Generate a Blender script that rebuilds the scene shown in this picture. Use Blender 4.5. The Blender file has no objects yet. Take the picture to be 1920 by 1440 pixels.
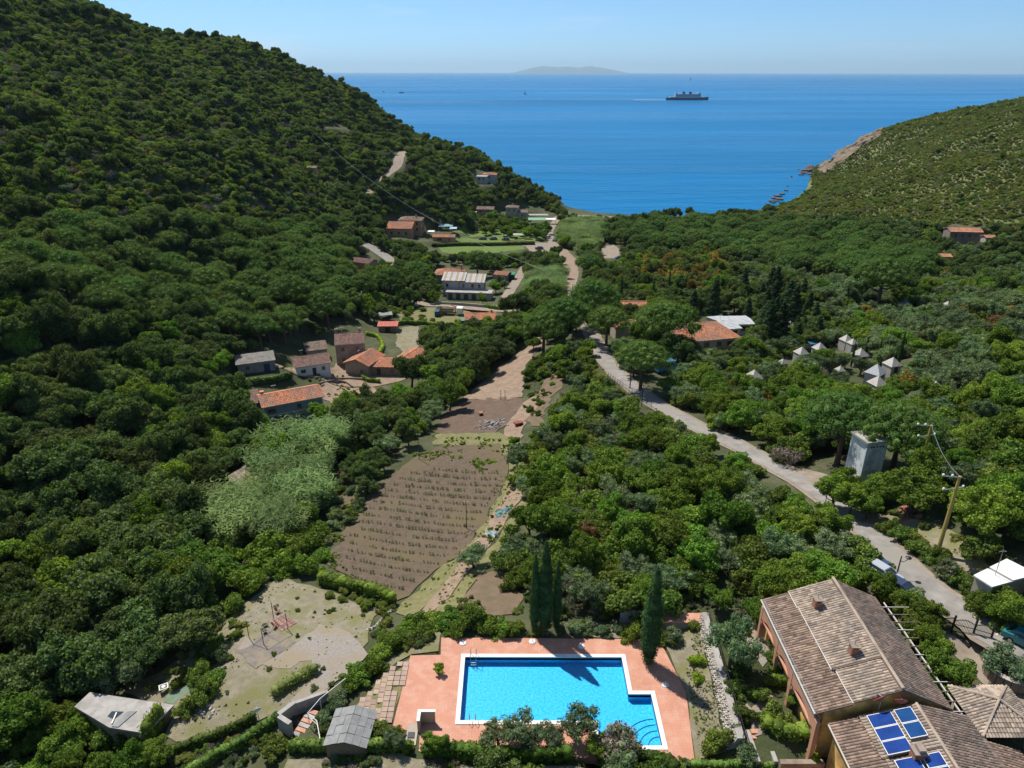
import bpy, bmesh, math, random
import numpy as np
from mathutils import Vector, Matrix
from mathutils.geometry import delaunay_2d_cdt
SC = bpy.context.scene
COL = SC.collection
R = math.radians
rng = np.random.RandomState(7)
random.seed(7)

# ------------------------------------------------------------------ camera
FPX = 1333.0                      # focal length in pixels of the 1920 px wide frame
CAMZ = 90.0
PITCH = R(23.72)
ROLL = R(0.10)
cam_d = bpy.data.cameras.new('camera')
cam = bpy.data.objects.new('camera', cam_d); COL.objects.link(cam)
cam.location = (0, 0, CAMZ)
cam.rotation_euler = (Matrix.Rotation(math.pi/2-PITCH, 3, 'X') @ Matrix.Rotation(ROLL, 3, 'Z')).to_euler()
cam_d.sensor_width = 36.0; cam_d.lens = 36.0*FPX/1920.0
cam_d.clip_start = 0.5; cam_d.clip_end = 300000
SC.camera = cam

# ------------------------------------------------------------------ sky and sun
SUN_EL = R(57); SUN_AZ = math.atan2(-0.62, 0.78)     # the sun stands ahead and to the left
w = bpy.data.worlds.new('World'); SC.world = w; w.use_nodes = True
nt = w.node_tree; nt.nodes.clear()
o_ = nt.nodes.new('ShaderNodeOutputWorld'); b_ = nt.nodes.new('ShaderNodeBackground')
s_ = nt.nodes.new('ShaderNodeTexSky'); s_.sky_type = 'NISHITA'; s_.sun_disc = False
s_.sun_elevation = SUN_EL; s_.sun_rotation = SUN_AZ
s_.altitude = 0; s_.air_density = 1.15; s_.dust_density = 0.15; s_.ozone_density = 3.0
b_.inputs['Strength'].default_value = 0.084
# the clear air's own colour: a paler, bluer band towards the horizon, the same all round
gz_ = nt.nodes.new('ShaderNodeNewGeometry'); sx_ = nt.nodes.new('ShaderNodeSeparateXYZ'); nt.links.new(gz_.outputs['Position'], sx_.inputs[0])
tc_ = nt.nodes.new('ShaderNodeTexCoord'); nt.links.new(tc_.outputs['Generated'], sx_.inputs[0])
rp_ = nt.nodes.new('ShaderNodeValToRGB'); nt.links.new(sx_.outputs['Z'], rp_.inputs[0])
for i_, (p_, c_) in enumerate(((0.0, (.57,1.03,1.98)), (.03, (.58,.98,1.72)), (.10, (.60,.90,1.32)), (.25, (.72,.95,1.12)), (.5, (1,1,1)))):
    e_ = rp_.color_ramp.elements[i_] if i_ < 2 else rp_.color_ramp.elements.new(p_)
    e_.position = p_; e_.color = (*c_, 1)
mx_ = nt.nodes.new('ShaderNodeMix'); mx_.data_type = 'RGBA'; mx_.blend_type = 'MULTIPLY'; mx_.inputs[0].default_value = 1; mx_.clamp_result = False
nt.links.new(s_.outputs[0], mx_.inputs[6]); nt.links.new(rp_.outputs[0], mx_.inputs[7])
# a few thin high wisps of cloud
mp_ = nt.nodes.new('ShaderNodeMapping'); mp_.inputs['Scale'].default_value = (2.2, 2.2, 17); nt.links.new(tc_.outputs['Generated'], mp_.inputs[0])
nz_ = nt.nodes.new('ShaderNodeTexNoise'); nz_.inputs['Scale'].default_value = 1.3; nz_.inputs['Detail'].default_value = 6; nz_.inputs['Roughness'].default_value = .6; nt.links.new(mp_.outputs[0], nz_.inputs['Vector'])
mr_ = nt.nodes.new('ShaderNodeMapRange'); mr_.inputs[1].default_value = .56; mr_.inputs[2].default_value = .80; mr_.inputs[4].default_value = .5; nt.links.new(nz_.outputs[0], mr_.inputs[0])
cl_ = nt.nodes.new('ShaderNodeMix'); cl_.data_type = 'RGBA'; cl_.clamp_result = False; nt.links.new(mr_.outputs[0], cl_.inputs[0]); nt.links.new(mx_.outputs[2], cl_.inputs[6]); cl_.inputs[7].default_value = (8.5, 9.2, 9.8, 1)
nt.links.new(cl_.outputs[2], b_.inputs[0]); nt.links.new(b_.outputs[0], o_.inputs[0])
sd = bpy.data.lights.new('sun', 'SUN'); sd.energy = 5.0; sd.angle = R(0.53); sd.color = (1.0, 0.955, 0.88)
so = bpy.data.objects.new('sun', sd); COL.objects.link(so)
sdir = Vector((math.sin(SUN_AZ)*math.cos(SUN_EL), math.cos(SUN_AZ)*math.cos(SUN_EL), math.sin(SUN_EL)))
so.rotation_euler = sdir.to_track_quat('Z', 'Y').to_euler()
SC.view_settings.view_transform = 'Standard'; SC.view_settings.look = 'None'
SC.view_settings.exposure = 0.22; SC.view_settings.gamma = 1.0
SC.view_settings.use_curve_mapping = False
SC.cycles.max_bounces = 6; SC.cycles.diffuse_bounces = 3; SC.cycles.glossy_bounces = 2
SC.cycles.transparent_max_bounces = 6; SC.cycles.transmission_bounces = 3; SC.cycles.volume_bounces = 0
SC.cycles.caustics_reflective = False; SC.cycles.caustics_refractive = False
SC.cycles.use_adaptive_sampling = True

# ------------------------------------------------------------------ pixel <-> world helpers
CP, SP = math.cos(PITCH), math.sin(PITCH)
CR, SR = math.cos(ROLL), math.sin(ROLL)
def ray(px, py):
    a = (np.asarray(px, float)-960)/FPX; b = (np.asarray(py, float)-720)/FPX
    u = a*CR + b*SR; v = -a*SR + b*CR
    return u, CP - v*SP, -SP - v*CP
def at_z(px, py, z):
    dx, dy, dz = ray(px, py); t = (z-CAMZ)/dz
    return float(dx*t), float(dy*t), float(z)
def at_y(px, py, y):
    dx, dy, dz = ray(px, py); t = y/dy
    return float(dx*t), float(y), float(CAMZ+dz*t)
def to_px(x, y, z):
    zz = np.asarray(z, float)-CAMZ
    f = y*CP - zz*SP; up = y*SP + zz*CP
    u = x/f; v = -up/f
    a = u*CR - v*SR; b = u*SR + v*CR
    return 960+FPX*a, 720+FPX*b, f

# ------------------------------------------------------------------ materials
MATS = {}
def mat(name, c1, c2=None, scale=1.0, rough=0.8, bump=0.0, bscale=None, spec=0.3, metal=0.0, coords='world',
        isl=None, obj=None, detail=4.0, c3=None, s3=0.1, stretch=None, trans=0.0):
    if name in MATS: return MATS[name]
    m = bpy.data.materials.new(name); m.use_nodes = True; MATS[name] = m
    nt = m.node_tree; N = nt.nodes; L = nt.links
    p = N['Principled BSDF']; out = N['Material Output']
    p.inputs['Roughness'].default_value = rough; p.inputs['Metallic'].default_value = metal
    p.inputs['Specular IOR Level'].default_value = spec
    if coords == 'world':
        g = N.new('ShaderNodeNewGeometry'); vec = g.outputs['Position']
    else:
        g = N.new('ShaderNodeTexCoord'); vec = g.outputs['Object']
    if stretch:
        mp = N.new('ShaderNodeMapping'); mp.inputs['Scale'].default_value = stretch
        L.new(vec, mp.inputs[0]); vec = mp.outputs[0]
    col = None
    def noise(sc, det=detail):
        n = N.new('ShaderNodeTexNoise'); n.inputs['Scale'].default_value = sc; n.inputs['Detail'].default_value = det
        n.inputs['Roughness'].default_value = 0.62
        L.new(vec, n.inputs['Vector']); return n
    def ramp(fac, lo, hi):
        r = N.new('ShaderNodeMapRange'); r.inputs[1].default_value = lo; r.inputs[2].default_value = hi
        r.clamp = True; L.new(fac, r.inputs[0]); return r.outputs[0]
    def mix(f, a, b, mode='MIX'):
        x = N.new('ShaderNodeMix'); x.data_type = 'RGBA'; x.blend_type = mode
        if hasattr(f, 'links') : L.new(f, x.inputs[0])
        else: x.inputs[0].default_value = f
        for s, q in ((6, a), (7, b)):
            if hasattr(q, 'links'): L.new(q, x.inputs[s])
            else: x.inputs[s].default_value = (*q, 1)
        return x.outputs[2]
    if c2 is None: col = tuple(c1)
    else: col = mix(ramp(noise(scale).outputs['Fac'], 0.36, 0.64), c1, c2)
    if c3 is not None:
        col = mix(ramp(noise(s3, 3).outputs['Fac'], 0.45, 0.62), col, c3)
    for src, amp in ((isl, isl), (obj, obj)):
        if src is None: continue
        if src is isl and amp is not None and src == isl and not getattr(m, '_i', None):
            pass
    if isl is not None:
        g2 = N.new('ShaderNodeNewGeometry')
        v = N.new('ShaderNodeHueSaturation')
        r = N.new('ShaderNodeMapRange'); r.inputs[3].default_value = 1-isl; r.inputs[4].default_value = 1+isl
        L.new(g2.outputs['Random Per Island'], r.inputs[0]); L.new(r.outputs[0], v.inputs['Value'])
        if hasattr(col, 'links'): L.new(col, v.inputs['Color'])
        else: v.inputs['Color'].default_value = (*col, 1)
        col = v.outputs[0]
    if obj is not None:
        oi = N.new('ShaderNodeObjectInfo'); v = N.new('ShaderNodeHueSaturation')
        r = N.new('ShaderNodeMapRange'); r.inputs[3].default_value = 1-obj; r.inputs[4].default_value = 1+obj
        L.new(oi.outputs['Random'], r.inputs[0]); L.new(r.outputs[0], v.inputs['Value'])
        q = N.new('ShaderNodeMath'); q.operation = 'MULTIPLY'; q.inputs[1].default_value = 7.31
        fr = N.new('ShaderNodeMath'); fr.operation = 'FRACT'
        L.new(oi.outputs['Random'], q.inputs[0]); L.new(q.outputs[0], fr.inputs[0])
        r2 = N.new('ShaderNodeMapRange'); r2.inputs[3].default_value = 0.5-0.08*obj; r2.inputs[4].default_value = 0.5+0.05*obj
        L.new(fr.outputs[0], r2.inputs[0]); L.new(r2.outputs[0], v.inputs['Hue'])
        if hasattr(col, 'links'): L.new(col, v.inputs['Color'])
        else: v.inputs['Color'].default_value = (*col, 1)
        col = v.outputs[0]
    if hasattr(col, 'links'): L.new(col, p.inputs['Base Color'])
    else: p.inputs['Base Color'].default_value = (*col, 1)
    if bump:
        bn = N.new('ShaderNodeBump'); bn.inputs['Strength'].default_value = 1.0; bn.inputs['Distance'].default_value = bump
        L.new(noise(bscale or scale*2, 5).outputs['Fac'], bn.inputs['Height']); L.new(bn.outputs[0], p.inputs['Normal'])
    if trans > 0:
        tr = N.new('ShaderNodeBsdfTranslucent'); ms = N.new('ShaderNodeMixShader'); ms.inputs[0].default_value = trans
        if hasattr(col, 'links'): L.new(mix(1.0, col, (1.25, 1.3, 0.35), 'MULTIPLY'), tr.inputs[0])
        else: tr.inputs[0].default_value = (col[0]*1.2, min(1, col[1]*1.25), col[2]*.4, 1)
        L.new(p.outputs[0], ms.inputs[1]); L.new(tr.outputs[0], ms.inputs[2]); L.new(ms.outputs[0], out.inputs[0])
    return m

# ------------------------------------------------------------------ object helpers
def tag(o, label=None, cat=None, group=None, kind=None):
    if label: o['label'] = label
    if cat: o['category'] = cat
    if group: o['group'] = group
    if kind: o['kind'] = kind
    return o
def thing(name, label, cat, loc=(0, 0, 0), rotz=0.0, group=None):
    o = bpy.data.objects.new(name, None); COL.objects.link(o); o.empty_display_size = 0.5
    o.location = loc; o.rotation_euler = (0, 0, rotz)
    return tag(o, label, cat, group)
def link(name, me, m=None, parent=None, loc=None, rot=None, scale=None):
    if m is not None and len(me.materials) == 0: me.materials.append(m)
    o = bpy.data.objects.new(name, me); COL.objects.link(o)
    if parent is not None: o.parent = parent
    if loc is not None: o.location = loc
    if rot is not None: o.rotation_euler = rot
    if scale is not None: o.scale = scale
    return o
class MB:
    def __init__(s): s.v = []; s.f = []
    def quadbox(s, c8):
        b = len(s.v); s.v += [tuple(p) for p in c8]
        s.f += [tuple(b+i for i in q) for q in ((0,3,2,1),(4,5,6,7),(0,1,5,4),(1,2,6,5),(2,3,7,6),(3,0,4,7))]
        return s
    def box(s, x0, y0, z0, x1, y1, z1, M=None):
        c = [(x0,y0,z0),(x1,y0,z0),(x1,y1,z0),(x0,y1,z0),(x0,y0,z1),(x1,y0,z1),(x1,y1,z1),(x0,y1,z1)]
        if M is not None: c = [tuple(M @ Vector(p)) for p in c]
        return s.quadbox(c)
    def bar(s, a, b, w, h=None, up=(0, 0, 1)):
        a = Vector(a); b = Vector(b); h = h or w; d = (b-a).normalized(); up = Vector(up)
        sd_ = d.cross(up)
        if sd_.length < 1e-3: sd_ = d.cross(Vector((1, 0, 0)))
        sd_.normalize(); u = sd_.cross(d).normalized()
        x = sd_*w/2; y = u*h/2
        return s.quadbox([a-x-y, a+x-y, b+x-y, b-x-y, a-x+y, a+x+y, b+x+y, b-x+y])
    def tube(s, pts, rad, n=8, cap=True):
        rings = []; pts = [Vector(p) for p in pts]
        rr = rad if hasattr(rad, '__len__') else [rad]*len(pts)
        for i, p in enumerate(pts):
            d = (pts[min(i+1, len(pts)-1)]-pts[max(i-1, 0)]).normalized()
            a = d.cross(Vector((0, 0, 1)))
            if a.length < 1e-2: a = d.cross(Vector((0, 1, 0)))
            a.normalize(); b = d.cross(a).normalized(); ring = []
            for k in range(n):
                t = 2*math.pi*k/n; s.v.append(tuple(p+(a*math.cos(t)+b*math.sin(t))*rr[i])); ring.append(len(s.v)-1)
            rings.append(ring)
        for r0, r1 in zip(rings, rings[1:]):
            for k in range(n): s.f.append((r0[k], r0[(k+1) % n], r1[(k+1) % n], r1[k]))
        if cap: s.f.append(tuple(rings[0])); s.f.append(tuple(reversed(rings[-1])))
        return s
    def lathe(s, prof, n=16, c=(0, 0, 0), M=None):
        rings = []
        for r, z in prof:
            ring = []
            for k in range(n):
                t = 2*math.pi*k/n; p = Vector((c[0]+r*math.cos(t), c[1]+r*math.sin(t), c[2]+z))
                if M is not None: p = M @ p
                s.v.append(tuple(p)); ring.append(len(s.v)-1)
            rings.append(ring)
        for r0, r1 in zip(rings, rings[1:]):
            for k in range(n): s.f.append((r0[k], r0[(k+1) % n], r1[(k+1) % n], r1[k]))
        s.f.append(tuple(reversed(rings[0]))); s.f.append(tuple(rings[-1]))
        return s
    def poly(s, pts):
        b = len(s.v); s.v += [tuple(p) for p in pts]; s.f.append(tuple(range(b, b+len(pts)))); return s
    def prism(s, pts, z0, z1):
        n = len(pts); b = len(s.v)
        s.v += [(p[0], p[1], z0 if not hasattr(z0, '__len__') else z0[i]) for i, p in enumerate(pts)]
        s.v += [(p[0], p[1], z1 if not hasattr(z1, '__len__') else z1[i]) for i, p in enumerate(pts)]
        s.f.append(tuple(range(b+n-1, b-1, -1))); s.f.append(tuple(range(b+n, b+2*n)))
        for i in range(n): j = (i+1) % n; s.f.append((b+i, b+j, b+n+j, b+n+i))
        return s
    def mesh(s, name, smooth=False):
        me = bpy.data.meshes.new(name); me.from_pydata(s.v, [], s.f); me.update()
        if smooth: me.polygons.foreach_set('use_smooth', [True]*len(me.polygons))
        return me
    def build(s, name, m, parent=None, loc=None, rot=None, smooth=False, **k):
        return link(name, s.mesh(name, smooth), m, parent, loc, rot, **k)
# ------------------------------------------------------------------ terrain heights
CTRL = []
def cz(px, py, z): CTRL.append(at_z(px, py, z))
def cy(px, py, y, dz=0): p = at_y(px, py, y); CTRL.append((p[0], p[1], p[2]+dz))
for a in ((0,1440,27),(150,1440,28),(300,1440,30),(500,1440,32),(650,1430,34),(480,1260,33),(600,1200,33.3),(520,1100,31),(700,1160,32.5),
          (300,1250,29.5),(150,1250,27),(780,950,27),(780,1120,30),(700,1030,28.3),(880,840,25),(760,840,25),(930,960,28.5),(870,1120,32.5),
          (950,1130,34),(1080,1000,33),(1250,1100,35),(1400,1080,37),(1000,850,28),(1180,900,33),(1350,950,35.5),(950,640,20),(930,700,21),(1000,740,24.5),
          (650,700,18),(540,800,20),(600,650,18),(400,800,25),(200,900,27),(0,1000,27),(0,1200,25.5),(100,1100,25),(300,1000,26),(450,950,24.5),
          (900,540,9),(850,600,12),(950,460,4),(1000,520,9),(1050,560,17),(1060,640,25),(850,450,4),(1020,440,2.5),(1130,480,5),
          (0,800,33),(300,550,30),(600,450,20),(300,400,46),(0,560,47),(480,600,24),(450,500,30),
          (1750,1110,40),(1600,970,37.5),(1480,885,35),(1300,795,31.5),(1190,730,29),(1115,640,26),(1900,1230,40.5),
          (1622,900,37),(1900,1100,41.5),(1900,900,43),(1900,700,38),(1700,760,32),(1400,700,25),(1300,600,19),(1500,560,19),
          (1700,600,26),(1500,450,6),(1300,500,8),(1300,430,2.5),(1200,440,2.5),(1600,500,14),(1400,400,3),
          (800,350,27),(760,420,11),(900,345,20),(900,400,7),(1000,372,9),(1000,400,3),(1550,380,10),(1600,330,13),(1580,400,14),(1700,500,18),
          (700,480,11),(1060,405,1.5),(1150,408,1.5),(1250,409,1.5),(1350,404,1.5),(1440,392,1.5)): cz(*a)
for a in ((0,300,220),(0,150,300),(0,30,380),(300,200,400),(300,100,470),(300,68,520),(600,300,430),(600,215,520),(600,143,600),
          (450,90,560),(150,30,450),(740,300,450),(830,286,600),(700,200,640),(720,268,500),(900,312,580),(1000,360,550),
          (1700,300,560),(1800,300,480),(1900,300,420),(1900,230,520),(1800,400,360),(1900,400,330),(1900,480,260),(1700,450,330),
          (1640,246,740),(1760,210,700),(1910,186,650),(1700,228,720),(450,300,330),(450,200,430),(150,400,220),(150,250,270),(450,420,280),
          (900,330,585)): cy(*a)
CTRL += [(-100,560,42),(-60,655,-8),(-120,725,-8),(-220,700,25),(-300,640,70),(-20,600,-6),(10,585,-5),(30,560,-4),(50,535,-4),(-50,760,-15),(-200,790,-10),
         (60,525,-3),(110,520,-4),(150,540,-5),(180,560,-6),(200,600,-8),(240,660,-8),(275,720,-8),(320,790,-12),(400,800,0),(470,790,10),
         (120,600,-12),(50,640,-12),(100,760,-15),(200,760,-15),(295,728,-1),
         (120,60,50),(160,130,56),(260,200,62),(350,350,70),(500,500,90),(480,300,85),(200,20,70),(510,680,80),
         (-120,60,46),(-150,100,60),(-250,200,100),(-350,300,145),(-390,450,165),(-350,560,135),(-120,0,45),(-250,60,110),(-390,120,150),
         (0,0,39),(40,10,40),(-40,10,33),(0,-30,41),(80,-20,50),(-80,-20,38),(0,40,35.2),(-20,45,34),(20,40,35.5),(60,40,43),(75,55,45)]
X0, X1, Y0, Y1, GS = -400.0, 520.0, -40.0, 800.0, 2.0
xs = np.arange(X0, X1+.1, GS); ys = np.arange(Y0, Y1+.1, GS)
GX, GY = np.meshgrid(xs, ys)
def tps(C, X, Y, lam):
    C = np.array(C); n = len(C); S = 100.0
    def U(r2): return r2*np.log(r2+1e-9)
    d = ((C[:, None, :2]-C[None, :, :2])**2).sum(-1)/S**2
    K = U(d)+np.eye(n)*lam; P = np.c_[np.ones(n), C[:, :2]/S]
    A = np.block([[K, P], [P.T, np.zeros((3, 3))]]); sol = np.linalg.solve(A, np.r_[C[:, 2], 0, 0, 0])
    out = sol[n]+sol[n+1]*X/S+sol[n+2]*Y/S
    for i in range(n): out = out+sol[i]*U(((X-C[i, 0])**2+(Y-C[i, 1])**2)/S**2)
    return out
HG = tps(CTRL, GX, GY, 0.004)
def vnoise(X, Y, s, seed):
    r = np.random.RandomState(seed); T = r.rand(256, 256)
    x = X/s; y = Y/s; xi = np.floor(x).astype(int); yi = np.floor(y).astype(int); fx = x-xi; fy = y-yi
    fx = fx*fx*(3-2*fx); fy = fy*fy*(3-2*fy)
    g = lambda a, b: T[a % 256, b % 256]
    return (g(xi, yi)*(1-fx)+g(xi+1, yi)*fx)*(1-fy)+(g(xi, yi+1)*(1-fx)+g(xi+1, yi+1)*fx)*fy
def smooth(e0, e1, x):
    t = np.clip((x-e0)/(e1-e0), 0, 1); return t*t*(3-2*t)
hill = smooth(6, 30, np.abs(GX+20)-60) * smooth(130, 220, GY)
HG += hill*((vnoise(GX, GY, 38, 1)-.5)*7+(vnoise(GX, GY, 15, 2)-.5)*3)*smooth(0.5, 10, HG)
HG += (vnoise(GX, GY, 6, 3)-.5)*.5
HG = np.maximum(HG, -14)
HRAW = HG.copy()
def hgt(x, y, G=None):
    G = HG if G is None else G
    fx = np.clip((np.asarray(x, float)-X0)/GS, 0, len(xs)-1.001); fy = np.clip((np.asarray(y, float)-Y0)/GS, 0, len(ys)-1.001)
    i = fx.astype(int); j = fy.astype(int); a = fx-i; b = fy-j
    return (G[j, i]*(1-a)+G[j, i+1]*a)*(1-b)+(G[j+1, i]*(1-a)+G[j+1, i+1]*a)*b
def cast(px, py, G=None, tmax=900):
    dx, dy, dz = [float(q) for q in ray(px, py)]
    t = np.arange(30, tmax, .5); X = dx*t; Y = dy*t; Z = CAMZ+dz*t
    h = hgt(X, Y, G); hit = np.nonzero(Z < h)[0]
    if len(hit) == 0: return float(X[-1]), float(Y[-1]), float(h[-1])
    k = hit[0]; k0 = max(k-1, 0); d0 = Z[k0]-h[k0]; d1 = h[k]-Z[k]; f = d0/(d0+d1+1e-9)
    x = X[k0]+(X[k]-X[k0])*f; y = Y[k0]+(Y[k]-Y[k0])*f
    return float(x), float(y), float(hgt(x, y, G))
def castr(px, py): return cast(px, py, HRAW)
# roads: centre lines read from the photograph, draped and smoothed
def catmull(P, step=3.0):
    P = [np.array(p, float) for p in P]; Q = [2*P[0]-P[1]]+P+[2*P[-1]-P[-2]]; out = []
    for i in range(1, len(Q)-2):
        n = max(2, int(np.linalg.norm(Q[i+1]-Q[i])/step))
        for k in range(n):
            t = k/n; out.append(.5*((2*Q[i])+(-Q[i-1]+Q[i+1])*t+(2*Q[i-1]-5*Q[i]+4*Q[i+1]-Q[i+2])*t*t+(-Q[i-1]+3*Q[i]-3*Q[i+1]+Q[i+2])*t**3))
    out.append(P[-1]); return np.array(out)
ROADS = {}
def road_def(key, pts, width, step=3.0, carve=True, first=None):
    P = [castr(*p) if len(p) == 2 else at_z(*p) for p in pts]
    if first: P = first+P
    C = catmull(P, step)
    z = C[:, 2].copy()
    for _ in range(12): z[1:-1] = (z[:-2]+z[1:-1]*2+z[2:])/4
    C[:, 2] = z; ROADS[key] = (C, width)
    if carve:
        for (x, y, zz) in C:
            i0 = int((x-X0-width-8)/GS); i1 = int((x-X0+width+8)/GS)+1; j0 = int((y-Y0-width-8)/GS); j1 = int((y-Y0+width+8)/GS)+1
            i0 = max(i0, 0); j0 = max(j0, 0); sx = slice(i0, i1); sy = slice(j0, j1)
            d = np.hypot(GX[sy, sx]-x, GY[sy, sx]-y); wgt = 1-smooth(width*.5+1.2, width*.5+6, d)
            CW[sy, sx] += wgt*wgt*wgt+1e-12; CZ[sy, sx] += (wgt*wgt*wgt+1e-12)*zz; CM[sy, sx] = np.maximum(CM[sy, sx], wgt)
CW = np.zeros_like(HG); CZ = np.zeros_like(HG); CM = np.zeros_like(HG)
road_def('main', [(1920,1225,40.6),(1840,1172,40.3),(1750,1108,39.9),(1675,1040,39.2),(1600,972,37.6),(1530,920,36.2),(1440,868,34.4),(1370,830,33),(1300,797,31.6),(1240,764,30.4),
                  (1190,730,29.2),(1150,693,28),(1125,660,26.9),(1112,632,26.2)], 3.3, first=[np.array((80,25,44.0)),np.array((66,34,42.0))])
road_def('lower', [(1112,632,26.2),(1095,600,24.3),(1075,570,20.5),(1068,540,14),(1075,510,9),(1062,485,5.5),(1040,462,4),(1030,440,3),(1035,425,2.3),(1045,410,1.6)], 4.5)
road_def('hill', [(610,236),(640,242)], 5)
road_def('hill_b', [(758,284),(748,296),(744,312),(722,330),(700,350),(690,365)], 5)
road_def('hill_c', [(684,458),(700,468),(725,484),(745,500)], 5)
road_def('house_lane', [(762,548),(780,562),(800,572),(860,577),(950,584),(1000,588)], 3.6)
road_def('side_lane', [(985,500),(968,528),(948,560),(944,585)], 4)
road_def('field_lane', [(1000,462),(960,460),(900,459),(840,462)], 3.2)
m_ = CW > 1e-6
HG = np.where(m_, HG*(1-CM)+np.where(m_, CZ/np.maximum(CW, 1e-9), 0)*CM, HG)
# level places: (px, py, radius, z or None) on the raw ground
PADS = []
def pad(px, py, r, z=None, blend=5):
    x, y, zz = castr(px, py) if z is None else at_z(px, py, z)
    PADS.append((x, y, r)); global HG
    d = np.hypot(GX-x, GY-y); wgt = 1-smooth(r, r+blend, d)
    HG = HG*(1-wgt)+(zz if z is None else z)*wgt
def flat_poly(pts, z, blend=3.0):
    global HG
    P = np.array(pts); d = np.full(GX.shape, 1e9); inside = np.zeros(GX.shape, bool); n = len(P)
    for i in range(n):
        a = P[i]; b = P[(i+1) % n]; ab = b-a
        t = np.clip(((GX-a[0])*ab[0]+(GY-a[1])*ab[1])/(ab@ab), 0, 1)
        d = np.minimum(d, np.hypot(GX-a[0]-t*ab[0], GY-a[1]-t*ab[1]))
        c = ((a[1] > GY) != (b[1] > GY)) & (GX < (b[0]-a[0])*(GY-a[1])/(b[1]-a[1]+1e-12)+a[0]); inside ^= c
    wgt = np.where(inside, 1, 1-smooth(0, blend, d)); HG = HG*(1-wgt)+z*wgt
for a in ((538,790,9),(650,662,7),(580,695,6),(485,695,5),(700,700,10),(765,690,6),(727,612,5),(725,592,4),(900,607,7),(870,560,12),(845,530,7),(942,525,4),(955,524,4),
          (677,497,7),(765,440,12),(800,445,10),(833,450,6),(838,434,6),(908,404,8),(965,398,9),(1010,413,9),(905,345,6),(930,440,16,3.2),
          (1806,452,8),(1765,490,4),(1310,640,12),(1370,630,10),(1170,580,6),(1165,612,4),(1250,695,5),(460,905,4),(842,590,10)): pad(*a)
flat_poly([(-11.5,41),(18.6,41),(17.5,60.5),(-6,60.5),(-12,57)], 35.0, 2.2)      # pool terrace
flat_poly([(21.6,44),(24,41),(38,36),(38,58.5),(22.0,60)], 36.6, 1.2)                   # villa garden
flat_poly([(21,33),(36,33),(36,42),(23,42)], 35.4, 1.6)
flat_poly([(39.5,36),(48,36),(48,47),(44.5,51.5),(39.5,52.5)], 39.2, 3.5)                # forecourt inside the gate
HG = np.where((GY < 470) & (HG < 1.4), 1.4, HG)
def grid_mesh(name, X, Y, Z, m):
    ny, nx = X.shape; me = bpy.data.meshes.new(name)
    me.vertices.add(nx*ny); me.vertices.foreach_set('co', np.c_[X.ravel(), Y.ravel(), Z.ravel()].ravel())
    idx = np.arange(nx*ny).reshape(ny, nx); q = np.stack([idx[:-1,:-1], idx[:-1,1:], idx[1:,1:], idx[1:,:-1]], -1).reshape(-1, 4)
    me.loops.add(q.size); me.loops.foreach_set('vertex_index', q.ravel().astype(np.int32))
    me.polygons.add(len(q)); me.polygons.foreach_set('loop_start', np.arange(0, q.size, 4, dtype=np.int32))
    me.polygons.foreach_set('use_smooth', np.ones(len(q), bool))
    me.update(calc_edges=True); me.materials.append(m); return me
M_ground = mat('undergrowth_ground', (.055,.070,.028), (.105,.100,.050), scale=.35, rough=.95, bump=.25, bscale=1.2, c3=(.045,.055,.018), s3=.06)
def terrain_obj():
    # farther than the coast everything under water level can stay coarse: keep only cells that rise above -9 m
    global HG
    keep = HG.copy()
    flat_poly([(-5.5,47),(7.4,47),(7.4,44.3),(14.2,44.3),(14.2,51.4),(12,51.4),(12,56.1),(-5.5,56.1)], 32.2, 1.5)   # ground dug out under the pool
    me = grid_mesh('hillside_ground', GX, GY, HG, M_ground); HG = keep
    return tag(link('ground', me), kind='structure')
# rocky cliff material is chosen per face by steepness near the shore
ground = terrain_obj()

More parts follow.
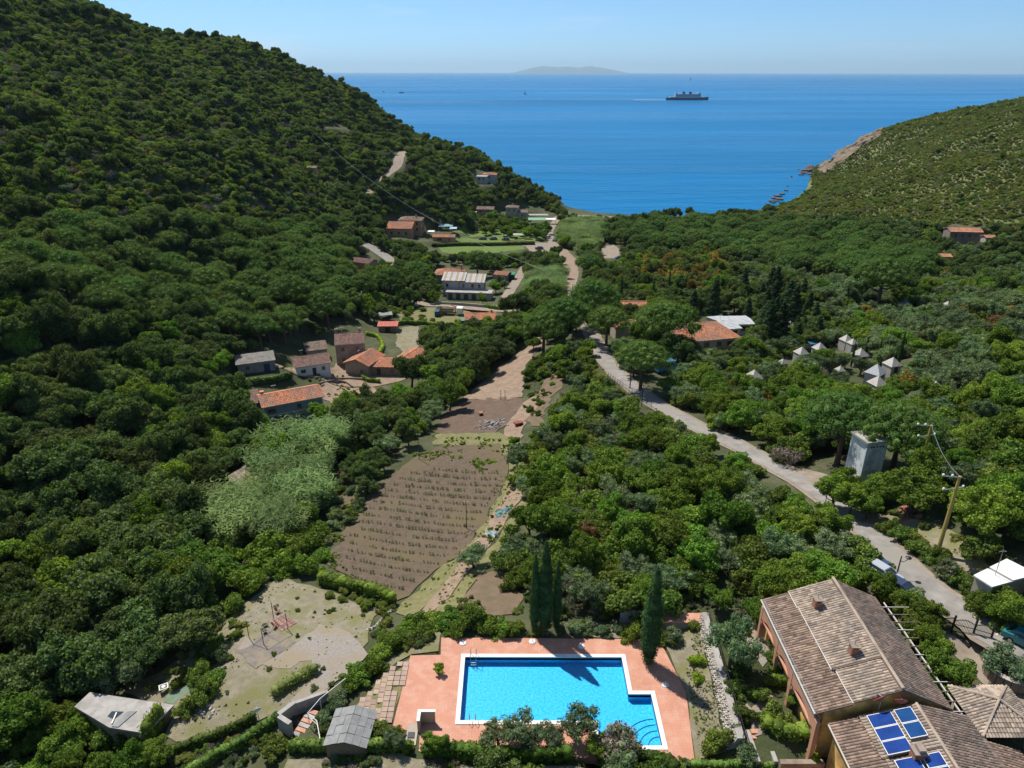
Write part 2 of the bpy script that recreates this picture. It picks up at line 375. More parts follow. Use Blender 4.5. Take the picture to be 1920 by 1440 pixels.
# ------------------------------------------------------------------ sea
def sea_material():
    m = bpy.data.materials.new('sea_water'); m.use_nodes = True; nt = m.node_tree; N = nt.nodes; L = nt.links
    p = N['Principled BSDF']; geo = N.new('ShaderNodeNewGeometry')
    def nz(sx, sy, sc, det, dist=0):
        mp = N.new('ShaderNodeMapping'); mp.inputs['Scale'].default_value = (sx, sy, 1); L.new(geo.outputs['Position'], mp.inputs[0])
        n = N.new('ShaderNodeTexNoise'); n.inputs['Scale'].default_value = sc; n.inputs['Detail'].default_value = det
        n.inputs['Distortion'].default_value = dist; L.new(mp.outputs[0], n.inputs['Vector']); return n.outputs['Fac']
    def mr(f, a, b, c, d):
        r = N.new('ShaderNodeMapRange'); r.inputs[1].default_value = a; r.inputs[2].default_value = b; r.inputs[3].default_value = c; r.inputs[4].default_value = d
        L.new(f, r.inputs[0]); return r.outputs[0]
    sep = N.new('ShaderNodeSeparateXYZ'); L.new(geo.outputs['Position'], sep.inputs[0])
    x = N.new('ShaderNodeMix'); x.data_type = 'RGBA'
    L.new(mr(sep.outputs['Y'], 480, 1600, 0, 1), x.inputs[0])
    x.inputs[6].default_value = (.0003, .125, .30, 1); x.inputs[7].default_value = (.004, .14, .335, 1)
    y = N.new('ShaderNodeMix'); y.data_type = 'RGBA'; y.blend_type = 'MULTIPLY'; y.inputs[0].default_value = 1
    v = N.new('ShaderNodeCombineColor')
    f = mr(nz(.3, 1.6, .0014, 5, .8), .35, .65, .84, 1.12)
    f2 = mr(nz(.22, 1.0, .012, 4, .3), .3, .7, .93, 1.07); fm = N.new('ShaderNodeMath'); fm.operation = 'MULTIPLY'; L.new(f, fm.inputs[0]); L.new(f2, fm.inputs[1]); f = fm.outputs[0]
    for k in range(3): L.new(f, v.inputs[k])
    L.new(x.outputs[2], y.inputs[6]); L.new(v.outputs[0], y.inputs[7]); L.new(y.outputs[2], p.inputs['Base Color'])
    L.new(mr(nz(.3, 1.8, .0018, 5, 1.0), .40, .62, .26, .36), p.inputs['Roughness'])
    p.inputs['IOR'].default_value = 1.33; p.inputs['Specular IOR Level'].default_value = .05
    b1 = N.new('ShaderNodeBump'); b1.inputs['Distance'].default_value = .9; b1.inputs['Strength'].default_value = 1
    L.new(nz(.45, 1, .16, 5), b1.inputs['Height'])
    b2 = N.new('ShaderNodeBump'); b2.inputs['Distance'].default_value = 4; b2.inputs['Strength'].default_value = .8
    L.new(nz(.35, 1, .03, 3), b2.inputs['Height']); L.new(b2.outputs[0], b1.inputs['Normal']); L.new(b1.outputs[0], p.inputs['Normal'])
    return m
sea_mb = MB()
SEA_R = 61000
ring = [(math.cos(t)*SEA_R, math.sin(t)*SEA_R+4000) for t in np.linspace(0, math.pi, 48)]
sea_mb.poly([(-SEA_R, 380, 0)]+[(SEA_R, 380, 0)]+[(x, y+400, 0) for x, y in ring])
tag(sea_mb.build('sea', sea_material()), kind='structure')
# ------------------------------------------------------------------ haze
hz = MB().box(-62000, -400, -16, 62000, 66500, 760).mesh('haze')
hm = bpy.data.materials.new('haze_air'); hm.use_nodes = True; hm.node_tree.nodes.clear()
ho = hm.node_tree.nodes.new('ShaderNodeOutputMaterial'); hv = hm.node_tree.nodes.new('ShaderNodeVolumePrincipled')
hv.inputs['Density'].default_value = 2.6e-5; hv.inputs['Color'].default_value = (.62, .84, 1.0, 1); hv.inputs['Anisotropy'].default_value = 0.2
hm.node_tree.links.new(hv.outputs[0], ho.inputs['Volume'])
tag(link('haze', hz, hm), 'thin pale blue sea haze over the bay', None, None, 'stuff')
# ------------------------------------------------------------------ foliage
def leafmat(name, c, c2, isl=.40, obj=.34, trans=.38):
    return mat(name, c, c2, scale=.9, rough=.75, isl=isl, obj=obj, coords='world', spec=.10, trans=trans, detail=2)
LM = {
 'oak':   leafmat('holm_oak_leaves', (0.123,0.178,0.057), (0.074,0.113,0.041)),
 'oakb':  leafmat('bright_leaves', (0.178,0.277,0.041), (0.107,0.185,0.032)),
 'arb':   leafmat('maquis_leaves', (0.170,0.245,0.050), (0.104,0.158,0.036)),
 'olive': leafmat('olive_leaves', (0.185,0.250,0.135), (0.115,0.168,0.085)),
 'pine':  leafmat('pine_needles', (0.116,0.191,0.043), (0.070,0.130,0.033), obj=.2),
 'con':   leafmat('conifer_needles', (0.057,0.105,0.043), (0.035,0.068,0.032)),
 'cyp':   leafmat('dark_cypress_leaves', (0.075,0.139,0.043), (0.048,0.093,0.032), obj=.1, trans=.25),
 'reed':  leafmat('cane_leaves', (0.197,0.282,0.105), (0.129,0.203,0.061), trans=.4),
 'dead':  leafmat('bare_twigs', (.215,.185,.150), (.145,.125,.100), trans=.05),
 'gold':  leafmat('yellow_leaves', (0.329,0.235,0.054), (0.211,0.182,0.048)),
 'rust':  leafmat('rusty_leaves', (0.276,0.155,0.067), (0.178,0.123,0.054)),
 'gar':   leafmat('garrigue_leaves', (0.236,0.258,0.076), (0.155,0.189,0.054)),
 'lime':  leafmat('lime_leaves', (0.327,0.448,0.043), (0.214,0.317,0.035), obj=.1),
}
M_bark = mat('bark', (.12,.09,.065), (.07,.055,.04), scale=4, rough=.9, coords='obj', bump=.02, bscale=12)
M_barkp = mat('pine_bark', (.17,.10,.07), (.10,.065,.05), scale=3, rough=.9, coords='obj')
def quads_mesh(name, c, nrm, size, rs, asp=1.0, up=None, mats=(), extra=None):
    n = len(c); nrm = nrm/np.linalg.norm(nrm, axis=1, keepdims=True)
    t = rs.randn(n, 3) if up is None else up+rs.randn(n, 3)*.25
    a = np.cross(nrm, t); a /= np.linalg.norm(a, axis=1, keepdims=True)+1e-9
    b = np.cross(nrm, a); s = size[:, None]*.5
    V = np.stack([c-a*s*asp, c-b*s, c+a*s*asp, c+b*s*(.7+.5*rs.rand(n, 1))], 1).reshape(-1, 3)
    F = np.arange(4*n).reshape(-1, 4)
    me = bpy.data.meshes.new(name)
    ev, ef = (np.zeros((0, 3)), []) if extra is None else (np.array(extra[0], float).reshape(-1, 3), extra[1])
    nv = len(V)
    me.vertices.add(nv+len(ev)); me.vertices.foreach_set('co', np.r_[V, ev].ravel())
    sizes = [4]*n+[len(f) for f in ef]; li = list(F.ravel())+[i+nv for f in ef for i in f]
    me.loops.add(len(li)); me.loops.foreach_set('vertex_index', np.array(li, np.int32))
    me.polygons.add(len(sizes)); st = np.r_[0, np.cumsum(sizes)[:-1]].astype(np.int32); me.polygons.foreach_set('loop_start', st)
    me.update(calc_edges=True)
    for m in mats: me.materials.append(m)
    return me
_ico = None
def ico():
    global _ico
    if _ico is None:
        bm = bmesh.new(); bmesh.ops.create_icosphere(bm, subdivisions=1, radius=1)
        _ico = (np.array([v.co[:] for v in bm.verts]), [tuple(v.index for v in f.verts) for f in bm.faces]); bm.free()
    return _ico
def crown(name, lobes, n, leaf, seed, m, core=.68, jit=.55, asp=1.0, vert=0.0, inner=.12, extra=None):
    rs = np.random.RandomState(seed); Lb = np.array(lobes, float)
    area = (Lb[:, 3]*Lb[:, 4]+Lb[:, 3]*Lb[:, 5]+Lb[:, 4]*Lb[:, 5]); k = rs.choice(len(Lb), int(n*1.9), p=area/area.sum())
    d = rs.randn(len(k), 3); d /= np.linalg.norm(d, axis=1, keepdims=True)
    rr = 1-.30*rs.rand(len(k), 1)**1.6+.07*rs.randn(len(k), 1)
    c = Lb[k, :3]+d*Lb[k, 3:6]*rr
    keep = np.ones(len(k), bool)
    for i, l in enumerate(Lb):
        q = (((c-l[:3])/l[3:6])**2).sum(1); keep &= ~((q < .55) & (k != i) & (rs.rand(len(k)) > inner))
    keep &= c[:, 2] > Lb[:, 2].min()-Lb[:, 5].mean()*.9
    idx = np.nonzero(keep)[0][:n]; c = c[idx]; d = d[idx]
    nr = d+rs.randn(len(d), 3)*jit; nr[:, 2] += vert
    ev = []; ef = []
    if core:
        iv, fc = ico()
        for l in Lb:
            b = len(ev); ev += list(map(tuple, l[:3]+iv*l[3:6]*core*(1+.15*rs.randn(len(iv), 1)))); ef += [tuple(b+q for q in f) for f in fc]
    if extra is not None:
        b = len(ev); ev += extra[0]; ef += [tuple(b+q for q in f) for f in extra[1]]
    me = quads_mesh(name, c, nr, leaf*(.7+.6*rs.rand(len(c))), rs, asp, None, (m,), (ev, ef))
    if extra is not None:
        me.materials.append(extra[2]); mi = np.zeros(len(me.polygons), np.int32); mi[-len(extra[1]):] = 1; me.polygons.foreach_set('material_index', mi)
    return me
def dome_lobes(Rr, H, z0, n, seed, lr=(.28, .42), flat=1.0, squash=.85, topbias=.35):
    rs = np.random.RandomState(seed); out = [(0, 0, z0+H*.45, Rr*.62, Rr*.62, H*.38)]
    ga = 2.399963
    for i in range(n):
        t = (i+.5)/n; el = math.asin(max(-.25, 1-1.15*t)); az = i*ga+rs.rand()*.6; q = .66+.16*rs.rand()
        r = Rr*(lr[0]+(lr[1]-lr[0])*rs.rand())
        out.append((math.cos(el)*math.cos(az)*Rr*q, math.cos(el)*math.sin(az)*Rr*q, z0+H*.42+math.sin(el)*H*.5*flat*q/.74, r, r*(.85+.3*rs.rand()), r*squash))
    return out
def wild_lobes(Rr, H, z0, n, seed, squash=.85, lr=(.17, .30), heads=5):
    rs = np.random.RandomState(seed); out = []
    hs = [(0, 0, .5, .62)]+[(math.cos(a)*d, math.sin(a)*d, .32+.5*rs.rand(), .34+.20*rs.rand()) for a, d in [(2*math.pi*(i+rs.rand()*.7)/heads, .38+.22*rs.rand()) for i in range(heads)]]
    for (hx, hy, hz, hr) in hs:
        out.append((hx*Rr, hy*Rr, z0+H*hz*.82, Rr*hr*.62, Rr*hr*.62, H*hr*.36)); m = int(n*(.5+hr)/len(hs))
        for i in range(m):
            t = (i+.5)/m; el = math.asin(max(-.35, 1-1.3*t)); az = i*2.39996+rs.rand()*.9; q = .60+.26*rs.rand(); r = Rr*(lr[0]+(lr[1]-lr[0])*rs.rand()**1.4)
            out.append((hx*Rr+math.cos(el)*math.cos(az)*Rr*hr*q, hy*Rr+math.cos(el)*math.sin(az)*Rr*hr*q, z0+H*hz*.82+math.sin(el)*H*hr*.58*q, r*(.8+.4*rs.rand()), r*(.8+.4*rs.rand()), r*squash))
    return out
def trunk_mb(H, r, seed, limbs=4, spread=1.4, top=None, lean=.25, n=6):
    rs = np.random.RandomState(seed); mb = MB(); lx, ly = rs.randn(2)*lean
    P = [(lx*t*t, ly*t*t, -.6+(H+.6)*t) for t in (0, .35, .7, 1)]
    mb.tube(P, [r*1.25, r, r*.85, r*.6], n)
    for k in range(limbs):
        a = 2*math.pi*(k+rs.rand()*.6)/limbs; t = .55+.35*rs.rand(); b = (lx*t*t, ly*t*t, -.6+(H+.6)*t)
        e = (b[0]+math.cos(a)*spread, b[1]+math.sin(a)*spread, b[2]+(top or spread)*(.7+.5*rs.rand()))
        m_ = [(b[i]+e[i])/2+(0 if i < 2 else -.12*spread) for i in range(3)]
        mb.tube([b, m_, e], [r*.5, r*.38, r*.16], 5)
    return mb
KINDS = {}      # kind -> list of (crown mesh, trunk mesh or None, joined mesh, radius, crown centre z)
def add_kind(k, crown_fn, tmb, m, mt, Rr, zc):
    cm = crown_fn(None)
    tm = tmb.mesh('trunk') if tmb else None
    if tm: tm.materials.append(mt)
    jm = crown_fn((tmb.v, tmb.f, mt)) if tmb else cm
    KINDS.setdefault(k, []).append((cm, tm, jm, Rr, zc))
for i in range(5):
    for key, m, lf in (('oak', LM['oak'], .34), ('oakb', LM['oakb'], .34)):
        L_ = wild_lobes(3.1, 5.0, 1.2, 44, 10+i+(50 if key == 'oakb' else 0), heads=4+i % 3)
        add_kind(key, lambda ex, L_=L_, m=m, i=i: crown('crown', L_, 6200, .225, 20+i, m, core=.58, jit=.8, extra=ex), trunk_mb(2.6, .2, 30+i, 4, 1.3), m, M_bark, 3.1, 3.4)
    for key, mm in (('arb', 'arb'),)+((('gar', 'gar'), ('limeb', 'lime'), ('greyb', 'olive'), ('bush', 'oakb')) if i < 3 else ()):
        L_ = wild_lobes(1.5, 2.3, -.25, 18, 70+i, lr=(.20, .38), heads=3+i % 3)
        add_kind(key, lambda ex, L_=L_, i=i, mm=mm: crown('foliage', L_, 2000, .16, 80+i, LM[mm], core=.56, jit=.8), None, None, None, 1.45, .9)
for i in range(3):
    L_ = wild_lobes(2.6, 4.0, .9, 34, 40+i, lr=(.18, .30))
    add_kind('olive', lambda ex, L_=L_, i=i: crown('crown', L_, 3600, .20, 50+i, LM['olive'], core=.55, jit=.9, asp=.6, extra=ex), trunk_mb(1.9, .2, 60+i, 4, 1.1), None, M_bark, 2.6, 2.8)
    L_ = wild_lobes(1.5, 2.2, -.1, 14, 90+i, lr=(.22, .38))
    add_kind('dead', lambda ex, L_=L_, i=i: crown('foliage', L_, 1300, .22, 95+i, LM['dead'], core=.3, jit=1.2, asp=.22), None, None, None, 1.5, .9)
    rs = np.random.RandomState(100+i); L_ = []
    for q in range(64):
        a = q*2.4; rad = 4.4*math.sqrt((q+.5)/64)*(1+.10*rs.randn()); zz = 8.1-2.6*(rad/4.6)**2+.22*rs.randn(); r = .75+.45*rs.rand()
        L_.append((rad*math.cos(a), rad*math.sin(a), zz, r, r, .95+.25*rs.rand()))
    for q in range(12): a = q*2.4; L_.append((2.6*math.cos(a)*rs.rand(), 2.6*math.sin(a)*rs.rand(), 6.3+.3*rs.randn(), 1.9, 1.9, .9))
    add_kind('pine', lambda ex, L_=L_, i=i: crown('crown', L_, 12000, .21, 110+i, LM['pine'], core=.60, jit=.9, asp=.5, vert=.3, extra=ex), trunk_mb(6.0, .3, 120+i, 6, 2.4, 1.0, n=7), None, M_barkp, 5.2, 6.9)
    L_ = []
    for q in range(34):
        t = (q+.5)/34; rad = 2.3*(1-t)**.8+.25; a = q*2.4; L_.append((rad*.62*math.cos(a), rad*.62*math.sin(a), 1.0+9.5*t, rad*.5+.28, rad*.5+.28, .55+.2*rs.rand()))
    add_kind('conifer', lambda ex, L_=L_, i=i: crown('crown', L_, 5200, .24, 130+i, LM['con'], core=.7, jit=.6, asp=.5, extra=ex), trunk_mb(8, .22, 140+i, 0), None, M_bark, 2.4, 5.5)
    L_ = [(.16*math.cos(q*2.4)*(1-t), .16*math.sin(q*2.4)*(1-t), .45+10.6*t, r_, r_, .75) for q in range(22) for t in [(q+.5)/22] for r_ in [(.30+.78*math.sin(math.pi*min(1, .22+.80*t))**.8)*(1 if t > .12 else .8)]]
    add_kind('cypress', lambda ex, L_=L_, i=i: crown('crown', L_, 6500, .17, 150+i, LM['cyp'], core=.86, jit=.45, asp=.5, extra=ex), trunk_mb(1.5, .16, 160+i, 0), None, M_bark, 1.1, 5.5)
for key, mm, sd_ in (('gold', 'gold', 1), ('rust', 'rust', 2)):
    L_ = wild_lobes(3.0, 5.6, 1.2, 40, 170+sd_)
    add_kind(key, lambda ex, L_=L_, mm=mm: crown('crown', L_, 4600, .235, 175, LM[mm], core=.6, extra=ex), trunk_mb(2.8, .2, 178, 4, 1.4), None, M_bark, 3.0, 3.8)
def reed_mesh(seed, n=250, R_=1.5, H=3.4):
    rs = np.random.RandomState(seed); V = []; F = []
    def strip(p0, d, L, w, droop, seg=3):
        p = np.array(p0, float); d = np.array(d, float); d /= np.linalg.norm(d); s = np.cross(d, (0, 0, 1)); s /= np.linalg.norm(s)+1e-6
        b = len(V)
        for k in range(seg+1):
            ww = w*(1-k/seg)**.7+.01; V.append(tuple(p-s*ww)); V.append(tuple(p+s*ww))
            if k: F.append((b+2*k-2, b+2*k-1, b+2*k+1, b+2*k))
            d = d+np.array((0, 0, -droop)); d /= np.linalg.norm(d); p = p+d*L/seg
    for k in range(n):
        a = rs.rand()*6.283; r = R_*math.sqrt(rs.rand()); x, y = r*math.cos(a), r*math.sin(a); h = H*(.6+.5*rs.rand())
        lean = (math.cos(a)*.25*r/R_+.12, math.sin(a)*.25*r/R_-.12)
        for q in range(7):
            t = .35+.65*q/6; aa = rs.rand()*6.283; dd = (math.cos(aa), math.sin(aa), .75)
            strip((x+lean[0]*h*t, y+lean[1]*h*t, h*t), dd, .42+.3*rs.rand(), .042, .35, 2)
    me = bpy.data.meshes.new('foliage'); me.from_pydata(V, [], F); me.materials.append(LM['reed']); return me
for i in range(3):
    rm = reed_mesh(180+i); KINDS.setdefault('reed', []).append((rm, None, rm, 1.5, 2.2))

def inpoly(px, py, poly):
    P = np.array(poly, float); r = np.zeros(np.shape(px), bool); n = len(P)
    for i in range(n):
        a = P[i]; b = P[(i+1) % n]
        r ^= ((a[1] > py) != (b[1] > py)) & (px < (b[0]-a[0])*(py-a[1])/(b[1]-a[1]+1e-12)+a[0])
    return r
# open ground of the photograph (no crown may stand on or hang over it), outlined in its pixels
CLEAR = {
 'pool': [(735,1195),(830,1190),(1240,1195),(1270,1215),(1330,1180),(1385,1380),(1310,1440),(560,1440),(520,1350),(560,1270),(640,1330)],
 'villa': [(1330,1160),(1440,1090),(1520,1070),(1650,1075),(1700,1170),(1760,1150),(1870,1170),(1930,1200),(1960,1500),(1300,1500)],
 'yard': [(225,1305),(300,1275),(390,1210),(450,1150),(520,1085),(620,1110),(740,1140),(735,1195),(680,1240),(560,1500),(130,1500),(60,1400),(140,1310)],
 'vines': [(605,1085),(615,1000),(690,930),(720,880),(760,850),(830,820),(930,815),(955,870),(945,940),(900,1020),(850,1120),(760,1175),(735,1150),(640,1080)],
 'track': [(770,1150),(855,1020),(920,900),(965,900),(975,960),(900,1060),(830,1150),(960,1140),(955,1080),(900,1110),(880,1190),(760,1185)],
 'till': [(820,790),(870,760),(925,690),(975,660),(1005,628),(1018,640),(985,690),(990,730),(1005,745),(985,830),(900,815),(815,815)],
 'stream': [(600,960),(615,880),(650,840),(700,850),(690,920),(630,950)],
 'dirt2': [(855,1120),(960,1100),(975,1140),(880,1155)],
 'bluehouse': [(470,735),(495,725),(590,712),(604,730),(604,762),(585,800),(500,800),(470,775)],
 'court': [(455,690),(470,665),(530,655),(600,630),(622,605),(690,600),(740,640),(790,650),(800,690),(760,710),(700,725),(640,745),(606,752),(603,715),(560,712),(480,718)],
 'shed1': [(705,598),(755,598),(760,615),(820,620),(790,655),(745,650),(712,625)],
 'lawn2': [(740,580),(860,570),(935,578),(932,612),(870,614),(770,612)],
 'house2': [(815,503),(870,495),(915,512),(940,545),(925,575),(830,560)],
 'h3': [(925,502),(975,502),(990,520),(975,560),(940,575),(930,560),(955,530)],
 'brown': [(648,472),(708,488),(704,503),(655,492)],
 'laneL': [(680,455),(700,460),(745,485),(735,492),(700,482)],
 'vill': [(722,420),(745,402),(795,398),(800,420),(860,425),(1010,430),(1035,410),(1048,408),(1040,470),(1000,470),(815,476),(780,455),(730,450)],
 'h5': [(885,385),(935,385),(938,405),(890,412)], 'h6': [(945,380),(985,380),(1040,398),(1045,425),(1005,422),(945,404)],
 'hillh': [(880,315),(930,322),(930,346),(890,344)],
 'roadA': [(735,285),(760,280),(762,300),(745,325),(730,335)], 'roadB': [(608,230),(655,238),(650,247),(612,241)],
 'park': [(1125,455),(1165,458),(1165,490),(1130,490)],
 'lowroad': [(1050,465),(1085,470),(1090,520),(1072,560),(1052,550),(1065,510)],
 'road1': [(1110,628),(1127,628),(1135,680),(1160,700),(1205,735),(1272,768),(1312,796),(1360,824),(1425,853),(1480,876),(1530,884),(1555,915),(1605,965),(1700,1060),(1760,1105),(1930,1215),(1920,1290),(1750,1180),(1640,1090),(1598,1000),(1560,955),(1500,915),(1455,888),(1410,864),(1350,832),(1298,800),(1240,772),(1190,745),(1150,712),(1122,690)],
 'reedshed': [(438,884),(465,876),(492,884),(480,914),(452,922),(436,914)],
 'sea': [(1045,250),(1050,372),(1060,398),(1110,405),(1200,402),(1225,394),(1290,391),(1340,396),(1370,390),(1430,394),(1440,380),(1500,338),(1500,250)],
 'cliff': [(1532,320),(1540,305),(1555,292),(1605,265),(1650,241),(1650,252),(1612,276),(1596,292),(1570,306),(1546,324)],
 'lay': [(1450,878),(1530,882),(1560,935),(1630,960),(1720,970),(1800,1000),(1830,1050),(1890,1085),(1840,1075),(1700,1000),(1620,1010),(1560,960)],
 'tower': [(1597,830),(1655,828),(1655,868),(1640,898),(1592,893)],
 'white': [(1822,1065),(1890,1045),(1930,1060),(1930,1085),(1845,1095)],
 'rest': [(1268,615),(1310,588),(1390,592),(1395,630),(1350,645),(1290,642)],
 'rhouse': [(1778,420),(1838,425),(1840,450),(1825,455),(1778,442)], 'rh2': [(1755,483),(1775,483),(1775,494),(1755,492)],
 'camper': [(1222,680),(1268,680),(1268,704),(1225,704)],
 'cut': [(985,740),(1010,715),(1040,700),(1060,720),(1005,790),(990,830)],
}
CL = [np.array(p, float) for p in CLEAR.values()]
CLB = [(p[:, 0].min(), p[:, 1].min(), p[:, 0].max(), p[:, 1].max()) for p in CL]
def clear_at(px, py):
    r = np.zeros(np.shape(px), bool)
    for p, b in zip(CL, CLB):
        m_ = (px > b[0]) & (px < b[2]) & (py > b[1]) & (py < b[3])
        if m_.any(): t = np.zeros_like(r); t[m_] = inpoly(px[m_], py[m_], p); r |= t
    return r
OPEN = []     # world discs (x, y, r) kept free of planting: houses, poles, tents
def occupied(x, y, r):
    q = np.zeros(np.shape(x), bool)
    for (a, b, c) in OPEN: q |= (x-a)**2+(y-b)**2 < (c+r)**2
    for C, wd in ROADS.values():
        for (a, b, _) in C[::1]: q |= (x-a)**2+(y-b)**2 < (wd*.5-.1+r*.5)**2
    return q
# zones of planting, in photograph pixels of the crown centres: (polygon, [(kind, weight, scale lo, hi)], spacing in metres)
ZONES = [
 ('below the dry slope', [(0,470),(120,430),(330,420),(480,440),(640,420),(700,520),(690,560),(600,600),(560,640),(440,640),(300,600),(150,590),(0,590)], [('pine',.55,.75,1.1),('oak',.45,.9,1.35)], 5.2),
 ('in the cane brake beside the vineyard', [(385,965),(440,905),(470,860),(500,815),(560,800),(640,805),(635,850),(600,900),(600,950),(560,985),(480,985),(420,1010),(370,1000)], [('reed',.84,.8,1.6),('oakb',.16,.5,.9)], 2.0),
 ('in the reeds behind the beach', [(1058,412),(1130,410),(1135,440),(1110,470),(1075,470),(1050,450)], [('reed',1,.8,1.2)], 1.9),
 ('in the reeds near the lane', [(985,520),(1040,500),(1070,520),(1045,550),(990,545)], [('reed',.8,.8,1.2),('arb',.2,1,1.4)], 1.9),
 ('in the pine grove behind the beach', [(1135,425),(1200,405),(1330,392),(1420,415),(1560,430),(1700,455),(1740,500),(1700,540),(1560,520),(1420,505),(1300,470),(1150,465)], [('pine',.62,.75,1.15),('oak',.25,.8,1.2),('arb',.13,1,1.6)], 5.0),
 ('on the scrubby headland', [(1440,385),(1540,300),(1640,230),(1760,195),(1930,165),(2100,150),(2100,420),(1930,430),(1700,420),(1560,412),(1450,402)], [('gar',.86,.35,.9),('arb',.07,.5,1.4),('dead',.03,.5,.9),('greyb',.04,.5,1.0)], 1.9),
 ('on the upper left slope', [(-200,-300),(700,-300),(900,320),(640,330),(540,400),(0,440),(-200,440)], [('oak',.17,.45,1.1),('arb',.34,.7,2.0),('dead',.10,.8,1.6),('greyb',.13,.8,1.7),('gar',.12,.7,1.7),('bush',.10,.7,1.6)], 2.5),
 ('on the dry slope', [(-200,400),(0,360),(350,370),(560,400),(650,380),(700,480),(560,440),(330,420),(0,470),(-200,500)], [('oak',.34,.55,.95),('greyb',.20,1.1,1.8),('dead',.20,1.1,1.8),('arb',.26,1,1.8)], 2.9),
 ('on the spur above the beach', [(640,330),(900,300),(1045,380),(1050,405),(900,440),(720,450),(640,400)], [('oak',.55,.6,1.1),('arb',.35,1.1,1.9),('gar',.1,1,1.5)], 3.3),
 ('in the dark conifer clump by the restaurant', [(1370,560),(1420,540),(1520,560),(1545,620),(1520,650),(1400,640),(1375,610)], [('conifer',.22,.6,1.15),('oak',.5,.9,1.4),('oakb',.28,.8,1.2)], 4.6),
 ('in the yellowing grove behind the restaurant', [(1170,500),(1230,480),(1350,490),(1370,540),(1330,560),(1230,540),(1170,530)], [('gold',.36,.8,1.15),('rust',.07,.7,1.0),('oakb',.32,.8,1.1),('oak',.25,.9,1.2)], 4.6),
 ('in the olive grove of the camp', [(1400,500),(1560,520),(1780,520),(1930,560),(2100,600),(2100,760),(1700,730),(1560,700),(1420,690),(1390,650),(1400,560)], [('olive',.58,.75,1.25),('oakb',.13,.7,1.1),('arb',.2,1,1.8),('gold',.012,.5,.8),('rust',.012,.6,.9)], 3.7),
 ('on the bank between road and vineyard', [(985,640),(1110,640),(1190,745),(1300,800),(1450,880),(1320,900),(1150,880),(1000,900),(985,800)], [('arb',.50,.9,1.7),('oakb',.17,.5,.9),('olive',.18,.5,.85),('gar',.10,.8,1.3),('dead',.05,.8,1.2)], 2.7),
 ('in the thicket above the pool', [(960,870),(1150,860),(1320,860),(1500,900),(1640,1010),(1620,1090),(1440,1100),(1300,1160),(1000,1190),(960,1120)], [('oakb',.42,.6,1.05),('arb',.30,1.1,1.9),('olive',.20,.6,1.0),('rust',.006,.5,.7),('dead',.03,1,1.5)], 2.9),
 ('in the scrub east of the road', [(1200,690),(1400,690),(1700,730),(2100,760),(2100,1200),(1930,1200),(1700,1060),(1560,900),(1300,770)], [('oakb',.34,.55,1.0),('arb',.38,1.1,1.9),('olive',.20,.6,1.0),('gold',.012,.4,.6),('dead',.02,1,1.4)], 2.9),
 ('in the wood on the left slope', [(-200,580),(0,580),(300,600),(440,640),(470,700),(470,800),(430,900),(400,980),(400,1100),(330,1200),(120,1300),(0,1420),(-200,1600)], [('oak',.78,.85,1.45),('oakb',.14,.8,1.2),('arb',.08,1.2,1.8)], 4.1),
 ('along the valley floor', [(600,440),(1000,440),(1180,440),(1330,560),(1300,700),(1000,740),(1000,640),(800,800),(600,900),(440,800),(480,640),(560,640)], [('oak',.50,.7,1.15),('oakb',.22,.7,1.1),('olive',.16,.7,1.1),('arb',.12,1,1.6)], 3.9),
]
REST = ('in the scrub', None, [('oak',.35,.6,1.1),('arb',.45,1,1.8),('olive',.2,.6,1.0)], 3.2)
NAMES = {'oak': ('holm_oak','dark green holm oak','tree'), 'oakb': ('leafy_tree','bright green broadleaf tree','tree'), 'olive': ('olive_tree','silvery grey-green olive tree','tree'),
 'arb': ('maquis_shrub','rounded green maquis shrub','shrub'), 'gar': ('low_shrub','low olive-green garrigue cushion','shrub'), 'limeb': ('yellow_shrub','yellow-green garden shrub','shrub'),
 'bush': ('green_bush','rounded bright green bush','shrub'),
 'greyb': ('grey_shrub','silvery grey shrub','shrub'), 'dead': ('bare_shrub','leafless grey-brown shrub','shrub'), 'pine': ('umbrella_pine','umbrella pine with a flat dome crown','tree'),
 'conifer': ('conifer','tall dark conical conifer','tree'), 'cypress': ('cypress_tree','slim dark column cypress','tree'), 'gold': ('yellow_tree','yellow-leaved tree','tree'),
 'rust': ('rusty_tree','rust-brown tinged tree','tree'), 'reed': ('cane_clump','pale green clump of giant cane','cane')}
PLANTS = []     # (kind, variant, x, y, z, scale, rotation, where)
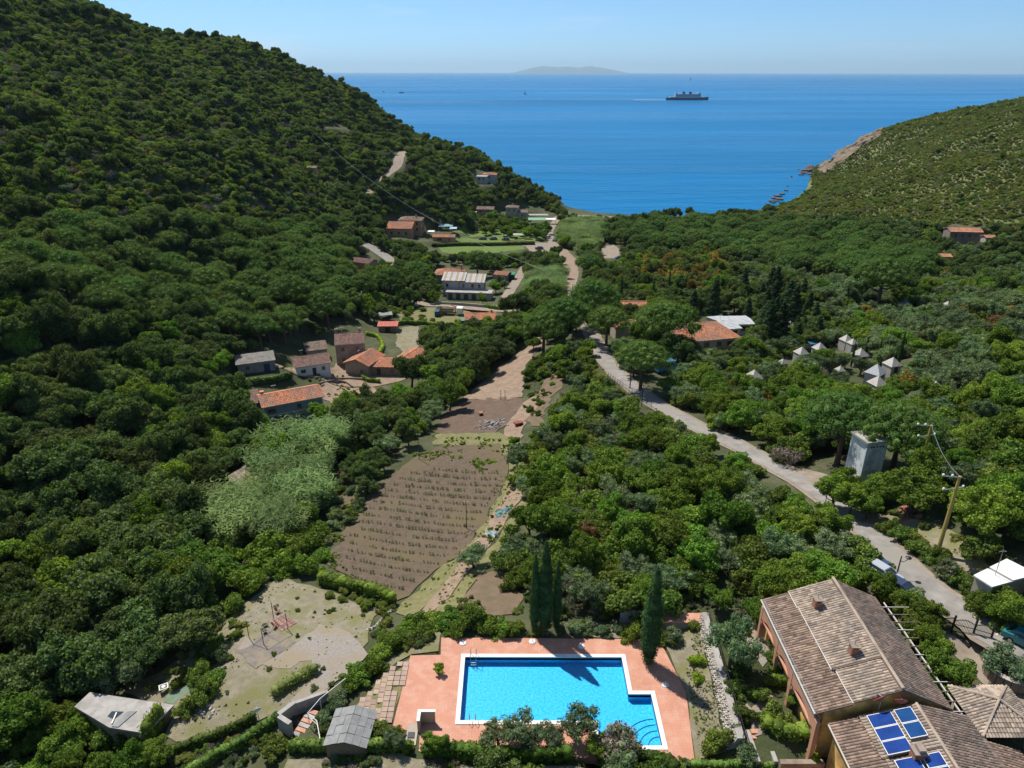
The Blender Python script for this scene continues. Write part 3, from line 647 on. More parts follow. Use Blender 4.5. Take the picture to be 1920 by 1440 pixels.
def scatter():
    taken = {}
    Z = ZONES+[REST]
    spac = 1.6
    gx, gy = np.meshgrid(np.arange(-395, 515, spac), np.arange(36, 790, spac))
    gx = gx+(rng.rand(*gx.shape)-.5)*spac; gy = gy+(rng.rand(*gy.shape)-.5)*spac
    x = gx.ravel(); y = gy.ravel(); z = hgt(x, y)
    px, py, f = to_px(x, y, z+1.5)
    ok = (z > 1.0) & (f > 5) & (px > -260) & (px < 2180) & (py > -400) & (py < 1620)
    # steep sea cliffs stay bare
    sl = np.hypot(hgt(x+2, y)-hgt(x-2, y), hgt(x, y+2)-hgt(x, y-2))/4
    ok &= ~((sl > 1.05) & (y > 480))
    # nothing on the seaward far side that the ridge hides entirely
    x = x[ok]; y = y[ok]; z = z[ok]
    zone = np.full(len(x), len(ZONES)); px, py, f = to_px(x, y, z+2.5)
    for i in range(len(ZONES)-1, -1, -1): zone[inpoly(px, py, ZONES[i][1])] = i
    hid = hidden_from_above(x, y, z)
    order = rng.permutation(len(x)); u = rng.rand(len(x), 4)
    cell = 3.0; grid = {}
    kinds = []; 
    cand = []
    for i in order:
        zn = Z[zone[i]]; sp = zn[3]*(1.35 if hid[i] else 1.0)
        k = 0; s = u[i, 0]*sum(q[1] for q in zn[2])
        for q in zn[2]:
            s -= q[1]; k = q
            if s <= 0: break
        sc = (k[2]+(k[3]-k[2])*u[i, 1]); rad = KINDS[k[0]][0][3]*sc; sc *= 1.13
        sp = max(sp*.55, min(sp*1.1, rad*1.02)) if k[0] in ('oak', 'oakb', 'pine', 'olive', 'conifer', 'gold', 'rust') else sp*.66
        cx, cy_ = int(x[i]//cell), int(y[i]//cell); bad = False
        m_ = int(math.ceil(sp/cell))
        for a in range(cx-m_, cx+m_+1):
            for b in range(cy_-m_, cy_+m_+1):
                for (xx, yy, ss) in grid.get((a, b), ()):
                    if (xx-x[i])**2+(yy-y[i])**2 < (.5*(sp+ss))**2: bad = True; break
                if bad: break
            if bad: break
        if bad: continue
        grid.setdefault((cx, cy_), []).append((x[i], y[i], sp)); cand.append((k[0], x[i], y[i], z[i], sc, rad, zone[i], u[i, 2]))
    X = np.array([c[1] for c in cand]); Y = np.array([c[2] for c in cand]); Zz = np.array([c[3] for c in cand]); RD = np.array([c[5] for c in cand])
    ZC = np.array([KINDS[c[0]][0][4]*c[4] for c in cand])
    bad = np.zeros(len(X), bool)
    for dz, ox in ((0, 0), (1, 0), (1, -.75), (1, .75), (1.5, 0), (.5, 0)):
        px, py, f = to_px(X+RD*ox, Y, Zz+ZC*dz); bad |= clear_at(px, py)
    bad |= occupied(X, Y, RD*.8)
    for c, b in zip(cand, bad):
        if b: continue
        PLANTS.append((c[0], int(c[7]*997) % len(KINDS[c[0]]), c[1], c[2], c[3]-.1, c[4], c[7]*6.283, Z[c[6]][0]))
def hidden_from_above(x, y, z):
    # points whose line of sight to the camera passes well below the ground
    h = np.zeros(len(x), bool)
    for t in np.linspace(.55, .985, 24):
        h |= hgt(x*t, y*t) > (CAMZ+(z+9-CAMZ)*t)
    return h
def plant(kind, px, py, scale=1.0, where='', base=False, var=None, sxy=1.0, label=None, dz=0, xyz=None):
    # px, py is the crown centre in the photograph (or the trunk's foot when base is set)
    zc = 0 if base else KINDS[kind][0][4]*scale
    if xyz: x, y, z = xyz
    else:
        x, y, z = cast(px, py, HG+zc); z -= zc
    PLANTS.append((kind, (rng.randint(0, 99) if var is None else var) % len(KINDS[kind]), x, y, z-.05+dz, scale, rng.rand()*6.28, where or '', sxy, label))
    OPEN.append((x, y, .55*KINDS[kind][0][3]*scale)); return x, y, z
LAND = [(543,760,'beside the blue-grey house'),(655,660,'by the tall stone house'),(580,690,'by the white cottage'),(480,690,'behind the grey hut'),(770,690,'over the orange cottages'),(900,600,'by the field house'),(880,545,'by the grey villa'),(770,420,'round the pink villa'),(677,490,'round the brown barn'),(1622,880,'around the transformer tower'),(1755,1045,'at the near yellow pole'),(1718,905,'at the far yellow pole'),(1310,630,'by the restaurant roof'),(1245,700,'by the camper van'),(1413,712,'by the nearest tent'),(1644,725,'by the striped tent'),(1806,445,'by the lone slope house'),(463,905,'by the sunken reed shed'),(1003,1190,'behind the three cypresses'),(1215,1200,'behind the single cypress'),(240,1370,'at the concrete shed'),(1190,730,'at the road railing'),(1480,885,'at the lay-by'),(1000,850,'above the green tent'),(1500,1090,'behind the villa roof'),(1600,960,'at the road bend below the tower')]
LANDW = [(*castr(a, b)[:2], t) for a, b, t in LAND]
def place_words(x, y, px, py):
    d, t = min((math.hypot(x-q[0], y-q[1]), q[2]) for q in LANDW)
    if d < 15: return t
    if px < 160: return 'near the left edge'
    if px > 1760: return 'near the right edge'
    return ''
def flush_plants(limit=290):
    by = {}
    for p in PLANTS: by.setdefault(p[0], []).append(p)
    stuffnames = {'oak':'distant_woodland','oakb':'distant_leafy_trees','olive':'distant_olive_grove','arb':'maquis_scrub','gar':'garrigue_scrub','greyb':'grey_scrub','dead':'bare_scrub','pine':'distant_pine_wood','reed':'reed_bed','conifer':'distant_conifers'}
    for k, L in by.items():
        nm, desc, cat = NAMES[k]
        X = np.array([[p[2], p[3], p[4]] for p in L]); px, py, f = to_px(X[:, 0], X[:, 1], X[:, 2]+1.5)
        vis = (px > 0) & (px < 1920) & (py > 0) & (py < 1440) & ~hidden_from_above(X[:, 0], X[:, 1], X[:, 2]-6)
        size = np.array([p[5] for p in L])/f*np.where(vis, 1, .01)+np.array([10. if len(p) > 8 else 0 for p in L])
        o = np.argsort(-size); ind = o[:limit]; rest = o[limit:]
        for i in ind:
            p = L[i]; cm, tm, jm, Rr, zc = KINDS[k][p[1]]; where = p[7]; pw_ = place_words(p[2], p[3], px[i], py[i]); lab = p[9] if len(p) > 9 and p[9] else (desc+' '+(pw_ if pw_ and not pw_.startswith('near') else where+' '+pw_)).strip()
            if p[5] > 1.12*np.median(size_ := [q[5] for q in L]) and not (len(p) > 9 and p[9]): lab = 'large '+lab
            grp = None if len(p) > 9 and p[9] else lab
            sx = p[5]*(p[8] if len(p) > 8 else 1)
            if tm:
                t = thing(nm, lab, cat, (p[2], p[3], p[4]), p[6], grp); jj = jit_of(p); t.scale = (sx*jj[0], sx*jj[1], p[5]*jj[2]); t.rotation_euler = (jj[3]*.5, jj[4]*.5, p[6])
                link('crown', cm, parent=t); link('trunk', tm, parent=t)
            else:
                jj = jit_of(p); t = link(nm, cm, loc=(p[2], p[3], p[4]), rot=(jj[3], jj[4], p[6]), scale=(sx*jj[0], sx*jj[1], p[5]*jj[2])); tag(t, lab, cat, grp)
        if len(rest):
            cull = [i for i in rest]
            gn_scatter(stuffnames.get(k, nm+'_scrub'), [KINDS[k][v][2] for v in range(len(KINDS[k]))], [L[i] for i in cull], desc+' massed over the slopes')
def jit_of(p):
    if p[0] in ('cypress', 'pine', 'conifer'): return (1, 1, 1, 0, 0)
    h = math.sin(p[2]*12.9898+p[3]*78.233)*43758.5453; f = lambda k: (h*k)-math.floor(h*k)
    return (.82+.36*f(1), .82+.36*f(3.1), .80+.42*f(5.7), (f(7.3)-.5)*.45, (f(9.1)-.5)*.45)
def gn_scatter(name, protos, pts, label):
    col = bpy.data.collections.new(name+'_kinds')
    for i, me in enumerate(protos): col.objects.link(bpy.data.objects.new('%s_%d' % (name, i), me))
    me = bpy.data.meshes.new(name); me.from_pydata([(p[2], p[3], p[4]) for p in pts], [], [])
    a = me.attributes.new('which', 'INT', 'POINT'); a.data.foreach_set('value', [p[1] for p in pts])
    J = [jit_of(p) for p in pts]
    a = me.attributes.new('turn', 'FLOAT_VECTOR', 'POINT'); a.data.foreach_set('vector', [q for p, j in zip(pts, J) for q in (j[3], j[4], p[6])])
    a = me.attributes.new('size', 'FLOAT_VECTOR', 'POINT'); a.data.foreach_set('vector', [q for p, j in zip(pts, J) for q in (p[5]*j[0], p[5]*j[1], p[5]*j[2])])
    ng = bpy.data.node_groups.new(name, 'GeometryNodeTree'); N = ng.nodes; Lk = ng.links
    ng.interface.new_socket('Geometry', in_out='INPUT', socket_type='NodeSocketGeometry'); ng.interface.new_socket('Geometry', in_out='OUTPUT', socket_type='NodeSocketGeometry')
    gi = N.new('NodeGroupInput'); go = N.new('NodeGroupOutput'); ip = N.new('GeometryNodeInstanceOnPoints'); ci = N.new('GeometryNodeCollectionInfo')
    ci.inputs['Collection'].default_value = col; ci.inputs['Separate Children'].default_value = True; ci.inputs['Reset Children'].default_value = True
    ip.inputs['Pick Instance'].default_value = True
    def attr(nm, ty):
        n = N.new('GeometryNodeInputNamedAttribute'); n.data_type = ty; n.inputs['Name'].default_value = nm; return n.outputs['Attribute']
    Lk.new(gi.outputs[0], ip.inputs['Points']); Lk.new(ci.outputs[0], ip.inputs['Instance']); Lk.new(attr('which', 'INT'), ip.inputs['Instance Index'])
    Lk.new(attr('turn', 'FLOAT_VECTOR'), ip.inputs['Rotation']); Lk.new(attr('size', 'FLOAT_VECTOR'), ip.inputs['Scale']); Lk.new(ip.outputs[0], go.inputs[0])
    o = link(name, me); md = o.modifiers.new('scatter', 'NODES'); md.node_group = ng
    tag(o, label, None, None, 'stuff'); return o
# ------------------------------------------------------------------ ground sheets
def sheet(name, pts, m, off=.03, step=1.5, wob=.35, z=None, kind='structure', seed=0, world=False, thick=None):
    rs = np.random.RandomState(seed+len(pts)); W = [p if world else (cast(*p)[:2] if z is None else at_z(p[0], p[1], z)[:2]) for p in pts]
    B = []
    for i in range(len(W)):
        a = np.array(W[i][:2]); b = np.array(W[(i+1) % len(W)][:2]); L = np.linalg.norm(b-a); n = max(1, int(L/step)); d = (b-a)/max(L, 1e-6)
        for k in range(n):
            w_ = (rs.rand()-.5)*2*wob if k else 0; B.append(a+(b-a)*k/n+np.array((-d[1], d[0]))*w_)
    B = np.array(B); x0, y0 = B.min(0); x1, y1 = B.max(0); P = [Vector(b) for b in B]
    if z is None:
        gx, gy = np.meshgrid(np.arange(x0+step/2, x1, step), np.arange(y0+step/2, y1, step)); gx = gx.ravel()+rs.randn(gx.size)*.05; gy = gy.ravel()+rs.randn(gy.size)*.05
        ins = inpoly(gx, gy, B); P += [Vector((a, b)) for a, b in zip(gx[ins], gy[ins])]
    n = len(B); r = delaunay_2d_cdt(P, [], [list(range(n))], 1, 1e-4)
    V = [(v.x, v.y, (float(hgt(v.x, v.y))+off+.07 if z is None else z+off)) for v in r[0]]
    mb = MB(); mb.v = V; mb.f = [tuple(f) for f in r[2]]
    o = mb.build(name, m, smooth=z is None)
    return tag(o, kind=kind)
def road_sheet(name, key, m, off=.05, wmul=1.0, shift=0.0, w=None, t0=0, t1=1, lift=0):
    C, wd = ROADS[key]; wd = (w or wd*wmul); n0 = int(len(C)*t0); n1 = int(len(C)*t1); C = C[n0:n1]
    D = np.gradient(C[:, :2], axis=0); D /= np.linalg.norm(D, axis=1, keepdims=True)+1e-9; Nn = np.c_[-D[:, 1], D[:, 0]]
    mb = MB(); K = 7
    for i, c in enumerate(C):
        for k in range(K):
            s = (k/(K-1)-.5)*wd*(1+.05*math.sin(i*1.7)*(abs(k-3) == 3)); x, y = c[:2]+Nn[i]*(s+shift)
            mb.v.append((x, y, max(float(hgt(x, y)), c[2]-.05)+off+.07))
    for i in range(len(C)-1):
        for k in range(K-1): a = i*K+k; mb.f.append((a, a+1, a+K+1, a+K))
    return tag(mb.build(name, m, smooth=True), kind='structure')
M_road = mat('road_asphalt', (.31,.285,.26), (.20,.185,.165), scale=.45, rough=.92, bump=.01, bscale=20, c3=(.26,.235,.20), s3=.12)
M_dust = mat('dusty_gravel', (.30,.245,.19), (.22,.175,.135), scale=.9, rough=.95, bump=.04, bscale=8)
M_track = mat('dirt_track', (.30,.215,.150), (.22,.155,.11), scale=.7, rough=.95, bump=.08, bscale=3)
M_vine = mat('vineyard_soil', (.142,.102,.070), (.100,.073,.051), scale=1.2, rough=.97, bump=.12, bscale=2.5, c3=(.13,.10,.055), s3=.12)
M_till = mat('tilled_soil', (.115,.078,.056), (.155,.105,.075), scale=.7, rough=.97, bump=.18, bscale=2.2)
M_dry = mat('dry_grass', (.275,.235,.17), (.195,.175,.11), scale=1.1, rough=.97, bump=.10, bscale=6, c3=(.185,.175,.075), s3=.35)
M_gravel = mat('grey_gravel', (.31,.275,.24), (.23,.20,.175), scale=5, rough=.95, bump=.03, bscale=14, c3=(.27,.22,.15), s3=.25)
M_lawn = mat('lawn', (.13,.185,.035), (.095,.14,.03), scale=.6, rough=.95, bump=.05, bscale=5)
M_grass = mat('weedy_grass', (.135,.150,.050), (.22,.185,.09), scale=1.1, rough=.95, bump=.10, bscale=5)
M_brownb = mat('bare_bank', (.19,.125,.085), (.13,.105,.06), scale=.5, rough=.97, bump=.15, bscale=2.5)
road_sheet('road', 'main', M_road, .06)
road_sheet('road_verge', 'main', M_dust, .03, w=4.6)
road_sheet('road_lower', 'lower', M_dust, .06)
road_sheet('hillside_road', 'hill', M_dust, .08, w=5); road_sheet('hillside_road', 'hill_b', M_dust, .08, w=6); road_sheet('hillside_road', 'hill_c', M_road, .08, w=5)
road_sheet('house_lane', 'house_lane', M_dust, .06); road_sheet('side_lane', 'side_lane', M_dust, .06); road_sheet('field_lane', 'field_lane', M_dust, .06)
sheet('layby', [(1458,882),(1505,880),(1560,893),(1620,905),(1600,935),(1545,945),(1500,915)], M_dust, .045)
sheet('dry_verge', [(1560,950),(1615,962),(1660,965),(1720,975),(1790,1000),(1850,1060),(1905,1075),(1870,1090),(1790,1065),(1740,1020),(1690,985),(1640,990),(1612,985)], M_dry, .04)
sheet('vineyard_field', [(612,1058),(652,985),(712,912),(765,868),(828,835),(935,832),(952,872),(948,905),(905,985),(858,1045),(800,1085),(768,1118),(735,1130),(650,1078)], M_vine, .05, wob=.5)
sheet('grass_strip', [(770,1118),(830,1060),(862,1040),(905,985),(950,900),(968,905),(915,995),(868,1058),(800,1135),(765,1158),(742,1150),(752,1132)], M_grass, .04, wob=.5)
sheet('dirt_track', [(775,1158),(805,1128),(868,1050),(915,985),(945,930),(962,900),(985,905),(975,940),(935,1000),(895,1050),(850,1110),(815,1145)], M_track, .05, wob=.3)
sheet('grass_strip', [(815,1148),(853,1108),(898,1052),(940,1000),(978,940),(990,945),(955,1010),(915,1062),(875,1110),(850,1150)], M_grass, .045, wob=.4)
sheet('bare_bank', [(850,1150),(880,1108),(905,1075),(950,1075),(985,1120),(965,1152),(900,1158)], M_brownb, .04, wob=.4)
sheet('field_edge', [(812,835),(818,815),(880,800),(945,815),(975,825),(985,870),(975,905),(950,905),(948,860),(932,836)], M_grass, .035, wob=.6)
sheet('tilled_field', [(815,812),(832,775),(875,752),(925,745),(975,747),(982,760),(955,790),(930,812),(880,812)], M_till, .05, wob=.5)
sheet('tilled_track', [(868,748),(905,715),(945,682),(985,655),(1008,632),(1022,642),(1000,665),(985,690),(978,745),(925,752)], M_track, .05, wob=.5)
sheet('tilled_track', [(945,815),(958,785),(982,755),(1003,742),(1008,762),(985,790),(975,830),(955,835)], M_track, .055, wob=.4)
sheet('bare_bank', [(985,790),(1003,745),(1040,690),(1070,640),(1095,640),(1075,690),(1040,740),(1010,800)], M_brownb, .04, wob=.8)
sheet('stream_soil', [(600,955),(622,900),(650,850),(700,840),(705,880),(685,925),(640,955)], M_vine, .04, wob=.5)  # bare brown soil along the stream bed
sheet('dry_yard', [(230,1300),(330,1240),(440,1150),(520,1085),(600,1105),(715,1145),(690,1190),(670,1240),(610,1300),(545,1340),(500,1345),(410,1375),(350,1420),(310,1380),(330,1330)], M_dry, .035, wob=.4)
sheet('gravel_yard', [(520,1230),(560,1205),(600,1170),(640,1180),(680,1215),(690,1228),(655,1265),(610,1295),(575,1320),(535,1325),(560,1300),(600,1270),(585,1240),(545,1255),(500,1250),(440,1225),(460,1195)], M_gravel, .06, step=1.0, wob=.55)
sheet('court_ground', [(460,700),(500,690),(560,705),(605,712),(700,726),(760,712),(790,690),(800,655),(760,650),(745,690),(640,660),(625,690),(600,690),(545,690),(500,680)], M_track, .05)
sheet('court_ground', [(600,715),(700,727),(730,745),(690,760),(640,765),(600,745)], M_track, .055)
sheet('dry_lawn', [(745,618),(785,612),(785,650),(770,665),(742,650)], M_dry, .05); sheet('dry_lawn', [(745,585),(790,578),(860,580),(930,585),(935,608),(870,612),(800,612),(750,605)], M_grass, .05)
sheet('lawn', [(820,462),(900,461),(980,461),(985,468),(900,478),(830,474)], M_lawn, .08)
sheet('lawn', [(838,450),(842,441),(950,447),(945,455),(880,456)], M_lawn, .08)
sheet('green_field', [(845,438),(870,425),(925,428),(1010,432),(1025,445),(1010,455),(950,450),(900,444)], M_lawn, .07, wob=1.0)
sheet('gravel_yard', [(985,462),(1000,455),(1045,455),(1060,475),(1030,480),(1000,478)], M_dust, .07)
sheet('car_park', [(1128,462),(1150,460),(1163,468),(1160,485),(1132,485)], M_dust, .07)
sheet('dirt_slope', [(1040,465),(1055,460),(1085,490),(1082,520),(1065,545),(1050,545),(1060,515),(1045,485)], M_track, .07)
sheet('rough_ground', [(540,1425),(620,1418),(780,1425),(1000,1440),(1280,1445),(1300,1500),(500,1500)], M_dry, .04, wob=.4)
sheet('rough_ground', [(1060,1170),(1190,1172),(1240,1180),(1235,1198),(1080,1195)], M_dry, .04, wob=.3)
sheet('rough_ground', [(700,1215),(760,1185),(830,1180),(825,1195),(822,1222),(772,1228),(720,1262)], M_dry, .04, wob=.3)
sheet('beach', [(1030,412),(1052,400),(1100,404),(1180,408),(1300,408),(1400,402),(1440,392),(1440,400),(1400,410),(1250,416),(1060,418)], M_dust, .07)
M_head = mat('headland_turf', (.112,.138,.045), (.085,.110,.036), scale=.05, rough=.95, bump=.4, bscale=.6, c3=(.145,.15,.06), s3=.02, detail=7)
sheet('headland_turf', [(1448,398),(1470,378),(1500,352),(1540,325),(1560,312),(1600,292),(1650,262),(1670,238),(1760,212),(1910,190),(1915,300),(1915,420),(1700,428),(1560,420)], M_head, .02, step=6, wob=2)
# ------------------------------------------------------------------ building helpers
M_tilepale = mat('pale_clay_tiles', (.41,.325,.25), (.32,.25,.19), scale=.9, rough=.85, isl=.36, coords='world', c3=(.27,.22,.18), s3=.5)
M_tiledark = mat('dark_clay_tiles', (.27,.195,.155), (.20,.145,.115), scale=.7, rough=.88, isl=.34, c3=(.16,.135,.11), s3=.4)  # darker clay tiles for the east slopes and the stone store
M_tilebrown = mat('brown_clay_tiles', (.31,.22,.16), (.20,.14,.11), scale=1.1, rough=.88, isl=.42)  # browner clay tiles for the lower west strips and some far roofs
M_tileor = mat('orange_roof_tiles', (.58,.235,.12), (.47,.19,.105), scale=.6, rough=.85, isl=.22, c3=(.34,.19,.13), s3=.25)
M_tilebr = mat('brown_roof_tiles', (.26,.15,.115), (.19,.12,.10), scale=.6, rough=.88, isl=.25)
M_tilered = mat('bright_red_roof', (.50,.12,.075), (.42,.10,.07), scale=.8, rough=.7)
M_under = mat('roof_underlay', (.16,.11,.085), rough=.9)
M_ochre = mat('ochre_plaster', (.84,.53,.15), (.76,.47,.13), scale=.8, rough=.9, c3=(.36,.22,.09), s3=.4)
M_pink = mat('salmon_plaster', (.52,.27,.17), (.45,.24,.15), scale=.8, rough=.9)
M_cream = mat('cream_plaster', (.52,.45,.35), (.44,.37,.29), scale=.9, rough=.9, c3=(.36,.31,.25), s3=.35)
M_grey = mat('grey_render', (.30,.29,.28), (.23,.22,.21), scale=.9, rough=.92, c3=(.34,.32,.28), s3=.5)
M_bluew = mat('blue_grey_plaster', (.27,.31,.35), (.24,.28,.32), scale=.6, rough=.9)
M_white = mat('white_paint', (.78,.77,.74), (.68,.67,.64), scale=1.5, rough=.6)
M_stone = mat('pale_stone', (.46,.42,.36), (.34,.30,.26), scale=1.6, rough=.9, isl=.28, bump=.03, bscale=9)
M_rubble = mat('brown_stone', (.30,.235,.18), (.20,.155,.12), scale=1.2, rough=.92, isl=.3, bump=.04, bscale=6)
M_terra = mat('terracotta_paving', (.56,.265,.175), (.50,.235,.155), scale=.35, rough=.8, c3=(.58,.31,.215), s3=.8, detail=6)
M_glass = mat('window_glass', (.03,.04,.05), rough=.08, spec=.8)
M_dark = mat('dark_wood', (.06,.04,.03), rough=.7)
M_wood = mat('weathered_wood', (.26,.19,.13), (.18,.13,.09), scale=3, rough=.85)
M_iron = mat('dark_iron', (.035,.035,.04), rough=.45, metal=.6)
M_galv = mat('galvanised_steel', (.45,.46,.47), rough=.4, metal=.7)
M_gutter = mat('pale_gutter', (.55,.52,.48), rough=.5)
M_sheetg = mat('fibre_cement', (.27,.27,.26), (.20,.20,.195), scale=1.3, rough=.85, isl=.12)
M_conc = mat('old_concrete', (.36,.33,.30), (.27,.25,.225), scale=.9, rough=.92, c3=(.40,.375,.34), s3=.6, bump=.02)
M_blueg = mat('green_shutters', (.05,.14,.13), rough=.6)

def tiles(name, parent, O, e, u, poly, m, tw=.27, tl=.38, lift=.02, seed=0, flatm=None):
    """barrel tiles over the part of the plane (O, e, u) that lies inside poly (given in e, u metres)"""
    O = np.array(O, float); e = np.array(e, float); e /= np.linalg.norm(e); u = np.array(u, float); u /= np.linalg.norm(u); n = np.cross(e, u); n = n if n[2] > 0 else -n
    P = np.array(poly, float); a0, b0 = P.min(0); a1, b1 = P.max(0); rs = np.random.RandomState(seed+int(abs(O[0]*13+O[1]*7)))
    V = []; F = []
    A, B = np.meshgrid(np.arange(a0+tw/2, a1, tw), np.arange(b0+tl*.4, b1, tl)); ins = inpoly(A.ravel(), B.ravel(), P)
    for a, b in zip(A.ravel()[ins], B.ravel()[ins]):
        b_ = len(V); j = rs.randn(4)*.006; sg = rs.rand()*.012
        for k, (bb, rad, up) in enumerate(((b-tl*.55, tw*.47, .030+sg), (b+tl*.55, tw*.40, .0))):
            for (ca, ch) in ((-1, 0), (-.62, .72), (.0, 1.0), (.62, .72), (1, 0)):
                V.append(tuple(O+e*(a+ca*rad+j[k])+u*bb+n*(lift+up+ch*rad*.62)))
        for k in range(4): F.append((b_+k, b_+k+1, b_+6+k, b_+5+k))
    me = bpy.data.meshes.new(name); me.from_pydata(V, [], F); me.materials.append(m)
    o = link(name, me, parent=parent); o['kind'] = 'stuff'
    under = MB(); q = [O+e*p[0]+u*p[1] for p in P]; under.v = [tuple(p-n*.10) for p in q]+[tuple(p+n*.015) for p in q]; k = len(q)
    under.f = [tuple(range(k-1, -1, -1)), tuple(range(k, 2*k))]+[(i, (i+1) % k, k+(i+1) % k, k+i) for i in range(k)]
    under.build('roof_deck', flatm or M_under, parent)
    return o
def opening(parent, side, c, z, w_, h_, L, W, kind='window', m=None, shutter=None):
    d = {'S': ((1,0),(0,-1)), 'N': ((-1,0),(0,1)), 'E': ((0,1),(1,0)), 'W': ((0,-1),(-1,0))}[side]; half = {'S': W/2, 'N': W/2, 'E': L/2, 'W': L/2}[side]
    T = lambda a, dep, zz: (d[0][0]*(c+a)+d[1][0]*(half+dep), d[0][1]*(c+a)+d[1][1]*(half+dep), zz)
    def bx(mb, a0, a1, d0, d1, z0, z1):
        return mb.quadbox([T(a0,d0,z0),T(a1,d0,z0),T(a1,d1,z0),T(a0,d1,z0),T(a0,d0,z1),T(a1,d0,z1),T(a1,d1,z1),T(a0,d1,z1)])
    t = .09; fr = MB(); bx(fr,-w_/2,-w_/2+t,.003,.07,z,z+h_); bx(fr,w_/2-t,w_/2,.003,.07,z,z+h_); bx(fr,-w_/2+t,w_/2-t,.003,.07,z+h_-t,z+h_); bx(fr,-w_/2+t,w_/2-t,.003,.09,z,z+t)
    if kind == 'window': bx(fr,-.03,.03,.003,.05,z+t,z+h_-t)
    f = fr.build(kind, m or M_wood, parent)
    bx(MB(),-w_/2+t,w_/2-t,.002,.02,z+t,z+h_-t).build('pane' if kind == 'window' else 'leaf', M_glass if kind == 'window' else (m or M_dark), f)
    if shutter:
        for s in (-1, 1):
            a0 = s*(w_/2+.02); a1 = s*(w_/2+w_*.5); bx(MB(),min(a0,a1),max(a0,a1),.004,.045,z,z+h_).build('shutter', shutter, f)
def house(name, label, x, y, z, rot, L, W, H, pitch=20, kind='gable', wm=None, rm=None, wins=(), doors=(), chims=(), cat='house', oh=.35, tw=.30, tl=.42, winm=None, shut=None, sheetroof=None, base=1.6, group=None):
    wm = wm or M_cream; rm = rm or M_tileor; t = thing(name, label, cat, (x, y, z), R(rot), group); OPEN.append((x, y, math.hypot(L, W)*.5))
    rise = W/2*math.tan(R(pitch)); wl = MB(); l, w2 = L/2, W/2
    if kind == 'gable':
        b = len(wl.v); wl.v += [(-l,-w2,-base),(l,-w2,-base),(l,w2,-base),(-l,w2,-base),(-l,-w2,H),(l,-w2,H),(l,w2,H),(-l,w2,H),(-l,0,H+rise),(l,0,H+rise)]
        wl.f += [(0,1,5,4),(2,3,7,6),(1,2,6,9,5),(3,0,4,8,7),(4,5,9,8),(9,6,7,8),(3,2,1,0)]
    elif kind == 'shed':
        wl.v += [(-l,-w2,-base),(l,-w2,-base),(l,w2,-base),(-l,w2,-base),(-l,-w2,H),(l,-w2,H),(l,w2,H+2*rise),(-l,w2,H+2*rise)]
        wl.f += [(0,1,5,4),(2,3,7,6),(1,2,6,5),(3,0,4,7),(4,5,6,7),(3,2,1,0)]
    else: wl.box(-l,-w2,-base,l,w2,H)
    wl.build('wall', wm, t)
    c = math.cos(R(pitch)); s = math.sin(R(pitch)); k = oh
    def slope(O, e, u, poly):
        if sheetroof:
            O = np.array(O,float); e = np.array(e,float); u = np.array(u,float); n = np.cross(e,u); n = n if n[2] > 0 else -n
            P = np.array(poly); a0, b0 = P.min(0); a1, b1 = P.max(0); nn = max(1, int(round((a1-a0)/sheetroof[1]))); da = (a1-a0)/nn; rows = sheetroof[2] if len(sheetroof) > 2 else 1
            for i in range(nn):
                for j in range(rows):
                    q0 = b0+(b1-b0)*j/rows; q1 = b0+(b1-b0)*(j+1)/rows; mb = MB()
                    cr = [O+e*(a0+i*da+.02)+u*q0, O+e*(a0+(i+1)*da-.02)+u*q0, O+e*(a0+(i+1)*da-.02)+u*(q1-.02), O+e*(a0+i*da+.02)+u*(q1-.02)]
                    lf = .04+.03*((i+j) % 2)
                    mb.quadbox([p+n*(lf-.04) for p in cr]+[p+n*lf for p in cr]).build('roof_sheet', sheetroof[0] if not isinstance(sheetroof[0], (list, tuple)) else sheetroof[0][(i+j) % len(sheetroof[0])], t)
            und = MB(); und.v = [tuple(O+e*p[0]+u*p[1]-n*.08) for p in P]+[tuple(O+e*p[0]+u*p[1]-n*.005) for p in P]; q = len(P)
            und.f = [tuple(range(q-1,-1,-1)), tuple(range(q,2*q))]+[(i,(i+1)%q,q+(i+1)%q,q+i) for i in range(q)]; und.build('roof_deck', M_under, t)
        else: tiles('roof_tiles', t, O, e, u, poly, rm, tw, tl)
    S = (W/2)/c
    if kind in ('gable', 'hip') and W > 5:
        MB().tube([(-l-k,-w2-k-.06,H-k*.3),(l+k,-w2-k-.06,H-k*.3)], .07, 5).tube([(l-.2,-w2-.08,H-.2),(l-.2,-w2-.08,-.5)], .05, 5).build('gutter', M_gutter, t)
        an = MB().bar((-l*.5,.3,H+rise-.2),(-l*.5,.3,H+rise+1.8),.05); an.bar((-l*.5-.5,.3,H+rise+1.7),(-l*.5+.5,.3,H+rise+1.7),.04); [an.bar((-l*.5+q,0,H+rise+1.7),(-l*.5+q,.6,H+rise+1.7),.03) for q in (-.4,-.1,.2,.45)]; an.build('antenna', M_galv, t)
    if kind == 'gable':
        for sg in (-1, 1):
            O = (-l-k, sg*w2, H+.06); slope(O, (1,0,0), (0,-sg*c,s), [(0,-k),(L+2*k,-k),(L+2*k,S+.02),(0,S+.02)])
        if not sheetroof: MB().tube([(-l-k,0,H+rise+.10),(l+k,0,H+rise+.10)], .13, 6).build('ridge', rm, t)
    elif kind == 'shed':
        S2 = W/c; slope((-l-k,-w2,H+.06), (1,0,0), (0,c,s), [(0,-k),(L+2*k,-k),(L+2*k,S2+k),(0,S2+k)])
    elif kind == 'hip':
        rr = min(L, W)/2; rs_ = rr/c
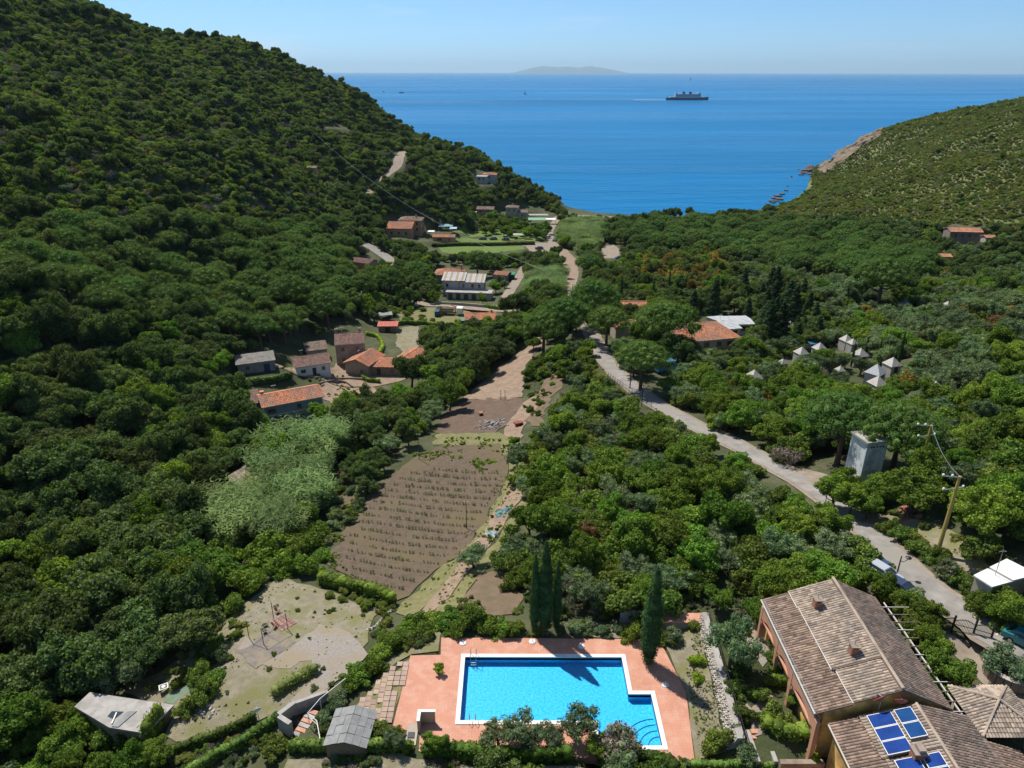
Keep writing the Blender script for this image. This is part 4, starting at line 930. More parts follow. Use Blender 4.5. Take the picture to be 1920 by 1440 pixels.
        for (O, e, u, ln, hp) in (((-l,-w2,H),(1,0,0),(0,c,s),L,1),((l,w2,H),(-1,0,0),(0,-c,s),L,1),((l,-w2,H),(0,1,0),(-c,0,s),W,0),((-l,w2,H),(0,-1,0),(c,0,s),W,0)):
            a = rr; slope(np.array(O)+np.array((0,0,.06)), e, u, [(-k,-k),(ln+k,-k),(ln-a,rs_),(a,rs_)] if ln > 2*a+.05 else [(-k,-k),(ln+k,-k),(ln/2,rs_)])
        rz = H+.1+rr*math.tan(R(pitch)); 
        if L >= W: rp = [(-l+rr,0,rz),(l-rr,0,rz)]
        else: rp = [(0,-w2+rr,rz),(0,w2-rr,rz)]
        hp = MB()
        if abs(L-W) > .1: hp.tube(rp, .12, 6)
        for sx in (-1, 1):
            for sy in (-1, 1):
                q = rp[0] if (sx < 0 if L >= W else sy < 0) else rp[1]; hp.tube([(sx*(l+k*.9), sy*(w2+k*.9), H+.1-k*math.tan(R(pitch))*.9), q], .11, 6)
        hp.build('ridge', rm, t)
    elif kind == 'flat':
        MB().box(-l-k,-w2-k,H+.003,l+k,w2+k,H+.22).build('roof', rm, t)
    for q in wins: opening(t, *q[:5], L, W, 'window', winm, shut)
    for q in doors: opening(t, *q[:5], L, W, 'door', q[5] if len(q) > 5 else M_dark)
    for (cx, cy_, ch) in chims:
        zt = H+(rise-abs(cy_)*math.tan(R(pitch)) if kind in ('gable', 'hip') else 0)
        q = MB().box(cx-.3,cy_-.3,zt-.3,cx+.3,cy_+.3,zt+ch).build('chimney', wm, t); MB().box(cx-.42,cy_-.42,zt+ch+.15,cx+.42,cy_+.42,zt+ch+.25).box(cx-.25,cy_-.25,zt+ch,cx+.25,cy_+.25,zt+ch+.15).build('cap', rm, q)
    return t
def stones(name, parent, a, b, z0a, z1a, z0b, z1b, m, size=.35, out=(0, 0), th=.10, seed=3):
    """rough stones over a wall face running from a to b; the foot is pushed out by `out`"""
    rs = np.random.RandomState(seed); iv, fc = ico(); V = []; F = []; a = np.array(a, float); b = np.array(b, float); L = np.linalg.norm(b-a); n = int(L/size)
    for i in range(n):
        t = (i+.5)/n; z0 = z0a+(z0b-z0a)*t; z1 = z1a+(z1b-z1a)*t; S = math.hypot(z1-z0, math.hypot(*out)); k = max(1, int(S/size))
        for j in range(k):
            s = (j+.5+rs.rand()*.3-.15)/k; p = a+(b-a)*(t+(rs.rand()-.5)*.5/n); c = (p[0]+out[0]*(1-s), p[1]+out[1]*(1-s), z0+(z1-z0)*s)
            r = size*.5*(.8+.4*rs.rand(3)); b_ = len(V); r[2] *= .8
            V += [tuple(q) for q in (np.array(c)+iv*r*(1+.12*rs.randn(len(iv), 1)))]; F += [tuple(b_+q for q in f) for f in fc]
    me = bpy.data.meshes.new(name); me.from_pydata(V, [], F); me.materials.append(m); o = link(name, me, parent=parent); o['kind'] = 'stuff'; return o

# ------------------------------------------------------------------ pool and its terrace
ZD = 35.06
POOL = [(-4.75,47.65),(7.9,47.65),(7.9,45.0),(13.45,45.0),(13.45,50.7),(11.28,50.7),(11.28,55.42),(-4.75,55.42)]
def ring_mesh(outer, inner, z0, z1, nm):
    bm = bmesh.new(); es = []
    for loop in (outer, inner):
        vs = [bm.verts.new((p[0], p[1], z1)) for p in loop]; es += [bm.edges.new((vs[i], vs[(i+1) % len(vs)])) for i in range(len(vs))]
    r = bmesh.ops.triangle_fill(bm, edges=es, use_beauty=True, use_dissolve=False); top = [f for f in bm.faces]
    for f in top:
        if f.normal.z < 0: f.normal_flip()
    ex = bmesh.ops.extrude_edge_only(bm, edges=es); vs = [g for g in ex['geom'] if isinstance(g, bmesh.types.BMVert)]
    for v in vs: v.co.z = z0
    me = bpy.data.meshes.new(nm); bm.to_mesh(me); bm.free(); return me
def offset_poly(P, d):
    n = len(P); out = []; A = sum(P[i][0]*P[(i+1)%n][1]-P[(i+1)%n][0]*P[i][1] for i in range(n)); sg = 1 if A > 0 else -1
    for i in range(n):
        a = np.array(P[i-1]); b = np.array(P[i]); c = np.array(P[(i+1)%n]); d1 = (b-a)/np.linalg.norm(b-a); d2 = (c-b)/np.linalg.norm(c-b)
        n1 = np.array((d1[1],-d1[0]))*sg; n2 = np.array((d2[1],-d2[0]))*sg; k = (n1+n2)/(1+n1@n2); out.append(tuple(b+k*d))
    return out
DECK = [(-10.9,46.6),(-8.3,46.6),(-8.2,44.4),(2.0,44.0),(15.95,43.4),(16.9,51.0),(15.6,58.0),(-7.45,58.2),(-7.3,55.75),(-10.4,55.65)]
me = ring_mesh(DECK, offset_poly(POOL, .42), 34.3, ZD, 'pool_terrace')
nt = M_terra.node_tree; p_ = nt.nodes['Principled BSDF']; src = p_.inputs['Base Color'].links[0].from_socket
bt = nt.nodes.new('ShaderNodeTexBrick'); bt.inputs['Scale'].default_value = 1; bt.inputs['Brick Width'].default_value = .30; bt.inputs['Row Height'].default_value = .30; bt.inputs['Mortar Size'].default_value = .012
bt.offset = 0; bt.inputs['Color1'].default_value = (1,1,1,1); bt.inputs['Color2'].default_value = (.95,.95,.95,1); bt.inputs['Mortar'].default_value = (.84,.84,.84,1)
gg = nt.nodes.new('ShaderNodeNewGeometry'); nt.links.new(gg.outputs['Position'], bt.inputs['Vector']); mm_ = nt.nodes.new('ShaderNodeMix'); mm_.data_type = 'RGBA'; mm_.blend_type = 'MULTIPLY'; mm_.inputs[0].default_value = 1
nt.links.new(src, mm_.inputs[6]); nt.links.new(bt.outputs['Color'], mm_.inputs[7]); nt.links.new(mm_.outputs[2], p_.inputs['Base Color'])
tag(link('pool_terrace', me, M_terra), kind='structure')
pool = thing('swimming_pool', 'swimming pool with bright blue water, white coping and an offset shallow end', 'pool', (4, 51, 35))
pool.location = (0, 0, 0)
link('coping', ring_mesh(offset_poly(POOL, .42), POOL, 34.7, ZD+.06, 'coping'), M_white, pool)
M_poolripple = mat('rippled_mosaic', (.10,.62,.96), (.012,.43,.88), scale=4.5, rough=.4, bump=0, detail=6)  # mosaic blues with water ripple light and sparkle painted into the noise
bas = MB(); n = len(POOL)
for i in range(n): a = POOL[i]; b = POOL[(i+1)%n]; bas.poly([(a[0],a[1],34.22),(b[0],b[1],34.22),(b[0],b[1],34.98),(a[0],a[1],34.98)])
bas.poly([(p[0],p[1],34.22) for p in POOL[:2]]+[(7.9,55.42,34.22),(-4.75,55.42,34.22)]); bas.poly([(7.9,45,34.22),(13.45,45,34.22),(13.45,50.7,34.22),(11.28,50.7,34.22),(11.28,55.42,34.22),(7.9,55.42,34.22)])
bas.build('basin', M_poolripple, pool)
for i, (r, z) in enumerate(((3.5,34.34),(2.75,34.46),(2.0,34.58),(1.25,34.70))):
    q = MB(); arc = [(13.445-r*math.cos(t), 45.005+r*math.sin(t)) for t in np.linspace(0, math.pi/2, 14)]; q.prism([(13.445,45.005)]+arc, 34.223, z); sp_ = q.build('step', M_poolripple, pool); q = MB(); q.tube([(13.445-(r-.03)*math.cos(t), 45.005+(r-.03)*math.sin(t), z+.01) for t in np.linspace(.03, math.pi/2-.03, 14)], .05, 5); q.build('step_edge', mat('step_edge_tiles', (.02,.16,.42), rough=.4), sp_)
wm_ = bpy.data.materials.new('pool_water'); wm_.use_nodes = True; nt = wm_.node_tree; N = nt.nodes; N.clear(); L_ = nt.links
out = N.new('ShaderNodeOutputMaterial'); mx = N.new('ShaderNodeMixShader'); tr = N.new('ShaderNodeBsdfTransparent'); tr.inputs[0].default_value = (.80,.97,1,1)
gl = N.new('ShaderNodeBsdfGlossy'); gl.inputs['Roughness'].default_value = .06; fr = N.new('ShaderNodeFresnel'); fr.inputs[0].default_value = 1.33
ge = N.new('ShaderNodeNewGeometry'); bmp = N.new('ShaderNodeBump'); bmp.inputs['Distance'].default_value = .06; nz = N.new('ShaderNodeTexNoise'); nz.inputs['Scale'].default_value = 3.2; nz.inputs['Detail'].default_value = 4
L_.new(ge.outputs['Position'], nz.inputs['Vector']); L_.new(nz.outputs[0], bmp.inputs['Height']); L_.new(bmp.outputs[0], gl.inputs['Normal']); L_.new(bmp.outputs[0], fr.inputs['Normal'])
L_.new(fr.outputs[0], mx.inputs[0]); L_.new(tr.outputs[0], mx.inputs[1]); L_.new(gl.outputs[0], mx.inputs[2]); L_.new(mx.outputs[0], out.inputs[0])
MB().poly([(p[0],p[1],34.88) for p in POOL[:2]]+[(7.9,55.42,34.88),(-4.75,55.42,34.88)]).poly([(7.9,45,34.88),(13.45,45,34.88),(13.45,50.7,34.88),(11.28,50.7,34.88),(11.28,55.42,34.88),(7.9,55.42,34.88)]).build('water', wm_, pool)
for (x, y, s) in ((-3.9,55.85,-1),(-3.6,47.2,1)):
    q = MB()
    for dx in (-.28, .28): q.tube([(x+dx,y,ZD+.05),(x+dx,y,ZD+.75),(x+dx,y+s*.35,ZD+.95),(x+dx,y+s*.75,ZD+.6),(x+dx,y+s*.8,34.2)], .03, 6)
    for zz in (34.4, 34.7): q.bar((x-.28,y+s*.8,zz),(x+.28,y+s*.8,zz),.08,.03)
    q.build('ladder', M_galv, pool)
for i, (x, y, lab) in enumerate(((-5.1,57.36,'round white umbrella base in the hedge shade at the left of the pool top'),(2.18,57.61,'round white umbrella base on the paving left of the three cypresses'),(7.29,56.94,'round white umbrella base lying in the cypress shadow'),(15.04,51.88,'round white umbrella base right of the pool corner'))):
    t = thing('parasol_stand', lab, 'umbrella stand', (x, y, ZD), 0, 'umbrella bases round the pool')
    MB().lathe([(.34,0),(.36,.05),(.28,.10),(.08,.12)], 18).build('weight', M_white, t); MB().tube([(0,0,.1),(0,0,.42)], .035, 8).build('socket', M_galv, t)
pb = mat('clay_pot', (.42,.18,.10), (.34,.15,.09), scale=5, rough=.8)
def pot(x, y, z, r, label, kind='arb', sc=.4):
    t = thing('potted_plant', label, 'plant', (x, y, z), 0); MB().lathe([(r*.7,0),(r,r*1.2),(r*1.08,r*1.25),(r*1.08,r*1.4),(r*.9,r*1.4),(r*.85,r*1.3)], 14).build('pot', pb, t)
    link('foliage', KINDS[kind][1][0], parent=t, loc=(0, 0, r*1.5), scale=(sc, sc, sc*1.15)); return t
pot(-7.25, 53.4, ZD, .26, 'small bushy plant in a clay pot on the terrace left of the pool', 'limeb', .42)

# ------------------------------------------------------------------ plastered wall with shower, left of the pool
t = thing('shower_wall', 'white-capped plastered shower wall with a basin at the lower left of the pool', 'wall', (-7.6, 46.4, 35))
MB().box(-.9,-.05,-.3,-.7,1.1,1.5).box(-.7,.95,-.3,.6,1.1,1.5).build('wall', M_cream, t); MB().box(-.95,.9,1.5,.68,1.16,1.58).box(-.95,-.1,1.5,-.65,.9,1.58).build('coping', M_white, t)
MB().box(-1.9,-1.4,-.3,-.92,.9,.12).build('slab', M_cream, t); MB().box(-1.75,-.7,.125,-1.15,-.1,.2).build('drain_cover', M_iron, t)

# ------------------------------------------------------------------ villa with the pale tiled roof
def villa():
    t = thing('villa', 'large villa with a pale clay-tiled roof, two chimneys and salmon arches', 'villa', (31, 50, 36.6)); OPEN.append((31, 50, 9))
    e = 5.25; rz = 7.45; x0, x1 = -5.0, 4.7; y0, y1 = -6.9, 6.35; rxx = .75
    wl = MB(); wl.v = [(x0,y0,-1.5),(x1,y0,-1.5),(x1,y1,-1.5),(x0,y1,-1.5),(x0,y0,e-.2),(x1,y0,e+.1),(x1,y1,e+.1),(x0,y1,e-.2),(rxx,y0,rz-.3),(rxx,y1,rz-.3)]
    wl.f = [(0,1,5,8,4),(2,3,7,9,6),(1,2,6,5),(3,0,4,7),(4,8,9,7),(8,5,6,9),(3,2,1,0)]; wl.build('wall', M_ochre, t)
    # arcade along the west side
    ar = MB(); X = x0-.75
    segs = ((y1-.1, y1-4.2), (y1-4.6, y1-8.0), (y1-8.4, y1-13.4))
    for (b, a) in segs:
        n = 12; hw = (b-a)/2; c = (a+b)/2
        for k in range(n):
            s0 = -1+2*k/n; s1 = -1+2*(k+1)/n; f = lambda s: 1.6+1.9*math.sqrt(max(0, 1-(s*.97)**2))
            ya, yb = c+s0*hw, c+s1*hw; ar.quadbox([(X,ya,f(s0)),(X+.3,ya,f(s0)),(X+.3,yb,f(s1)),(X,yb,f(s1)),(X,ya,4.15),(X+.3,ya,4.15),(X+.3,yb,4.15),(X,yb,4.15)])
    for yy in (y1+.1, y1-4.4, y1-8.2, y1-13.6): ar.box(X-.03,yy-.22,-1,X+.33,yy+.22,4.152)
    ar.build('arcade', M_pink, t)
    MB().box(X,y0,2.75,x0-.002,y1,2.9).build('balcony_floor', M_terra, t)
    rl = MB(); rl.bar((X+.05,y0,3.9),(X+.05,y1,3.9),.05); rl.bar((X+.05,y0,3.0),(X+.05,y1,3.0),.04)
    for yy in np.arange(y0, y1, .16): rl.bar((X+.05,yy,3.0),(X+.05,yy,3.9),.02)
    for q in rl.v[:]: pass
    o = rl.build('balcony_railing', M_blueg if False else M_galv, t); o.location = (-.08, 0, 1.2)
    for yy in (4.6, 1.6, -2.2, -5.2): opening(t, 'W', -yy, 3.1, 1.3, 2.0, 10, 14, 'window', M_wood); opening(t, 'W', -yy, .1, 1.3, 2.1, 10, 14, 'door')
    for yy in (-3.5, 1.5): opening(t, 'S', yy, 2.2, 1.0, 1.1, 10, 14, 'window')
    for q in (-4.5, 0, 4): opening(t, 'E', q, 1.8, 1.0, 1.2, 10, 13.2, 'window')
    # roof: lower west strip, raised west field in three steps, east slope
    ov = .3; xe = x0-.85; ze = e-.35; pw = math.atan((rz-.12-ze)/(rxx-xe)); cs = math.cos(pw); sn = math.sin(pw); pe = math.atan((rz-5.25)/(x1+.55-rxx)); ce = math.cos(pe); se = math.sin(pe)
    wlen = (rxx-xe)/cs; ya, yb = y0-ov, y1+ov
    O = (xe, yb, ze); E = (0,-1,0); U = (cs,0,sn); LL = yb-ya
    tiles('roof_tiles', t, O, E, U, [(0,0),(LL,0),(LL,3.0),(0,3.0)], M_tilebrown)
    up = np.array((-sn,0,cs))
    for (a, b, h, u0) in ((0,2.45,.16,2.75),(2.45,10.3,.30,2.85),(10.3,LL,.16,3.15)):
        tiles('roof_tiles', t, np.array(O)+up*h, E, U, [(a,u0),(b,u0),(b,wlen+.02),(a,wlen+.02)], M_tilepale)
        q = MB(); P0 = np.array(O)+up*(h-.12)+np.array(U)*(u0-.06)
        q.bar(P0+np.array(E)*a, P0+np.array(E)*b, .12, .30, up=tuple(up)); q.build('step_flashing', M_gutter, t)
    q = MB(); q.bar(np.array(O)+up*.2+np.array(E)*10.35+np.array(U)*2.9, np.array(O)+up*.2+np.array(E)*10.35+np.array(U)*wlen, .12, .28, up=tuple(up)); q.build('step_edge', M_under, t)
    ee = (x1+.55-rxx)/ce
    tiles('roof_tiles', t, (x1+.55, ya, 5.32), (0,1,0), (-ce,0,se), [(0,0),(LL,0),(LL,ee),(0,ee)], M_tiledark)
    MB().tube([(rxx,ya,rz+.24),(rxx,yb,rz+.24)], .15, 7).build('ridge', M_tilepale, t)
    MB().tube([(xe-.08,ya,ze-.02),(xe-.08,yb,ze-.02)], .09, 6).tube([(xe+.1,ya+.2,ze-.1),(xe+.6,ya+.35,ze-.8),(x0-.02,y0+.0,-1)], .06, 6).build('gutter', M_gutter, t)
    MB().tube([(x1+.62,ya,5.25),(x1+.62,yb,5.25)], .09, 6).build('gutter', M_gutter, t)
    for (cx, cy_) in ((-1.9, 3.6), (-1.2, -2.6)):
        z = rz-(rxx-cx)*math.tan(pw); q = MB().box(cx-.33,cy_-.33,z-.3,cx+.33,cy_+.33,z+.95).build('chimney', mat('chimney_brick', (.36,.17,.10), (.28,.13,.08), scale=4, rough=.85), t)
        k = MB()
        for sx in (-.28, .28):
            for sy in (-.28, .28): k.box(cx+sx-.07,cy_+sy-.07,z+.95,cx+sx+.07,cy_+sy+.07,z+1.15)
        k.box(cx-.42,cy_-.42,z+1.15,cx+.42,cy_+.42,z+1.22); k.tube([(cx,cy_,z+1.2),(cx,cy_,z+1.7)], .03, 5); k.build('cap', M_tilepale, q)
    return t
villa()
def dish(x, y, z, r, az, label, m, post=1.2, group=None):
    t = thing('satellite_dish', label, 'satellite dish', (x, y, z), az, group); M = Matrix.Translation((0, 0, post+r*.5)) @ Matrix.Rotation(R(-62), 4, 'X')
    MB().tube([(0,0,-.3),(0,0,post+r*.3)], .03, 6).build('post', M_galv, t)
    MB().lathe([(.03,0),(r*.5,.05),(r*.85,.14),(r,.2),(r*.98,.22),(r*.5,.08),(.03,.03)], 20, M=M).build('reflector', m, t)
    q = MB(); q.tube([M @ Vector((0,-r*.9,.15)), M @ Vector((0,-.1,r*1.0))], .02, 5); q.box(-.06,-.06,-.06,.06,.06,.06, M @ Matrix.Translation((0,-.1,r))); q.build('arm', M_galv, t)
M_dishred = mat('red_painted_dish', (.42,.12,.085), rough=.5)
dish(30.0, 42.5, 42.1, .55, R(20), 'left one of the two brick-red satellite dishes on the villa gable', M_dishred, .9)
dish(31.6, 42.4, 42.3, .55, R(-10), 'right one of the two brick-red satellite dishes on the villa gable', M_dishred, .5)

def annex():
    t = thing('annex', 'ochre annex with solar panels on its clay-tiled roof', 'house', (32.2, 36.2, 36)); OPEN.append((32, 37, 8))
    x0, x1 = -5.6, 5.0; y0, y1 = -6, 5.9; e = 4.9; rx = .7; p = 17; rz = e+(rx-x0)*math.tan(R(p))
    wl = MB(); wl.v = [(x0,y0,-1.5),(x1,y0,-1.5),(x1,y1,-1.5),(x0,y1,-1.5),(x0,y0,e),(x1,y0,e+.2),(x1,y1,e+.2),(x0,y1,e),(rx,y0,rz-.1),(rx,y1,rz-.1)]
    wl.f = [(0,1,5,8,4),(2,3,7,9,6),(1,2,6,5),(3,0,4,7),(4,8,9,7),(8,5,6,9),(3,2,1,0)]; wl.build('wall', M_ochre, t)
    cs, sn = math.cos(R(p)), math.sin(R(p)); ov = .4; yb = y1+ov; LL = yb-y0; O = np.array((x0-ov, yb, e-ov*math.tan(R(p))+.06)); E = np.array((0,-1,0)); U = np.array((cs,0,sn)); up = np.array((-sn,0,cs)); wl_ = (rx-x0+ov)/cs
    tiles('roof_tiles', t, O, E, U, [(0,0),(LL,0),(LL,2.6),(0,2.6)], M_tilebrown)
    tiles('roof_tiles', t, O+up*.15, E, U, [(0,2.45),(4.1,2.45),(4.1,wl_),(0,wl_)], M_tilepale); tiles('roof_tiles', t, O+up*.05, E, U, [(4.1,2.7),(LL,2.7),(LL,wl_),(4.1,wl_)], M_tilepale)
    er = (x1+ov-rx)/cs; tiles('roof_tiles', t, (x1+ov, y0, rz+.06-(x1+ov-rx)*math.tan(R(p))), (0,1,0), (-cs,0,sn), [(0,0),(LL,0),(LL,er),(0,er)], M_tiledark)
    MB().tube([(rx,y0,rz+.22),(rx,yb,rz+.22)], .14, 7).build('ridge', M_tilepale, t)
    MB().tube([(x0-ov-.07,y0,e-.12),(x0-ov-.07,yb,e-.12)], .08, 6).build('gutter', M_gutter, t)
    M_cell = mat('solar_glass', (.006,.03,.17), (.012,.06,.27), scale=.4, rough=.12, spec=.9)
    M_cell2 = mat('solar_glass_teal', (.006,.045,.16), (.010,.07,.22), scale=.4, rough=.12, spec=.9)
    # panels: (start along the ridge, start up the slope, width, height, rows)
    for (a, u0, wd, ln, mm) in ((.45,2.9,1.25,1.9,M_cell),(1.75,2.9,1.15,1.9,M_cell),(2.95,2.9,1.15,1.9,M_cell),(.45,5.05,1.3,1.35,M_cell2),(1.80,5.05,1.35,1.35,M_cell2),(4.6,3.1,1.3,1.75,M_cell),(4.6,5.1,1.15,1.35,M_cell),(5.8,5.1,1.15,1.35,M_cell),(5.95,3.1,1.2,1.75,M_cell),(7.1,3.1,1.2,1.75,M_cell)):
        base = O+up*.42+E*a+U*u0; c = [base, base+E*wd, base+E*wd+U*ln, base+U*ln]
        q = MB().quadbox([p_ for p_ in c]+[p_+up*.09 for p_ in c]); f = q.build('solar_panel', M_white, t)
        g = [base+E*.06+U*.05, base+E*(wd-.06)+U*.05, base+E*(wd-.06)+U*(ln-.05), base+E*.06+U*(ln-.05)]; MB().quadbox([p_+up*.092 for p_ in g]+[p_+up*.11 for p_ in g]).build('glass', mm, f)
        q = MB()
        for k in (0, 1): q.bar(c[k]+U*.3, c[k]+U*.3-up*.35, .06); q.bar(c[3-k]-U*.3, c[3-k]-U*.3-up*.35, .06)
        q.build('bracket', M_galv, f)['kind'] = 'stuff'
    cx, cy_ = -1.5, y1-4.2; z = e+(cx-x0)*math.tan(R(p)); q = MB().box(cx-.42,cy_-.36,z-.2,cx+.42,cy_+.36,z+1.1).build('chimney', MATS['chimney_brick'], t); MB().box(cx-.52,cy_-.46,z+1.1,cx+.52,cy_+.46,z+1.2).box(cx-.2,cy_-.36,z+1.2,cx+.3,cy_+.36,z+1.5).build('cap', M_tilepale, q)
    opening(t, 'S', 0, 2, 1, 1.2, 10.6, 12)
annex()
def gazebo():
    t = thing('gazebo', 'open gazebo with a pyramid roof of pale clay tiles', 'gazebo', (40.2, 43.2, 39.2)); OPEN.append((40.2, 43.2, 3.5))
    h = 2.35; r = 2.35; c = math.cos(R(24)); s = math.sin(R(24)); S = r/c
    for (O, e, u) in (((-r,-r,h),(1,0,0),(0,c,s)),((r,r,h),(-1,0,0),(0,-c,s)),((r,-r,h),(0,1,0),(-c,0,s)),((-r,r,h),(0,-1,0),(c,0,s))): tiles('roof_tiles', t, O, e, u, [(-.25,-.25),(2*r+.25,-.25),(r,S)], M_tilepale)
    k = MB()
    for sx in (-1, 1):
        for sy in (-1, 1): k.tube([(sx*(r+.2),sy*(r+.2),h-.05),(0,0,h+r*math.tan(R(24))+.16)], .11, 6)
    k.build('ridge', M_tilepale, t)
    for sx in (-1, 1):
        for sy in (-1, 1): MB().box(sx*1.9-.17,sy*1.9-.17,-1,sx*1.9+.17,sy*1.9+.17,h-.05).build('pillar', M_cream, t)
    q = MB()
    for sg in (-1, 1): q.bar((-2,sg*1.9,h-.16),(2,sg*1.9,h-.16),.16,.2); q.bar((sg*1.9,-1.8,h-.158),(sg*1.9,1.8,h-.158),.16,.2)
    q.build('beam', M_wood, t)
gazebo()
t = thing('side_roof', 'low tiled side roof between annex and gazebo', 'roof', (38.6, 37.8, 38.5))
tiles('roof_tiles', t, (1.9,-3.2,1.9), (0,1,0), (-math.cos(R(20)),0,math.sin(R(20))), [(0,0),(5.6,0),(5.6,3.2),(0,3.2)], M_tilebrown)
MB().box(-1.0,-3.0,-1.5,1.7,2.2,1.75).build('wall', M_ochre, t)
# pergola along the east side of the villa
t = thing('pergola', 'white-beamed pergola running along the right side of the villa', 'pergola', (36.8, 50, 39.0)); 
q = MB(); q.bar((0.6,-7,2.2),(0.6,6.6,2.2),.10,.12); q.build('beam', M_gutter, t); q = MB().bar((2.3,-7,2.15),(2.3,6.6,2.15),.08,.10).build('beam', M_wood, t)
for i, yy in enumerate(np.arange(-6.8, 6.8, 1.05)): MB().bar((-.3,yy,2.32),(2.7,yy,2.30),.06,.09).build('rafter', M_wood if i % 3 else M_gutter, t)
for yy in (-6.8,-3.4,0,3.4,6.5): MB().bar((2.3,yy,-2.5),(2.3,yy,2.1),.12).build('post', M_wood, t)

# ------------------------------------------------------------------ garden of the villa
rw = thing('retaining_wall', 'sloping pale rubble-stone retaining wall between pool lawn and villa garden', 'wall', (0, 0, 0))
q = MB(); q.v = [(20.0,60.2,34.4),(20.5,60.2,36.75),(21.1,60.2,36.75),(21.1,60.2,34.4),(18.75,44.4,34.4),(19.75,44.4,36.75),(20.4,44.4,36.75),(20.4,44.4,34.4)]
q.f = [(0,1,5,4),(1,2,6,5),(2,3,7,6),(0,3,2,1),(4,5,6,7)]; q.build('body', M_conc, rw)
stones('stones', rw, (20.45,60.1), (19.72,44.5), 34.9, 36.78, 34.9, 36.78, M_stone, .26, (-.75,-.05))
rl = thing('garden_railing', 'thin dark metal railing on top of the sloping stone wall', 'railing', (0, 0, 0)); a = Vector((20.95,59.9,36.75)); b = Vector((20.25,44.5,36.75))
q = MB(); q.bar(a+Vector((0,0,1)), b+Vector((0,0,1)), .05); q.bar(a+Vector((0,0,.55)), b+Vector((0,0,.55)), .035); q.build('rail', M_iron, rl)
for k in range(11): c = a.lerp(b, k/10); MB().bar(c, c+Vector((0,0,1.02)), .05).build('post', M_iron, rl)
def wpx(px, py, z): return at_z(px, py, z)
sheet('garden_path', [wpx(1398,1320,36.6)[:2],wpx(1425,1300,36.6)[:2],wpx(1450,1305,36.6)[:2],wpx(1440,1340,36.6)[:2],wpx(1428,1378,36.6)[:2],wpx(1412,1378,36.6)[:2],wpx(1408,1350,36.6)[:2]], M_dust, .0, world=True, wob=.08)
sheet('villa_court', [wpx(1400,1150,36.7)[:2],wpx(1440,1150,36.7)[:2],wpx(1462,1215,36.7)[:2],wpx(1430,1250,36.7)[:2],wpx(1400,1200,36.7)[:2]], M_gravel, .0, world=True, wob=.1)
sheet('lawn_strip', [(16.1,43.6),(18.9,44.2),(20.1,59.6),(15.8,59.3),(16.9,51)], M_dry, .02, world=True, wob=.15)
st = thing('garden_steps', 'short flight of terracotta-edged steps below the clipped hedges', 'steps', at_z(1424, 1395, 36))
for i in range(7): MB().box(-.55,1.1-.42*(i+1),-1.5,.55,1.1-.42*i,.55-.17*i).build('tread', M_terra if i % 1 == 0 else M_conc, st)
for s in (-1, 1): MB().box(s*.75-.18,-2.0,-1.5,s*.75+.18,1.2,.35).build('side_wall', M_conc, st)
sheet('lower_court', [(21.9,38.5),(27,38.5),(27,41.6),(22.4,41.9)], M_terra, .05, world=True, wob=.02)
tw_ = thing('terrace_wall', 'low stone terrace wall under the clipped hedges', 'wall', (0, 0, 0)); MB().box(22.7,41.9,34.5,26.4,42.35,36.75).build('body', M_rubble, tw_)
w2 = thing('garden_wall', 'low pale garden wall with a flat coping in front of the dry strip', 'wall', (0, 0, 0)); q = MB(); q.box(15.9,42.6,34,20.4,43.0,35.5).build('body', M_conc, w2); MB().box(15.9,42.52,35.5,20.4,43.08,35.58).build('coping', M_stone, w2)
# terraced masonry above the pool
for (x, y, w_, d, z, h, lab) in ((14.8,60.6,3.0,.35,35.2,1.2,'long low grey boundary wall behind the cypress at the pool'),(18.6,60.0,3.2,1.4,35.2,.9,'terracotta-topped masonry landing at the head of the stone wall')):
    t = thing('boundary_wall', lab, 'wall', (x, y, z)); MB().box(-w_,-d/2,-1,w_,d/2,h).build('body', M_conc, t); MB().box(-w_-.05,-d/2-.05,h,w_+.05,d/2+.05,h+.07).build('coping', M_terra if 'landing' in lab else M_conc, t)

# ------------------------------------------------------------------ entrance gate and curved wall
def gate():
    t = thing('entrance_gate', 'double iron entrance gate with arched top rails between driveway and road', 'gate', (0, 0, 0)); z0 = 39.25
    P = [np.array(cast(*p)[:2]) for p in ((1756,1180),(1783,1186),(1822,1196),(1855,1206))]; ZZ = [float(hgt(*p))+.1 for p in P]; z0 = max(ZZ)
    for i, p in enumerate(P[1:]): MB().bar((*p,ZZ[i+1]-1),(*p,z0+2.0+.25*(i == 1)),.14).build('post', M_iron, t)
    for i in range(3):
        a, b = P[i], P[i+1]; f = MB(); hh = lambda s: 1.35+.35*math.sin(math.pi*s) if i else 1.2+.5*s
        f.bar((*a,z0+.15),(*b,z0+.15),.06); f.bar((*a,z0+.95),(*b,z0+.95),.05)
        for k in range(8): s0, s1 = k/8, (k+1)/8; p0 = a+(b-a)*s0; p1 = a+(b-a)*s1; f.bar((*p0,z0+hh(s0)),(*p1,z0+hh(s1)),.05)
        L = MB(); n = 14
        for k in range(n): s = (k+.5)/n; p = a+(b-a)*s; L.bar((*p,z0+.15),(*p,z0+hh(s)+.12),.025)
        o = f.build('gate_leaf', M_iron, t); L.build('bars', M_iron, o)
gate()
cw = thing('curved_wall', 'curved rubble-stone wall sweeping round the driveway planter', 'wall', (0, 0, 0))
P = [np.array(at_z(*p, 39.9)[:2]) for p in ((1856,1185),(1868,1196),(1872,1212),(1860,1225),(1850,1240),(1852,1255),(1870,1272),(1895,1285),(1925,1292),(1960,1296))]
C = catmull([(p[0], p[1], 0) for p in P], .5); q = MB(); cp = MB()
for a, b in zip(C[:-1], C[1:]): q.bar((a[0],a[1],39.3),(b[0],b[1],39.3),.42,2.2); cp.bar((a[0],a[1],40.45),(b[0],b[1],40.45),.52,.10)
